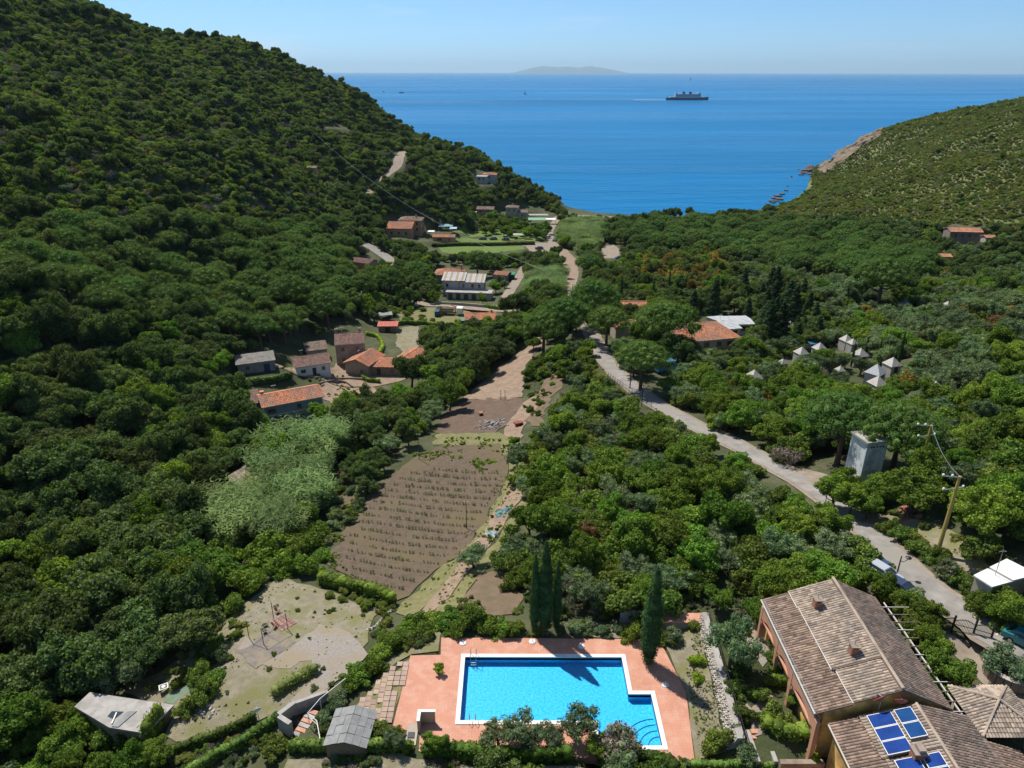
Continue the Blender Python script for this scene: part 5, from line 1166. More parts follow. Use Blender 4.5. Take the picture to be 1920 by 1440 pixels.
q.build('body', M_rubble, cw); cp.build('coping', M_stone, cw)
for a, b in zip(C[:-1:2], C[2::2]):
    d = (b-a)[:2]; nrm = np.array((-d[1], d[0])); nrm /= np.linalg.norm(nrm)+1e-6
    for s in (-.22, .22): pass
stones('stones', cw, C[0][:2]-np.array((.15,.25)), C[8][:2]-np.array((.25,.1)), 39.2,40.3,39.2,40.3, M_stone, .24)
sheet('forecourt', [cast(*p)[:2] for p in ((1758,1186),(1785,1192),(1852,1210),(1845,1240),(1848,1262),(1880,1285),(1930,1300),(1960,1420),(1900,1330),(1840,1280),(1790,1230))], M_dust, .0, world=True, wob=.1)
for p in ((1800,1203),(1812,1211)):
    x, y, z = at_z(*p, 39.3); tag(MB().box(-.3,-.3,0,.3,.3,.05).build('manhole_cover', M_iron, loc=(x, y, float(hgt(x, y))+.08), rot=(0,0,.4)), 'dark square drain cover in the driveway, %s of the two' % ('upper' if p[0] == 1800 else 'lower'), 'manhole')

# ------------------------------------------------------------------ paved corner, shed, steps and yard on the left
pv = thing('paved_area', 'old square paving slabs with grass in the joints left of the terrace', 'paving', (0, 0, 0)); k = 0
PV = [np.array(at_z(*p, 34.95)[:2]) for p in ((768,1236),(737,1352),(700,1356),(640,1335),(690,1290),(720,1262))]
for gx in np.arange(-17.5, -10.2, .62):
    for gy in np.arange(46.4, 56, .62):
        if inpoly(np.array([gx]), np.array([gy]), np.array(PV))[0] and k < 290 and rng.rand() > .05:
            if k == 0: slab = MB().box(-.28,-.28,-.06,.28,.28,.02).mesh('slab'); slab.materials.append(mat('paving_slab', (.40,.29,.22), (.32,.235,.185), scale=1.5, rough=.9, obj=.18))
            o = link('slab', slab, parent=pv, loc=(gx, gy, float(hgt(gx, gy))+.13+rng.rand()*.02), rot=(rng.randn()*.01, rng.randn()*.01, rng.randn()*.02)); k += 1
sheet('slab_ground', [tuple(p) for p in PV], M_grass, .0, world=True, wob=.1)
def box_lid(): pass
x, y, z = at_z(657, 1358, 36.4)
house('garden_shed', 'small garden shed with a pitched roof of grey fibre-cement sheets', x, y, 34.4, 86, 3.6, 3.5, 1.5, 17, 'gable', M_wood, None, doors=[('S', 0, 0, .9, 1.6)], cat='shed', oh=.2, sheetroof=(M_sheetg, .98, 3))
t = thing('stair_wall', 'stepped masonry wall and terracotta steps sunk beside the gravel yard', 'steps', (0, 0, 0))
P = [at_z(*p, 34.6) for p in ((523,1345),(553,1322),(615,1300))]; Q = at_z(545, 1362, 34.6)
q = MB(); q.bar((P[0][0],P[0][1],34.2),(P[1][0],P[1][1],34.2),.45,1.7); q.bar((P[1][0],P[1][1],34.19),(P[2][0],P[2][1],34.19),.35,1.5); q.bar((P[0][0]+.1,P[0][1]-.2,34.2),(Q[0],Q[1],34.2),.45,1.69); q.build('wall', M_conc, t)
A = np.array(at_z(588,1330,34.0)[:2]); B = np.array(at_z(556,1372,34.0)[:2]); d = (B-A)/6
for k in range(6): a = A+d*k; b = A+d*(k+1); MB().bar((*a,33.5-.03*k),(*b,33.5-.03*k),1.1,.9-.14*k).build('tread', M_conc if k % 2 else M_terra, t)
t = thing('handrail', 'white tubular handrail descending beside the sunken steps', 'railing', (0, 0, 0)); pts = [at_z(*p, 35.4) for p in ((648,1272),(600,1310),(577,1337),(594,1352),(600,1385))]
q = MB(); q.tube([(p[0],p[1],p[2]) for p in pts], .04, 6); q.tube([(p[0],p[1],p[2]-.45) for p in pts[2:]], .03, 6); q.build('rail', M_white, t)
for p in pts: MB().tube([(p[0],p[1],33.9),(p[0],p[1],35.4)], .035, 6).build('post', M_white, t)
x, y, z = cast(487, 1356); dish(x, y, z, .42, R(30), 'white satellite dish on a short pole by the diagonal hedge', M_white, 1.3)
# concrete-roofed shed at the lower left
zc_ = 31.6; RP = [at_z(*p, zc_) for p in ((140,1327),(169,1300),(327,1324),(273,1377),(205,1366))]
cx = sum(p[0] for p in RP)/5; cy_ = sum(p[1] for p in RP)/5; OPEN.append((cx, cy_, 3.8))
t = thing('concrete_shed', 'low shed with a weathered grey concrete roof overgrown by creeper', 'shed', (cx, cy_, zc_)); rp = [(p[0]-cx, p[1]-cy_) for p in RP]
MB().prism(rp, -.02, .16).build('roof', M_conc, t); MB().prism([(a*.93, b*.93) for a, b in rp], -4.0, -.025).build('wall', M_rubble, t)
q = MB(); a0 = np.array(at_z(240,1337,zc_)[:2])-(cx,cy_); a1 = np.array(at_z(207,1366,zc_)[:2])-(cx,cy_)
q.prism([tuple(a0),tuple(a0+(.9,.05)),tuple(a1+(.8,0)),tuple(a1+(.15,.05))], .165, .24); q.build('roofing_sheet', M_sheetg, t)
q = MB(); q.bar((*(a0+(-1.0,-.15)),.26),(*(a1+(0,.35)),.26),.12,.06); q.build('batten', M_white, t); q = MB().prism([tuple(a0+(-1.6,.05)),tuple(a0+(-.4,0)),tuple(a0+(-.9,-.9)),tuple(a0+(-1.7,-.55))], .163, .20); q.build('skylight', M_glass, t)
# table, stool, green mat
def on_ground(px, py, dz=0): x, y, z = cast(px, py); return x, y, z+dz
x, y, z = on_ground(309, 1297); t = thing('garden_table', 'square white-topped garden table with a white plate on it', 'table', (x, y, z), .5)
MB().box(-.45,-.4,.70,.45,.4,.745).build('tabletop', M_white, t); MB().box(-.36,-.31,.747,.36,.31,.752).build('inlay', M_iron, t); MB().lathe([(.17,.753),(.2,.77),(.05,.765)], 14).build('plate', M_white, t)
for sx in (-1, 1):
    for sy in (-1, 1): MB().box(sx*.38-.03,sy*.33-.03,0,sx*.38+.03,sy*.33+.03,.70).build('leg', M_wood, t)
x, y, z = on_ground(325, 1282); t = thing('stool', 'small pale stool beside the white-topped table', 'stool', (x, y, z)); MB().box(-.22,-.22,.38,.22,.22,.44).build('seat', M_cream, t)
for sx in (-1, 1):
    for sy in (-1, 1): MB().box(sx*.18-.025,sy*.18-.025,0,sx*.18+.025,sy*.18+.025,.38).build('leg', M_cream, t)
sheet('green_ground_mat', [(308,1318),(318,1293),(345,1275),(362,1277),(365,1295),(340,1308),(325,1322)], mat('faded_green_matting', (.17,.23,.16), (.13,.18,.12), scale=1.5, rough=.9), .06, wob=.1)
# metal canopy frame over the yard with the things under it
zg = float(cast(500, 1190)[2]); P = [at_z(*p, zg+2.5) for p in ((461,1163),(508,1129),(535,1150),(489,1178))]
t = thing('pergola', 'bare square metal canopy frame standing in the dry yard', 'pergola', (0, 0, 0)); q = MB()
for i in range(4): a, b = P[i], P[(i+1) % 4]; q.bar(a, b, .045)
m0 = [(P[0][i]+P[1][i])/2 for i in range(3)]; m1 = [(P[3][i]+P[2][i])/2 for i in range(3)]; q.bar(m0, m1, .03); q.build('top_frame', MATS['tan_frame'] if 'tan_frame' in MATS else mat('tan_frame', (.30,.30,.28), rough=.6), t)
for p in P: MB().bar(p, (p[0], p[1], zg-.6), .06).build('post', M_iron, t)
sheet('yard_slab', [(440,1222),(490,1195),(500,1180),(555,1205),(520,1230),(480,1255)], mat('dark_asphalt', (.20,.17,.15), (.15,.13,.115), scale=1.2, rough=.95, c3=(.24,.20,.14), s3=.5), .075, wob=.2)
tl_ = thing('tiled_patch', 'patch of loose terracotta paving tiles beside the canopy frame', 'paving', (0, 0, 0)); k = 0
c0 = np.array(cast(524, 1158)[:2]); ux = np.array(cast(555, 1180)[:2])-c0; ux /= np.linalg.norm(ux); uy = np.array((-ux[1], ux[0]))*-1
tm = MB().box(-.2,-.2,-.03,.2,.2,.03).mesh('tile'); tm.materials.append(mat('loose_tile', (.33,.19,.15), (.25,.15,.12), scale=3, rough=.85, obj=.25))
for i in range(6):
    for j in range(4): p = c0+ux*i*.5+uy*(j*.5-.4); link('tile', tm, parent=tl_, loc=(p[0], p[1], float(hgt(*p))+.16), rot=(0, 0, math.atan2(ux[1], ux[0])+rng.randn()*.03))
for (px, py, lab, c) in ((516,1178,'rust-red folding chair nearest the tiles under the frame',(.28,.07,.04)),(497,1188,'dark folding chair under the canopy frame',(.05,.04,.04)),(521,1150,'orange-brown folding chair at the back of the frame',(.32,.12,.05))):
    x, y, z = on_ground(px, py, .12); t = thing('folding_chair', lab, 'chair', (x, y, z), rng.rand()*6); m = mat('chair_paint_%d' % px, c, rough=.6)
    MB().box(-.22,-.2,.42,.22,.22,.46).build('seat', m, t); MB().box(-.22,.2,.47,.22,.24,.9).build('backrest', m, t)
    for sx in (-1, 1):
        for sy in (-1, 1): MB().bar((sx*.2,sy*.18,.42),(sx*.2,-sy*.2,0),.03).build('leg', M_iron, t)
# ------------------------------------------------------------------ houses of the valley
def hp(px, py, h):
    x, y, z = cast(px, py, HG+h); return x, y
def H_(name, label, px, py, rot, L, W, H, pitch=20, kind='gable', dz=0, **k):
    rise = W/2*math.tan(R(pitch)); x, y = hp(px, py, H+(rise*.5 if kind != 'flat' else 0)); z = float(hgt(x, y))+dz
    return house(name, label, x, y, z, rot, L, W, H, pitch, kind, base=3.0, **k), (x, y, z)
W2 = lambda *a: list(a)
_, (bx_, by_, bz_) = H_('farmhouse', 'long two-storey blue-grey house with a bright orange tiled roof', 543, 737, 27, 12.5, 6.6, 4.9, 20, wm=M_bluew, tw=.34, tl=.5,
   wins=[('S',-4.6,3.0,1.8,1.0),('S',1.2,3.0,.9,1.1),('S',1.4,.8,.9,1.1),('S',4.3,3.0,.9,1.1),('E',0,2.9,.9,1.1)], doors=[('S',-3.2,0,2.0,2.1,mat('dark_red_door',(.09,.03,.03),rough=.6))], chims=[(-5.6,1.0,.7)])
t = thing('wall_trim', 'white string course and corner strips on the blue-grey house', 'trim', (bx_, by_, bz_), R(27)); MB().box(-6.28,-3.36,2.45,6.28,-3.304,2.6).build('band', M_white, t); MB().box(-6.3,-3.37,-1,-6.1,-3.305,4.8).build('corner', M_white, t); MB().box(6.1,-3.37,-1,6.3,-3.305,4.8).build('corner', M_white, t)
TRIM = t
H_('lean_to', 'low brown-walled lean-to at the left end of the blue-grey house', 466, 748, 27, 4.2, 4.2, 3.4, 14, 'shed', wm=M_rubble, rm=M_tilebr, cat='outbuilding', doors=[('S',0,0,.9,2)])
H_('stone_house', 'tall old stone house with a weathered roof and raised right gable', 655, 630, 12, 7.6, 8.4, 6.2, 20, wm=mat('old_stone_render', (.40,.31,.24), (.29,.22,.17), scale=.7, rough=.93, c3=(.24,.185,.15), s3=.5), rm=M_tilebr, tw=.34, tl=.5, oh=.15,
   wins=[('S',-1.9,4.2,1,1.2),('S',1.9,4.2,1,1.2),('S',-1.9,1.2,1,1.2),('S',1.9,1.2,1,1.2),('E',-1.5,3.6,.8,1.2),('E',1.2,3.6,.8,1.2)], chims=[(-3.4,1.0,1.3),(2.8,3.0,1.2)])
H_('cottage', 'small white cottage with a dark red patched tile roof', 582, 671, 24, 8.4, 6.6, 2.9, 20, wm=M_white, rm=M_tilebr, tw=.34, tl=.5, wins=[('S',-2.5,1,1.2,.9),('S',2.5,1,.9,1)], doors=[('S',.2,0,.9,2)])
H_('stone_store', 'little grey stone store behind the white cottage', 592, 650, 20, 5.4, 4.2, 2.9, 10, 'shed', wm=M_grey, rm=M_tiledark, cat='outbuilding')
H_('grey_hut', 'grey-roofed hut with a blue door at the wood edge', 478, 672, 22, 8.5, 4.8, 2.7, 6, 'shed', wm=M_grey, sheetroof=(mat('stained_concrete', (.22,.20,.18), (.15,.14,.125), scale=.8, rough=.95), 1.4, 2), cat='hut', doors=[('S',2.4,0,1.4,2,mat('blue_door',(.03,.07,.14),rough=.6))], wins=[('S',-2,1,.9,.9)])
H_('farm_cottage', 'orange-roofed cottage with its gable facing the court', 683, 668, 70, 8.2, 6.8, 3.2, 21, wm=mat('tan_plaster', (.38,.30,.21), (.30,.24,.17), scale=.9, rough=.92), tw=.34, tl=.5, wins=[('W',1.4,.9,.9,.9)])
H_('tiled_portico', 'low tiled portico linking the two orange-roofed cottages', 723, 681, -2, 7.6, 4.2, 2.5, 9, 'shed', wm=M_rubble, rm=M_tileor, tw=.34, tl=.5, cat='porch', wins=[('S',2,.8,.9,1)], doors=[('S',-1.5,0,1,2)])
H_('farm_cottage', 'orange-roofed cottage half hidden behind the big round tree', 772, 664, 66, 7, 6.2, 3.0, 20, wm=MATS['tan_plaster'], tw=.34, tl=.5, wins=[('W',0,1,.9,1)])
H_('garden_hut', 'bright red-roofed wooden hut beside the hedge', 728, 606, 2, 5.8, 4.2, 2.3, 12, 'gable', wm=M_wood, sheetroof=(M_tilered, 1.2), cat='hut', doors=[('S',0,0,1.6,1.9)])
H_('field_house', 'low orange-roofed house beside the parked lorry', 901, 590, 3, 9.8, 6.2, 2.9, 20, wm=MATS['tan_plaster'], tw=.36, tl=.55, wins=[('S',-3,1,.8,1.1),('S',3,1,.8,1.1)], chims=[(3.6,.6,.9)])
M_strA = mat('grey_sheet', (.42,.42,.40), (.33,.33,.32), scale=.8, rough=.6); M_strB = mat('rusty_sheet', (.42,.27,.14), (.34,.22,.13), scale=.8, rough=.8)
M_villaw = mat('grey_white_plaster', (.44,.43,.41), (.37,.365,.35), scale=.7, rough=.9)
H_('hipped_house', 'orange hip-roofed house behind the striped-roof villa', 843, 507, -5, 11.5, 8.5, 5.8, 20, 'hip', wm=M_rubble, tw=.38, tl=.6, chims=[(5,.6,1.8)])
H_('terrace_villa', 'left block of the grey two-storey villa with a striped sheet roof', 852, 518, -6, 8.4, 5.6, 6.6, 16, 'shed', wm=M_villaw, sheetroof=([M_strA, M_strB, M_strA], .75), wins=[('S',-2.4,4.0,1,1.4),('S',2.6,4.0,1,1.6),('S',-2.2,.8,1,1.3)], cat='villa', dz=-.5)
H_('terrace_villa', 'right block of the grey two-storey villa with a striped sheet roof', 886, 521, -6, 9.4, 5.6, 6.2, 16, 'shed', wm=M_villaw, sheetroof=([M_strA, M_strA, M_strB], .75), wins=[('S',-3.2,3.8,.9,1.5),('S',.4,3.8,1.1,1.6),('S',3,3.8,1,1.5),('E',0,3.6,1,1.3)], cat='villa', dz=-.5)
H_('porch_block', 'flat-roofed ground-floor porch along the front of the grey villa', 880, 545, -6, 17, 4.2, 2.9, 5, 'flat', wm=M_villaw, rm=M_conc, cat='porch', wins=[('S',u,.3,1.7,2.2) for u in (-7,-4,-1,2,5)], dz=-.3)
H_('small_house', 'small orange-roofed house with a blue-grey wall beside the green shed', 942, 511, -20, 5.6, 5, 3, 16, 'gable', wm=M_bluew, tw=.38, tl=.6, cat='house', wins=[('S',0,1,1,1)])
H_('green_shed', 'open shed with a bright green roof', 956, 513, -8, 3.8, 4, 2.6, 4, 'flat', wm=M_dark, rm=mat('green_roof', (.03,.22,.09), rough=.5), cat='shed')
H_('barn', 'long brown-roofed barn in the trees below the hill road', 677, 486, -24, 12.5, 6.4, 3.0, 17, wm=M_pink, rm=M_tilebr, tw=.38, tl=.6, cat='barn')
H_('pink_villa', 'three-storey pink villa with blue-green shutters, upper block', 771, 408, -4, 12.5, 9, 8.0, 17, 'hip', wm=mat('tan_pink_plaster', (.44,.27,.16), (.38,.23,.14), scale=.6, rough=.9), rm=M_tilebrown, tw=.45, tl=.7, winm=M_blueg, wins=[('S',u,z_,1.1,1.5) for u in (-4,0,4) for z_ in (5.4,2.4)]+[('E',u,z_,1.1,1.4) for u in (-2,2) for z_ in (5.4,2.4)], chims=[(3,-1,1)])
H_('pink_villa', 'lower terracotta-roofed wing in front of the pink villa', 750, 424, -4, 13.5, 8, 4.6, 14, 'shed', wm=MATS['tan_pink_plaster'], rm=M_tileor, tw=.45, tl=.7, wins=[('S',u,1.2,1.3,1.6) for u in (-4,0,4)], winm=M_blueg)
H_('bungalow', 'little orange bungalow behind the lawn hedge', 833, 441, -3, 12, 5.6, 2.9, 16, 'gable', wm=mat('orange_plaster', (.50,.30,.17), rough=.9), tw=.45, tl=.7, wins=[('S',-2.4,.9,2.6,1.3),('S',3,1,1,1)])
M_canv = mat('turquoise_canvas', (.16,.30,.33), rough=.8)
def canopy(label, px, py, L, W, H, m, rot=0, cat='canopy'):
    x, y = hp(px, py, H); z = float(hgt(x, y)); t = thing('canopy', label, cat, (x, y, z), R(rot)); MB().prism([(-L/2,-W/2),(L/2,-W/2),(L/2,W/2),(-L/2,W/2)], [H]*4, [H+.1,H+.1,H+.35,H+.35]).build('cover', m, t)
    for sx in (-1, 1):
        for sy in (-1, 1): MB().box(sx*(L/2-.15)-.06,sy*(W/2-.15)-.06,-.5,sx*(L/2-.15)+.06,sy*(W/2-.15)+.06,H-.002).build('post', M_galv, t)
    OPEN.append((x, y, max(L, W)/2)); return t
canopy('turquoise awning beside the pink villa garden', 836, 423, 8, 6, 2.6, M_canv); canopy('pale blue garden canopy just right of the turquoise awning', 850, 428, 4, 4, 2.5, mat('pale_blue_canvas', (.35,.45,.50), rough=.8)); canopy('white sun shade left of the orange bungalow', 808, 434, 4, 3, 2.4, M_white)
canopy('dark flat carport at the end of the field hedge', 972, 440, 6, 4, 2.4, M_conc, -3); canopy('small grey carport near the stone house', 723, 589, 4.4, 3, 2.3, M_sheetg, 14)
H_('seaside_house', 'brown-roofed house with a white terrace above the reeds', 911, 389, -8, 10.5, 7, 4.8, 17, 'gable', wm=mat('mauve_brown_plaster', (.34,.22,.19), rough=.9), rm=M_tilebrown, tw=.45, tl=.7, wins=[('S',-3,3,1.2,1.3),('S',2,3,1.2,1.3)]); H_('terrace', 'white-edged terrace block under the brown-roofed house', 903, 398, -8, 11, 3, 2.4, 5, 'flat', wm=M_white, rm=M_conc, cat='terrace')
H_('beach_house', 'tall narrow cream house nearest the headland', 961, 386, -12, 7.5, 6.5, 5.4, 17, 'hip', wm=M_cream, rm=M_tilebrown, tw=.45, tl=.7, wins=[('S',-1.6,3,1,1.2),('S',1.6,3,1,1.2)], chims=[(0,1,.8)]); H_('beach_house', 'lower cream house with a wide brown roof behind the beach bar', 975, 395, -10, 10.5, 6, 3.6, 17, 'gable', wm=M_cream, rm=M_tilebrown, tw=.45, tl=.7, wins=[('S',-2,1,1,1.2),('S',2,1,1,1.2)])
canopy('long grey flat roof of the beach bar terrace', 1005, 403, 16, 4, 3.2, M_conc); canopy('wide green roof of the beach bar', 1008, 411, 12, 7, 2.9, mat('pale_green_roof', (.16,.34,.20), (.20,.36,.24), scale=.4, rough=.7)); canopy('white awning at the beach end of the lane', 1033, 411, 6, 4, 3, M_white)
H_('hill_house', 'white house with an orange hipped roof on the wooded spur', 919, 328, -8, 9, 7, 3.2, 18, 'hip', wm=M_villaw, tw=.45, tl=.7, wins=[('S',0,1,1.2,1.2)], dz=1.2); H_('hill_house', 'grey flat-roofed house block left of the orange roof on the spur', 904, 332, -8, 7, 6, 4.2, 5, 'flat', wm=M_villaw, rm=M_conc, wins=[('S',-1.5,2,1.2,1.2),('S',1.5,2,1.2,1.2)], dz=.6)
H_('hillside_hut', 'tiny pink-roofed hut alone on the left slope', 586, 320, 0, 4.5, 4, 2.4, 17, 'gable', wm=M_pink, rm=M_tilepale, tw=.45, tl=.7, cat='hut', dz=2)
H_('stone_ruin', 'orange-roofed house with dark windows alone on the right slope', 1806, 431, -6, 12.8, 6.4, 5.2, 19, 'gable', wm=mat('purple_brown_plaster', (.27,.20,.18), (.21,.16,.14), scale=.6, rough=.92), tw=.40, tl=.6, wins=[('S',-4,2.9,1,1.3),('S',-1.2,2.9,1,1.3),('S',1.6,2.9,1,1.3),('S',4.4,2.9,1,1.3)], dz=.4)
H_('small_roof', 'small orange roof showing among trees on the right slope', 1765, 486, -4, 5.2, 4, 2.6, 18, 'gable', wm=M_cream, tw=.40, tl=.6, cat='hut', dz=1.8); H_('small_roof', 'sliver of orange roof right of the lone slope house', 1853, 447, 0, 4, 3.4, 2.4, 18, 'gable', wm=M_cream, tw=.4, tl=.6, cat='hut', dz=1)
H_('restaurant', 'restaurant under a big orange hipped roof among the pines', 1315, 617, 14, 15.5, 12.5, 3.0, 22, 'hip', wm=M_cream, tw=.36, tl=.55, wins=[('S',u,.9,1.4,1.3) for u in (-5,-1.5,2,5)], dz=.6)
H_('glass_veranda', 'white sheet-roofed veranda attached right of the restaurant', 1357, 606, 14, 4.5, 11, 2.8, 8, 'gable', wm=M_white, sheetroof=(mat('pale_sheet', (.46,.47,.47), (.36,.37,.37), scale=.8, rough=.6, isl=.15), 1.1, 4), cat='veranda', wins=[('S',0,.8,2.6,1.4)], dz=.6); H_('service_block', 'low white-roofed block with dark glazing at the camp restaurant', 1378, 603, 3, 8.4, 7, 2.9, 6, 'gable', wm=M_white, sheetroof=(MATS['pale_sheet'], 1.2, 2), wins=[('S',-2,.8,2.6,1.5),('S',1.8,.8,2.6,1.5)], dz=.6)
H_('camp_office', 'orange roof half hidden between the umbrella pines', 1186, 574, 0, 8, 5.5, 2.9, 18, 'gable', wm=M_cream, tw=.4, tl=.6, dz=1); H_('camp_office', 'narrow pinkish roof beside the round pine on the road', 1170, 611, 12, 6, 4.2, 3.2, 18, 'gable', wm=M_cream, tw=.4, tl=.6, dz=1)
H_('reed_shed', 'small narrow shed with old mottled roof tiles sunk in the cane', 463, 895, 62, 4.6, 3.0, 3.2, 14, 'shed', wm=M_rubble, rm=M_tilepale, cat='shed', tw=.3, tl=.45, dz=0)
# transformer tower
x, y = 49.4, 86.8; z = float(hgt(x, y)); OPEN.append((x, y, 2.2)); t = thing('transformer_tower', 'square white transformer tower with a stained concrete roof', 'tower', (x, y, z), R(13))
M_tow = mat('tower_plaster', (.76,.79,.77), (.66,.70,.69), scale=.5, rough=.9, c3=(.42,.46,.45), s3=.8)
MB().box(-1.5,-1.5,-1.5,1.5,1.5,7.0).build('wall', M_tow, t); MB().box(-1.8,-1.8,7.003,1.8,1.8,7.3).build('roof', M_conc, t)
for s in (-1, 1):
    for q in (-1, 1): MB().box(s*1.5-.12,q*1.5-.12,-1.5,s*1.5+.12,q*1.5+.12,6.998).build('corner_pilaster', M_tow, t)
mm = MB(); [mm.lathe([(.05,0),(.12,.05),(.05,.1),(.12,.15),(.05,.2)], 8, (a,-1.62,6.3)) for a in (-.9,-.45,0,.45,.9)]; mm.build('insulators', M_iron, t); mm = MB(); [mm.lathe([(.05,0),(.12,.05),(.05,.1),(.12,.15),(.05,.2)], 8, (1.62,a,6.3)) for a in (-.9,-.3,.3,.9)]; mm.build('insulators', M_iron, t)
# white-roofed building at the right edge
c = [at_z(*p, 43.6) for p in ((1825,1079),(1887,1049),(1945,1078),(1860,1101))]; cx = sum(p[0] for p in c)/4; cy_ = sum(p[1] for p in c)/4; t = thing('white_roof_cabin', 'low cabin with a white two-panel roof at the right edge by the road', 'cabin', (cx, cy_, 43.6)); OPEN.append((cx, cy_, 3))
q = [(p[0]-cx, p[1]-cy_) for p in c]; m0 = [(q[0][i]*.58+q[1][i]*.42) for i in (0, 1)]; m1 = [(q[3][i]*.58+q[2][i]*.42) for i in (0, 1)]
MB().prism([q[0],m0,m1,q[3]], -.1, .05).build('roof_panel', M_white, t); MB().prism([[m0[0]+.25,m0[1]+.12],q[1],q[2],[m1[0]+.25,m1[1]+.12]], -.1, .12).build('roof_panel', M_white, t); MB().prism([(a*.93, b*.93) for a, b in q], -3.6, -.103).build('wall', M_cream, t)

# ------------------------------------------------------------------ camp tents
M_tent = mat('tent_canvas', (.50,.465,.41), (.40,.37,.33), scale=1.2, rough=.9); M_stripe = mat('striped_canvas', (.62,.62,.62), rough=.9)
nt = M_stripe.node_tree; wv = nt.nodes.new('ShaderNodeTexWave'); wv.inputs['Scale'].default_value = 2.2; tc = nt.nodes.new('ShaderNodeTexCoord'); nt.links.new(tc.outputs['Object'], wv.inputs['Vector']); rp = nt.nodes.new('ShaderNodeValToRGB')
rp.color_ramp.elements[0].position = .45; rp.color_ramp.elements[0].color = (.16,.17,.19,1); rp.color_ramp.elements[1].position = .55; rp.color_ramp.elements[1].color = (.75,.75,.74,1); nt.links.new(wv.outputs['Color'], rp.inputs[0]); nt.links.new(rp.outputs[0], nt.nodes['Principled BSDF'].inputs['Base Color'])
def tent(px, py, s, label, m=None, rot=.3):
    x, y = hp(px, py, 2.2); z = float(hgt(x, y))+1.7; OPEN.append((x, y, s*1.5)); OPEN.append((x*.985, y*.985, s*1.0)); t = thing('tent', label, 'tent', (x, y, z), rot); s = s*.76; h = s*1.15; r = s
    q = MB(); q.v = [(-r,-r,.9),(r,-r,.9),(r,r,.9),(-r,r,.9),(0,0,h+.9)]; q.f = [(0,1,4),(1,2,4),(2,3,4),(3,0,4)]; q.build('roof', m or M_tent, t)
    MB().box(-r*.9,-r*.9,-2,r*.9,r*.9,.895).build('side_wall', M_tent, t); MB().tube([(0,0,h+.8),(0,0,h+1.25)], .04, 5).build('pole', M_galv, t); MB().box(-.5,-r*.9-.03,-.6,.5,-r*.9-.003,.8).build('door', M_iron, t)
for a in ((1413,710,2.0,'white pyramid tent nearest the road shrubs'),(1502,664,1.8,'white tent left of the one with the blue tarp'),(1467,683,1.2,'small white tent peeping from the grey olives'),(1536,656,1.8,'white tent beside a blue tarpaulin'),(1586,640,1.7,'white tent by the yellow bush'),(1598,646,1.4,'small tent just right of the one by the yellow bush'),(1612,668,1.9,'white tent between two slim young cypresses'),(1574,697,1.2,'white tent behind the bare grey tree'),(1672,686,1.9,'white tent under the tallest slim cypress'),(1751,733,1.9,'white tent near the yellow broom'),(1775,577,1.8,'white tent highest up on the right slope'),(1480,616,2.2,'tall white tent right of the dark conifers')): tent(*a)
tent(1641,701,2.2,'striped tent beside the two dark young cypresses', M_stripe, .7); tent(1644,722,1.9,'white pyramid tent just below the striped tent'); tent(1697,573,1.8,'dark-blue tent in the right-hand olives', mat('blue_grey_canvas', (.16,.19,.26), rough=.9))
x, y = hp(1527, 650, 2); z = float(hgt(x, y)); tag(MB().box(-1.6,-1.1,1.8,1.6,1.1,1.88).bar((-1.5,-1,0),(-1.5,-1,1.8),.06).bar((1.5,-1,0),(1.5,-1,1.8),.06).bar((-1.5,1,0),(-1.5,1,1.8),.06).bar((1.5,1,0),(1.5,1,1.8),.06).build('tarpaulin', mat('blue_tarp', (.03,.13,.24), rough=.5), loc=(x, y, z+1.2)), 'blue tarpaulin stretched over poles next to a white tent', 'tarpaulin')
x, y, z = on_ground(968, 866); t = thing('green_tent', 'small green ridge tent at the vineyard corner', 'tent', (x, y, z), .5); q = MB(); q.v = [(-1.1,-.9,0),(1.1,-.9,0),(1.1,.9,0),(-1.1,.9,0),(-1.0,0,1.5),(1.0,0,1.5)]; q.f = [(0,1,5,4),(2,3,4,5)]; q.build('cover', mat('green_tent_cloth', (.02,.12,.085), rough=.7), t); q = MB(); q.v = [(-1.1,-.88,0),(-1.1,.88,0),(-1.0,0,1.48),(1.1,-.88,0),(1.1,.88,0),(1.0,0,1.48)]; q.f = [(0,2,1),(3,4,5)]; q.build('end_flap', mat('dark_green_cloth', (.015,.06,.05), rough=.7), t)
# ------------------------------------------------------------------ hedges and garden planting
def hedge(label, pts, wd, ht, mk='arb', base=None, leaf=.17, name='hedge', cat='hedge', boxy=True, dens=30):
    P = [cast(*p) if base is None else at_z(p[0], p[1], base) for p in pts]; C = catmull(P, max(.45, wd*.45)) if len(P) > 2 else np.array([np.array(P[0])+(np.array(P[1])-np.array(P[0]))*k/max(1, int(math.dist(P[0][:2], P[1][:2])/(wd*.45))) for k in range(max(1, int(math.dist(P[0][:2], P[1][:2])/(wd*.45)))+1)])
    o0 = C[0].copy(); L = []; rs = np.random.RandomState(len(label)); tot = 0
    for i, c in enumerate(C):
        z = float(hgt(c[0], c[1])) if base is None else base
        for zz in ((.3, .72) if ht > .8 else (.5,)):
            L.append((c[0]-o0[0]+rs.randn()*.04, c[1]-o0[1]+rs.randn()*.04, z-o0[2]+ht*zz, wd*.55*(1+.1*rs.randn()), wd*.55*(1+.1*rs.randn()), ht*(.30 if ht > .8 else .5)*(1+.08*rs.randn())))
        if i: tot += math.dist(C[i][:2], C[i-1][:2])
        OPEN.append((c[0], c[1], wd*.5))
    me = crown('foliage', L, int(dens*(tot+wd)*(wd+2*ht)), leaf, len(label)*7, LM[mk], core=.86, jit=.7, inner=.05)
    return tag(link(name, me, loc=tuple(o0)), label, cat)
hedge('long clipped green hedge along the top of the dry yard', [(606,1094),(650,1106),(700,1118),(735,1133)], 1.5, 1.9, 'oakb')
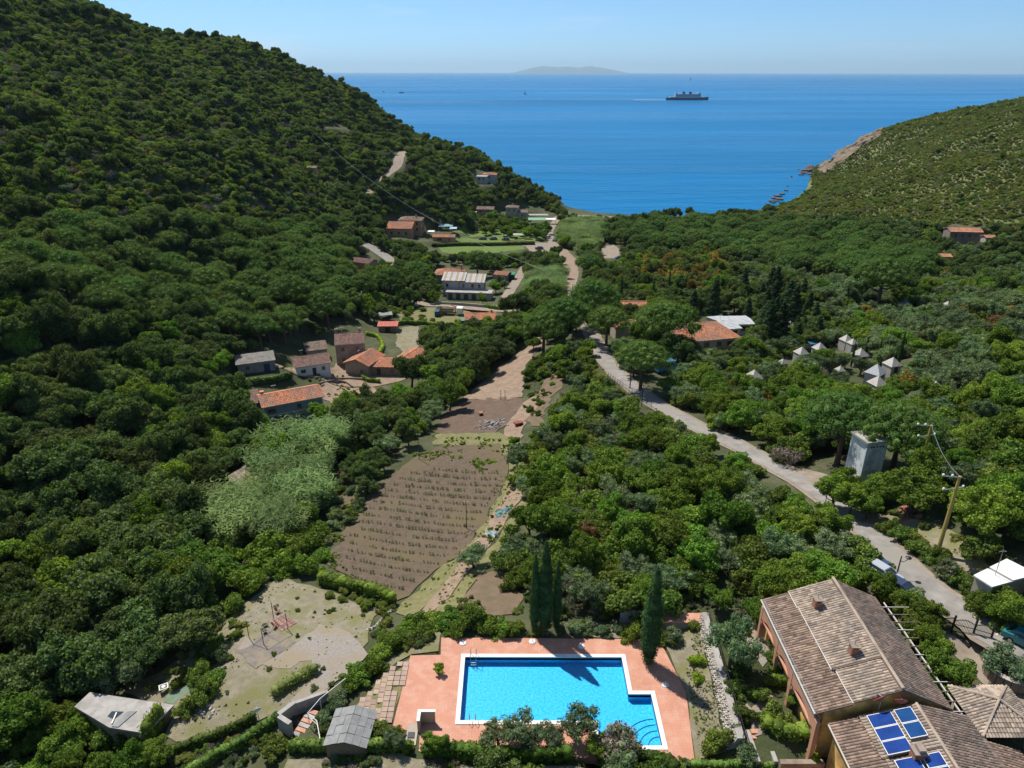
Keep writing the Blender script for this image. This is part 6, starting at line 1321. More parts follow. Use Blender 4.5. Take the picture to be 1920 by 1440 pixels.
hedge('upper one of two parallel diagonal hedges at the lower left', [(300,1425),(350,1405),(410,1383),(450,1366),(474,1352)], .9, 1.1, 'arb')
hedge('lower one of two parallel diagonal hedges at the lower left', [(330,1470),(400,1428),(450,1402),(490,1376),(520,1354)], 1.0, 1.2, 'arb')
hedge('dry brownish hedge block standing alone in the yard', [(520,1302),(540,1290),(562,1276),(588,1262)], 1.3, 1.1, 'gar')
hedge('bright clipped hedge below the grey sheet-roofed shed', [(548,1408),(600,1408),(650,1410),(700,1408),(765,1408)], 1.0, 1.3, 'arb')
hedge('loose mixed hedge along the near edge of the pool terrace', [(800,1415),(850,1418),(900,1422),(950,1425),(1000,1425),(1062,1422)], 1.3, 1.5, 'oakb')
hedge('low hedge at the near right corner of the pool terrace', [(1130,1432),(1180,1430),(1215,1425),(1250,1432),(1262,1445)], 1.1, 1.0, 'arb')
hedge('long low hedge along the foot of the picture below the stone wall', [(1300,1440),(1350,1442),(1400,1440),(1460,1445)], .8, .9, 'arb', base=35.2)
hedge('big clipped box hedge above the terrace wall', [(1440,1368),(1475,1382),(1522,1380)], 1.5, 1.4, 'oakb', base=36.6)
hedge('rectangular clipped hedge beside the salmon arches', [(1440,1284),(1486,1284)], 1.0, 1.1, 'oakb', base=36.6)
hedge('small square clipped hedge next to the villa arch', [(1447,1262),(1478,1258)], .8, .9, 'limeb' if 'limeb' in LM else 'oakb', base=36.6)
hedge('pale flowering creeper hanging over the villa arcade', [(1478,1262),(1495,1285),(1508,1325)], .6, 3.6, 'lime', base=36.6, leaf=.15, name='creeper', cat='creeper', dens=14)
hedge('yellow-green creeper covering the annex wall', [(1552,1392),(1562,1420),(1575,1450)], .7, 4.2, 'lime', base=36, leaf=.16, name='creeper', cat='creeper', dens=16)
hedge('clump of pale creeper on the terracotta court below the villa', [(1516,1425),(1524,1445)], .8, 1.7, 'lime', base=35.4, leaf=.15, name='creeper', cat='creeper')
hedge('straight dark hedge between the field and the far lane', [(812,462),(860,461),(930,461),(1000,459)], 2.0, 2.0, 'oak', leaf=.4, dens=10)
hedge('clipped green hedge behind the red-roofed hut', [(745,610),(790,609),(820,613)], 1.2, 1.5, 'oakb', leaf=.25, dens=16)
hedge('curved bright hedge beside the tall stone house', [(688,628),(708,634),(718,650),(712,664)], 1.1, 1.2, 'lime', leaf=.22, dens=16)
hedge('long dark hedge behind the blue-grey house', [(452,722),(480,720),(515,716),(545,710)], 1.6, 1.7, 'oak', leaf=.28, dens=14)
hedge('low hedge in front of the orange-roofed cottage', [(676,708),(690,716),(710,718)], 1.0, 1.2, 'oakb', leaf=.22, dens=16)
hedge('hedge below the porch of the grey villa', [(850,572),(890,576),(930,580),(960,582)], 1.4, 1.3, 'oakb', leaf=.3, dens=12)
hedge('dark creeper spilling off the concrete shed roof', [(282,1392),(292,1378),(305,1362)], 1.2, 3.0, 'oakb', name='creeper', cat='creeper', leaf=.2, dens=18)
# pink oleander
M_pinkf = leafmat('pink_oleander_flowers', (.52,.33,.36), (.40,.24,.27), obj=.0)
L_ = dome_lobes(1.7, 2.7, -.1, 16, 300, lr=(.28, .42)); KINDS['oleander'] = [(crown('foliage', L_, 1500, .2, 301, LM['greyb'] if 'greyb' in LM else LM['olive'], core=.6), None, None, 1.7, 1.3)]
def oleander(px, py, s, label, dens=900):
    x, y, z = cast(px, py, HG+1.2*s); z = float(hgt(x, y)); OPEN.append((x, y, s)); t = thing('oleander', label, 'shrub', (x, y, z)); link('foliage', KINDS['oleander'][0][0], parent=t, scale=(s, s, s))
    rs = np.random.RandomState(int(px)); k = rs.choice(len(L_), dens); d = rs.randn(dens, 3); d[:, 2] = np.abs(d[:, 2])*.8+.1; d /= np.linalg.norm(d, axis=1, keepdims=True); LB = np.array(L_)
    c = LB[k, :3]+d*LB[k, 3:6]*1.05; sel = rs.rand(dens) < np.clip((c[:, 2]-.6)/1.2, 0, 1); me = quads_mesh('blossom', c[sel], d[sel], .11*(.7+.6*rs.rand(sel.sum())), rs, mats=(M_pinkf,)); o = link('blossom', me, parent=t, scale=(s, s, s)); o['kind'] = 'stuff'
oleander(1162, 1398, 1.12, 'large round oleander full of pale pink blossom at the near pool edge', 1300); oleander(1262, 1192, .6, 'small pale-flowered oleander right of the big cypress', 260); oleander(1780, 1070, .8, 'pink-tinged oleander at the foot of the near yellow pole', 300)
pl = plant
pl('cypress', 1215, 1243, 1.06, base=True, var=0, sxy=.94, label='tall single cypress standing on the right side of the pool terrace', xyz=(13.9,54.7,35.0))
pl('cypress', 1003, 1190, .92, base=True, var=1, sxy=.62, label='slim left cypress of the three above the pool', xyz=(2.45,58.9,35.0)); pl('cypress', 1019, 1190, 1.05, base=True, var=2, sxy=.82, label='tallest middle cypress of the three above the pool', xyz=(3.5,59.0,35.0)); pl('cypress', 1042, 1183, .80, base=True, var=0, sxy=.66, label='shortest right cypress of the three above the pool', xyz=(4.8,59.5,35.0))
for a in ((895,482,1.35,'lone umbrella pine below the mown field'),(1105,487,1.2,'umbrella pine beside the dirt slope with its trunk showing'),(1115,545,1.45,'broad umbrella pine right of the lane bend'),(1060,578,1.4,'umbrella pine at the top of the road'),(1140,592,1.15,'small round umbrella pine nearest the camp entrance'),(1248,590,1.6,'very broad umbrella pine in front of the restaurant roof'),(1206,662,1.2,'big round pine at the right side of the road bend'),(1020,603,1.25,'umbrella pine left of the road top'),(1035,545,1.1,'umbrella pine above the cane slope'),(1660,507,1.9,'widest umbrella pine on the right slope'),(1520,470,1.3,'umbrella pine above the dry clearing'),(1452,478,1.1,'slender umbrella pine with a bare trunk by the clearing'),(1380,415,1.2,'dark umbrella pine at the skyline of the beach grove'),(1300,408,1.3,'broad umbrella pine breaking the sea line'),(1590,770,1.3,'bushy big pine behind the transformer tower'),(1695,790,1.2,'second bushy pine right of the transformer tower'),(540,535,1.5,'wide umbrella pine in the dark left grove'),(610,560,1.4,'umbrella pine at the right end of the left grove'),(480,520,1.3,'umbrella pine in the middle of the left grove'),(780,500,1.2,'pine over the hill lane'),(730,515,1.3,'pine left of the hill lane')): pl('pine', a[0], a[1], a[2], label=a[3])
for a in ((975,568,1.7,'tall dark oak left of the pine row'),(640,775,1.15,'large round tree in front of the blue-grey house'),(770,700,1.35,'big round dark tree in front of the cottages'),(845,722,1.15,'grey-green oak at the track side'),(878,640,1.35,'oak in the belt below the field house'),(905,634,1.2,'right-hand oak in the belt below the field house'),(850,668,1.3,'oak over the court'),(905,672,1.2,'oak on the track bank'),(815,650,1.1,'oak behind the second cottage'),(745,765,.95,'tree at the left of the bare plot'),(757,800,.8,'spindly dark tree by the tilled field'),(800,772,.55,'small round tree by the tilled field'),(700,800,.9,'oak beside the stream bed'),(690,850,.7,'dark oak above the stream bed')): pl('oak', a[0], a[1], a[2], label=a[3])
for a in ((540,1012,2.0),(583,1008,1.9),(492,1035,1.9),(470,1085,1.8),(566,1058,1.8),(515,1065,1.4),(605,1035,1.2),(440,1050,1.4)): pl('bush', a[0], a[1], a[2], 'in the clump above the dry yard')
for a in ((600,770,.9),(585,800,.6),(930,537,.85),(832,537,.9),(905,560,.7),(965,825,.42),(1000,640,.7)): pl('oakb', a[0], a[1], a[2], 'between the valley houses')
pl('olive', 888, 1038, .82, label='lone leaning dark tree beside the dirt track', var=1); pl('gold', 785, 462, .55, label='golden-yellow conical tree above the hill lane')
for i, a in enumerate(((1415,1140,.55),(1345,1122,.52),(1500,1310,.38),(1455,1205,.32),(1450,1235,.30),(1640,1085,.50),(1600,1085,.45),(1560,1078,.45),(1118,1400,.36),(820,1398,.36))): pl('oakb', a[0], a[1], a[2], 'in the planting round pool and villa')
for a in ((762,1175,1.0),(785,1165,1.1),(812,1160,1.2),(845,1158,1.25),(880,1162,1.2),(912,1166,1.1),(940,1170,1.0),(968,1174,.9),(1190,1180,1.05),(718,1217,1.15),(742,1198,1.0),(697,1242,1.1),(675,1262,1.0),(655,1282,.9),(800,1185,.8),(860,1182,.8)): pl('bush', a[0], a[1], a[2], 'in the row round the top left of the pool')
for a in ((705,1370,.8),(735,1372,.7),(1400,1335,.95),(1418,1303,.75),(1450,1340,.85),(1345,1400,1.0),(1245,1195,.8),(1300,1170,.6),(515,1400,1.05),(858,1400,.8),(890,1405,.7),(1375,1290,.8),(1385,1250,.8),(375,1255,1.0),(388,1282,1.1),(372,1312,1.0),(345,1328,.9),(405,1262,.8)): pl('arb', a[0], a[1], a[2], 'in the planting round pool and yard')
for a in ((935,1378,.62),(982,1362,.74),(1035,1372,.6),(1085,1358,.70),(740,1385,.5),(1375,1205,1.15),(1890,1235,.75),(1015,1150,.4)): pl('olive', a[0], a[1], a[2], 'near the pool and villa')
for a in ((640,1312,.75),(625,1328,.7),(608,1342,.6),(1075,1178,.7),(1100,1178,.7),(1130,1180,.65),(1158,1176,.6),(1050,1178,.5),(1400,1412,.8),(1385,1375,.6)): pl('greyb', a[0], a[1], a[2], 'in the grey border by the pool')
for a in ((1303,1240,.62),(1312,1268,.5),(1338,1380,.5),(1120,1392,.8),(765,1400,.5),(905,1440,.5)): pl('limeb', a[0], a[1], a[2], 'round the pool')
for a in ((1725,1175,.62),(1700,1150,.5),(1752,1215,.5),(1775,1262,.66),(1738,1195,.55),(1765,1290,.5),(1690,1125,.45),(1660,1105,.5),(1868,1128,.6),(1905,1150,.75),(1845,1130,.5),(1560,985,.75),(1600,930,.85),(1570,920,.8),(1630,945,.7),(1615,925,.75),(1590,905,.7)): pl('oakb', a[0], a[1], a[2], 'along the villa drive and road')
for a in ((1665,985,1.0),(1690,1000,1.1),(1720,1020,1.0),(1745,1040,.8),(1800,1085,1.0),(1825,1100,1.1),(1840,1130,1.0),(1770,1060,.8),(1880,1155,1.0),(1905,1175,1.0),(1790,950,.9)): pl('arb', a[0], a[1], a[2], 'on the roadside bank')
def fill(poly, kinds, spacing, where, seed=0, n=4000):
    rs = np.random.RandomState(seed+9); P = np.array(poly, float); a, b = P.min(0), P.max(0); done = []
    for _ in range(n):
        px, py = a+(b-a)*rs.rand(2)
        if not inpoly(np.array([px]), np.array([py]), P)[0]: continue
        s = rs.rand()*sum(q[1] for q in kinds); k = kinds[-1]
        for q in kinds:
            s -= q[1]
            if s <= 0: k = q; break
        sc = k[2]+(k[3]-k[2])*rs.rand(); zc = KINDS[k[0]][0][4]*sc; x, y, z = cast(px, py, HG+zc); z -= zc
        if any((x-c[0])**2+(y-c[1])**2 < spacing**2 for c in done): continue
        if any((x-c[0])**2+(y-c[1])**2 < (c[2]+KINDS[k[0]][0][3]*sc*.5)**2 for c in OPEN if c[2] > .8): continue
        done.append((x, y)); PLANTS.append((k[0], rs.randint(0, 3) % len(KINDS[k[0]]), x, y, z-.08, sc, rs.rand()*6.28, where))
fill([(0,1390),(70,1370),(140,1385),(230,1400),(290,1400),(300,1425),(250,1450),(0,1450)], [('oakb',.3,.4,.7),('arb',.5,.7,1.3),('greyb',.2,.6,1)], 1.5, 'in the tangle round the concrete shed', 1)
fill([(60,1330),(140,1325),(210,1370),(190,1400),(90,1400)], [('oakb',.6,.4,.7),('arb',.4,.8,1.3)], 1.7, 'in the tangle round the concrete shed', 2)
fill([(740,575),(830,578),(830,600),(760,600)], [('arb',1,.6,1.2)], 4, 'by the parked vehicles', 3)
fill([(800,615),(940,612),(950,632),(915,665),(885,692),(860,700),(800,690)], [('oak',.7,.8,1.3),('oakb',.3,.7,1.0)], 4.2, 'in the belt below the field house', 4)
fill([(870,405),(940,402),(1000,412),(1035,425),(1020,440),(900,430),(865,420)], [('oakb',.4,.7,1.0),('arb',.6,1,1.8)], 4.5, 'in the gardens behind the beach', 5)
fill([(445,770),(462,765),(476,795),(500,815),(600,812),(610,830),(500,830),(440,810)], [('oakb',.6,.45,.7),('oak',.4,.4,.6)], 3.2, 'against the blue-grey house', 6)
fill([(618,885),(640,905),(695,935),(650,985),(625,985)], [('greyb',.6,.7,1.1),('arb',.4,.7,1.1)], 2.4, 'on the vineyard edge', 7)
fill([(640,840),(700,820),(720,860),(690,900),(650,890)], [('oak',.6,.5,.8),('arb',.4,1,1.6)], 2.6, 'beside the stream bed', 8)
fill([(985,700),(1010,680),(1035,720),(1010,780),(985,770)], [('arb',1,.4,.8)], 3.0, 'on the bare red bank', 9)
fill([(1500,985),(1560,1000),(1625,1030),(1640,1085),(1560,1085),(1480,1090),(1440,1100)], [('oakb',.6,.6,.9),('arb',.4,1,1.6)], 2.6, 'in the thicket above the villa', 10)
fill([(1655,955),(1720,965),(1800,985),(1900,1060),(1850,1060),(1760,1035),(1700,1000)], [('gar',.6,.4,.8),('arb',.4,.5,.9)], 3.2, 'on the dry roadside clearing', 11)
fill([(1640,1080),(1660,1090),(1740,1130),(1755,1160),(1710,1160),(1660,1120)], [('arb',.6,.8,1.2),('greyb',.2,.8,1),('oakb',.2,.4,.6)], 1.8, 'between villa and road', 12)
fill([(1060,409),(1120,410),(1200,412),(1200,418),(1060,416)], [('reed',1,.4,.7)], 2.2, 'at the back of the beach', 17)
fill([(300,1255),(440,1165),(470,1150),(440,1200),(400,1260),(330,1300)], [('gar',.4,.4,.8),('arb',.4,.5,1.0),('greyb',.2,.4,.8)], 2.2, 'on the left edge of the dry yard', 18)
fill([(600,1110),(720,1150),(700,1190),(740,1160),(735,1135),(640,1105)], [('gar',.5,.3,.6),('arb',.5,.3,.7)], 1.3, 'at the right end of the dry yard', 15)
fill([(1395,1165),(1440,1165),(1480,1260),(1500,1330),(1460,1350),(1400,1280)], [('arb',.5,.4,.8),('bush',.3,.4,.8),('greyb',.2,.4,.7)], 1.3, 'in the villa garden', 16)
fill([(450,1150),(400,1180),(320,1250),(270,1300),(330,1290),(400,1230),(460,1180)], [('gar',.6,.3,.6),('arb',.4,.4,.8)], 1.6, 'along the edge of the dry yard', 13)
fill([(1330,440),(1420,440),(1560,480),(1700,545),(1640,580),(1500,520),(1400,500)], [('olive',.5,.8,1.2),('arb',.5,1,1.8)], 5, 'below the pine grove', 14)
for a in ((1690,655,.75),(1600,665,.55),(1625,650,.5),(1650,655,.5),(1165,545,.9),(1225,545,.8),(1255,530,.8)): pl('cypress', a[0], a[1], a[2], 'slim and young in the camp', sxy=.6)
for a in ((1340,560,1.2),(1300,575,1.0),(1480,560,1.2)): pl('conifer', a[0], a[1], a[2], 'round the restaurant')
pl('rust', 1745, 620, 1.0, label='rusty-brown tree above the camp tents'); pl('gold', 1700, 600, .7, label='yellowish tree right of the camp'); pl('gold', 1545, 620, .5, label='bright yellow-green bush beside a white tent'); pl('arb', 200, 1384, 1.2, 'against the concrete shed'); pl('arb', 240, 1392, 1.1, 'against the concrete shed'); pl('oakb', 165, 1362, .55, 'against the concrete shed'); pl('arb', 275, 1405, 1.0, 'against the concrete shed'); pl('dead', 1545, 700, 1.6, label='bare grey tree among the camp tents')
for a in ((1275,500,1.0),(1310,505,1.1),(1240,495,.9),(1345,510,.9)): pl('gold', a[0], a[1], a[2], 'in the yellowing grove behind the restaurant')
# tufts of weeds, many small ones as one mass
def tufts(name, label, polys, kinds, n, lo, hi, seed):
    rs = np.random.RandomState(seed); pts = []; protos = []; 
    for k in kinds: protos.append(KINDS[k][0][2] or KINDS[k][0][0])
    for poly in polys:
        P = np.array(poly, float); W = np.array([cast(*p)[:2] for p in poly]); a, b = W.min(0), W.max(0)
        xy = a+(b-a)*rs.rand(n, 2); xy = xy[inpoly(xy[:, 0], xy[:, 1], W)]; clump = vnoise(xy[:, 0]+100, xy[:, 1]+100, 2.5, seed+1) > .45; xy = xy[clump]
        for x, y in xy: pts.append(('', rs.randint(len(protos)), x, y, float(hgt(x, y))+.02, lo+(hi-lo)*rs.rand()**2, rs.rand()*6.28))
    return gn_scatter(name, protos, pts, label)
vine_edge = [(745,1150),(780,1115),(862,1035),(905,980),(955,900),(985,905),(930,1010),(880,1065),(830,1140),(760,1160)]
tufts('weeds', 'green weeds along the vineyard track', [vine_edge, [(640,940),(700,890),(735,880),(690,950),(640,1020),(612,1010)], [(812,818),(975,820),(980,865),(940,850),(820,845)]], ('arb','limeb','gar'), 700, .08, .28, 1)
tufts('dry_tufts', 'dry yellow-brown grass tufts in the yard', [[(240,1300),(330,1240),(440,1150),(520,1090),(720,1150),(690,1190),(640,1290),(540,1345),(410,1380),(320,1400)], [(1300,1190),(1320,1180),(1375,1385),(1310,1400),(1285,1250)], [(1640,970),(1900,1075),(1740,1030)]], ('gar','dead','arb'), 3500, .025, .09, 2)
tufts('field_weeds', 'small weeds between the rows of the vineyard', [[(612,1058),(652,985),(712,912),(765,868),(828,840),(935,838),(948,905),(858,1045),(768,1118),(650,1078)]], ('gar','arb','limeb'), 2600, .02, .075, 8)
tufts('yard_weeds', 'scattered low weeds over the dry yard', [[(330,1240),(440,1150),(520,1090),(720,1150),(690,1190),(640,1290),(540,1345),(410,1380),(320,1400)]], ('gar','arb','greyb'), 110, .10, .30, 9)
tufts('crop_weeds', 'bright green leafy patch at the top of the vineyard', [[(880,868),(900,858),(930,862),(935,880),(900,885)], [(770,850),(860,845),(870,862),(800,872)]], ('limeb','arb'), 260, .10, .22, 3)
tufts('bank_weeds', 'low weeds on the bare slopes below the road', [[(985,700),(1040,640),(1100,640),(1110,700),(1060,720),(1000,800)], [(855,1120),(960,1090),(980,1150),(870,1160)], [(460,690),(640,700),(700,740),(640,760),(560,710)]], ('gar','arb'), 500, .1, .35, 4)
tufts('forest_weeds', 'weedy undergrowth in the gaps of garden and yard', [[(250,1440),(560,1350),(800,1400),(1300,1430),(1300,1480),(250,1480)], [(690,1190),(1000,1175),(1240,1190),(1330,1165),(1320,1185),(1240,1200),(830,1190),(770,1225)], [(980,1080),(1440,1100),(1430,1150),(1000,1185)]], ('arb','gar','greyb','dead'), 3200, .08, .38, 5)
tufts('edge_tufts', 'rough grass tufts along the edges of field and track', [[(735,1160),(800,1080),(905,960),(945,880),(992,900),(960,1000),(880,1110),(820,1160)], [(600,1080),(610,1000),(650,985),(640,1060),(735,1125),(730,1150)]], ('gar','dead','arb','limeb'), 2600, .05, .16, 6)
# ------------------------------------------------------------------ vineyard
VP = np.array([at_z(*p, 27)[:2] for p in ((0,0),)]) if False else None
Vp = np.array([cast(*p)[:2] for p in ((640,1080),(655,1000),(712,925),(770,880),(930,880),(938,910),(890,985),(845,1045),(790,1085),(738,1120))])
a = np.array(cast(717,943)[:2]); b = np.array(cast(833,957)[:2]); dr = (b-a)/np.linalg.norm(b-a); pr = np.array((-dr[1], dr[0]))
rs = np.random.RandomState(5)
def vine_mesh(seed):
    r = np.random.RandomState(seed); c = r.randn(34, 3)*(.085,.085,.12)+(0,0,.26); me = quads_mesh('vine', c, r.randn(34, 3)+(0,0,.5), .10*(.6+.8*r.rand(34)), r, mats=(LM['oak'],), extra=None); return me
vm = [vine_mesh(s) for s in range(3)]; vpts = []
for i in range(-40, 40):
    for j in range(-80, 80):
        p = a+pr*(i*2.15+rs.randn()*.03)+dr*(j*.52+rs.randn()*.06)
        if inpoly(np.array([p[0]]), np.array([p[1]]), Vp)[0] and rs.rand() > .15: vpts.append(p)
vpts.sort(key=lambda p: p[1])
for k, p in enumerate(vpts[:295]):
    z = float(hgt(*p))+.08; s = .6+.7*rs.rand(); o = link('vine_plant', vm[k % 3], loc=(p[0], p[1], z), rot=(0, 0, rs.rand()*6), scale=(s, s, s)); tag(o, 'small young vine in the near rows of the brown vineyard', 'vine', 'young vines in rows')
if len(vpts) > 295:
    gn_scatter('young_vines', vm, [('', rs.randint(3), p[0], p[1], float(hgt(*p))+.08, .7+.8*rs.rand(), rs.rand()*6) for p in vpts[295:]], 'rows of small young vines in the far part of the vineyard')
# ------------------------------------------------------------------ poles, lamps, wires
M_yel = mat('yellow_pole_paint', (.48,.35,.09), (.40,.29,.09), scale=1.5, rough=.7)
M_polw = mat('pole_wood', (.13,.10,.08), (.09,.07,.055), scale=3, rough=.9)
def base_top(bx, by, tx, ty):
    x, y, z = cast(bx, by); dx, dy, dz = ray(tx, ty); t = y/dy; return x, y, z, CAMZ+dz*t
def ypole(bx, by, tx, ty, label):
    x, y, z, zt = base_top(bx, by, tx, ty); h = zt-z; t = thing('power_pole', label, 'pole', (x, y, z)); OPEN.append((x, y, 1.0))
    MB().tube([(0,0,-1),(0,0,h)], [.26,.15], 10).build('pole', M_yel, t); q = MB(); q.bar((-1.6,.3,h-.15),(.3,0,h-.15),.09); q.bar((-1.5,-.2,h-1.6),(.9,.3,h-1.6),.09); q.build('crossarm', M_galv, t)
    for (a, b, c) in ((-1.6,.3,h-.1),(-.7,.15,h-.1),(-1.5,-.2,h-1.55),(.9,.3,h-1.55)): MB().lathe([(.05,0),(.14,.06),(.06,.12),(.14,.18),(.05,.26)], 8, (a, b, c)).build('insulator', M_white, t)
    return x, y, zt
A1 = ypole(1755, 1045, 1791, 893, 'near yellow power pole on the dry roadside clearing'); A2 = ypole(1718, 905, 1743, 797, 'farther yellow power pole in the scrub right of the tower')
def pole(bx, by, tx, ty, label, r=.1, m=None, lamp=False, name='utility_pole'):
    x, y, z, zt = base_top(bx, by, tx, ty); h = max(2.5, zt-z); t = thing(name, label, 'street lamp' if lamp else 'pole', (x, y, z)); MB().tube([(0,0,-.6),(0,0,h)], [r,r*.7], 7).build('pole', m or M_polw, t)
    if lamp: MB().tube([(0,0,h-.6),(.35,0,h-.75),(.7,0,h-.5),(.75,0,h-.1)], .04, 6).build('arm', M_iron, t); MB().lathe([(.08,.0),(.32,-.12),(.30,-.2),(.1,-.24)], 12, (.8,0,h-.05)).build('lamp_shade', M_iron, t)
    else: MB().bar((-.35,0,h-.25),(.35,0,h-.25),.06).build('crossarm', M_galv, t)
    return x, y, z+h
pole(1680, 1082, 1687, 1043, 'dark street lamp with a curved arm beside the parked cars', .09, M_iron, True, 'street_lamp'); pole(1546, 950, 1548, 930, 'small street lamp at the lay-by bushes', .06, M_iron, True, 'street_lamp'); pole(1203, 762, 1204, 722, 'street lamp beside the road railing', .08, M_iron, True, 'street_lamp'); pole(1114, 692, 1114, 665, 'street lamp at the left road edge above the bare bank', .07, M_iron, True, 'street_lamp'); pole(1103, 642, 1103, 627, 'small lamp post at the top of the road', .06, M_iron, True, 'street_lamp')
B1 = pole(1181, 728, 1186, 640, 'tall dark utility pole beside the round roadside pine', .13)
for a in ((875,992,876,938,'wooden pole at the right edge of the vineyard'),(953,892,954,843,'wooden pole at the upper corner of the vineyard'),(684,935,685,911,'short pole on the left edge of the vineyard'),(786,862,787,812,'pole in front of the small dark trees'),(684,790,684,745,'pole left of the bare plot trees'),(939,750,939,738,'left gate post on the tilled track'),(947,750,947,738,'right gate post on the tilled track'),(870,512,871,498,'pole rising behind the grey villa')): pole(*a, r=.07)
pole(1848, 1130, 1850, 1030, 'thin grey post in the roadside scrub', .05, M_galv); pole(484, 195, 485, 170, 'thin pole standing on the upper left hillside', .12)
def wire(p, q, sag, r, label):
    p = np.array(p, float); q = np.array(q, float); pts = [tuple(p+(q-p)*t-np.array((0,0,sag*4*t*(1-t)))) for t in np.linspace(0, 1, 24)]
    tag(MB().tube(pts, r, 4).build('power_line', M_galv, None), label, 'cable')
x, y, z = cast(575, 262); wire((x, y, z+9), (*cast(1020, 552)[:2], 24), 9, .03, 'long thin power line sagging from the left slope to the pines by the lane')
wire(A1, A2, .8, .025, 'thin cable between the two yellow power poles')
fe = thing('road_railing', 'dark metal railing on the left side of the road bend', 'railing', (0, 0, 0)); P = [cast(*p) for p in ((1150,706),(1172,722),(1195,738),(1215,752),(1232,762))]; C = catmull(P, 1.2)
C[:, 2] = hgt(C[:, 0]-1.2, C[:, 1])+.05; q = MB()
for a, b in zip(C[:-1], C[1:]):
    for hh in (.55, 1.05): q.bar((a[0]-1.2,a[1]-.4,a[2]+hh),(b[0]-1.2,b[1]-.4,b[2]+hh),.05)
q.build('rail', M_iron, fe)
for a in C: MB().bar((a[0]-1.2,a[1]-.4,a[2]-.3),(a[0]-1.2,a[1]-.4,a[2]+1.1),.06).build('post', M_iron, fe)
# ------------------------------------------------------------------ vehicles
CARP = None
def car_meshes():
    prof = [(-2.1,.35),(-2.12,.75),(-1.95,.92),(-1.0,1.0),(1.35,1.02),(2.05,.95),(2.12,.7),(2.1,.35)]
    body = MB(); n = len(prof)
    for y_, sc in ((-.85,1),(-.80,1.0),(.80,1.0),(.85,1)): pass
    b = 0; rows = [(-.86,.0),(-.80,.05),(.80,.05),(.86,.0)]
    for (yy, up) in rows: body.v += [(x_, yy, z_+(up if z_ > .6 else 0)) for x_, z_ in prof]
    for r in range(3):
        for i in range(n): j = (i+1) % n; body.f.append((r*n+i, r*n+j, (r+1)*n+j, (r+1)*n+i))
    body.f.append(tuple(range(n-1, -1, -1))); body.f.append(tuple(range(3*n, 4*n)))
    cab = MB(); lo = [(-1.25,-.76),(1.75,-.76),(1.75,.76),(-1.25,.76)]; hi = [(-.45,-.60),(1.25,-.60),(1.25,.60),(-.45,.60)]
    cab.v = [(x_, y_, 1.0) for x_, y_ in lo]+[(x_, y_, 1.40) for x_, y_ in hi]; cab.f = [(0,1,5,4),(1,2,6,5),(2,3,7,6),(3,0,4,7)]
    roof = MB(); roof.quadbox([(x_*1.02-.01, y_*1.02, 1.402) for x_, y_ in hi]+[(x_*.92+.02, y_*.9, 1.47) for x_, y_ in hi])
    for (p0, p1) in ((0,4),(1,5),(2,6),(3,7)): roof.bar(cab.v[p0], cab.v[p1], .08)
    wh = MB(); M = Matrix.Rotation(R(90), 4, 'X'); wh.lathe([(.18,-.1),(.31,-.1),(.32,-.05),(.32,.05),(.31,.1),(.18,.1)], 14, M=M)
    rim = MB().lathe([(.02,-.11),(.17,-.105),(.17,.105),(.02,.11)], 10, M=M)
    lt = MB().box(-2.13,-.14,.62,-2.05,.14,.76)
    return body.mesh('body'), cab.mesh('windows'), roof.mesh('roof'), wh.mesh('wheel'), rim.mesh('rim'), lt.mesh('headlight')
CARM = car_meshes(); M_tyre = mat('tyre', (.02,.02,.02), rough=.9); M_lamp = mat('lamp_glass', (.6,.6,.58), rough=.15)
for m_, q in ((CARM[1], M_glass), (CARM[3], M_tyre), (CARM[4], M_galv), (CARM[5], M_lamp)): m_.materials.append(q)
def car(px, py, rot, col, label, sc=1.0, z=None):
    x, y, zz = cast(px, py); mb = CARM[0].copy(); mr = CARM[2].copy(); m = mat('car_paint_%d_%d' % (px, py), col, rough=.25, spec=.6); mb.materials.append(m); mr.materials.append(m)
    OPEN.append((x, y, 1.6)); t = thing('parked_car', label, 'car', (x, y, zz+.14), R(rot), None); t.scale = (sc, sc, sc)
    link('body', mb, parent=t); link('windows', CARM[1], parent=t); link('roof', mr, parent=t)
    for sx in (-1.3, 1.3):
        for sy in (-.78, .78): w_ = link('wheel', CARM[3], parent=t, loc=(sx, sy, .32)); link('rim', CARM[4], parent=w_)
    for sy in (-.6, .6): link('headlight', CARM[5], parent=t, loc=(0, sy, 0))
    return t
car(1628, 1056, 118, (.045,.075,.13), 'dark blue car parked under the shrubs, the upper one by the road'); car(1652, 1084, 120, (.40,.42,.45), 'silver car parked nearest the street lamp'); car(1684, 1112, 124, (.035,.055,.10), 'dark blue car parked closest to the villa gate')
car(1926, 1214, 130, (.02,.20,.22), 'turquoise car just entering at the right edge of the road')
for a in ((905,450,5,(.05,.08,.11),'dark car parked left in the row behind the field hedge'),(925,450,5,(.07,.09,.11),'middle dark car in the row behind the field hedge'),(948,451,5,(.06,.10,.10),'right dark car in the row behind the field hedge'),(1028,444,70,(.55,.55,.56),'white car at the left edge of the beach lane'),(1040,452,75,(.10,.10,.10),'dark car at the right edge of the beach lane'),(1011,468,0,(.03,.03,.035),'black car parked on the gravel by the mown field'),(1161,486,10,(.10,.13,.17),'car at the edge of the small round car park'),(1068,428,80,(.5,.5,.52),'pale car half hidden by the reeds on the lane')): car(a[0], a[1], a[2], a[3], a[4], 1.05)
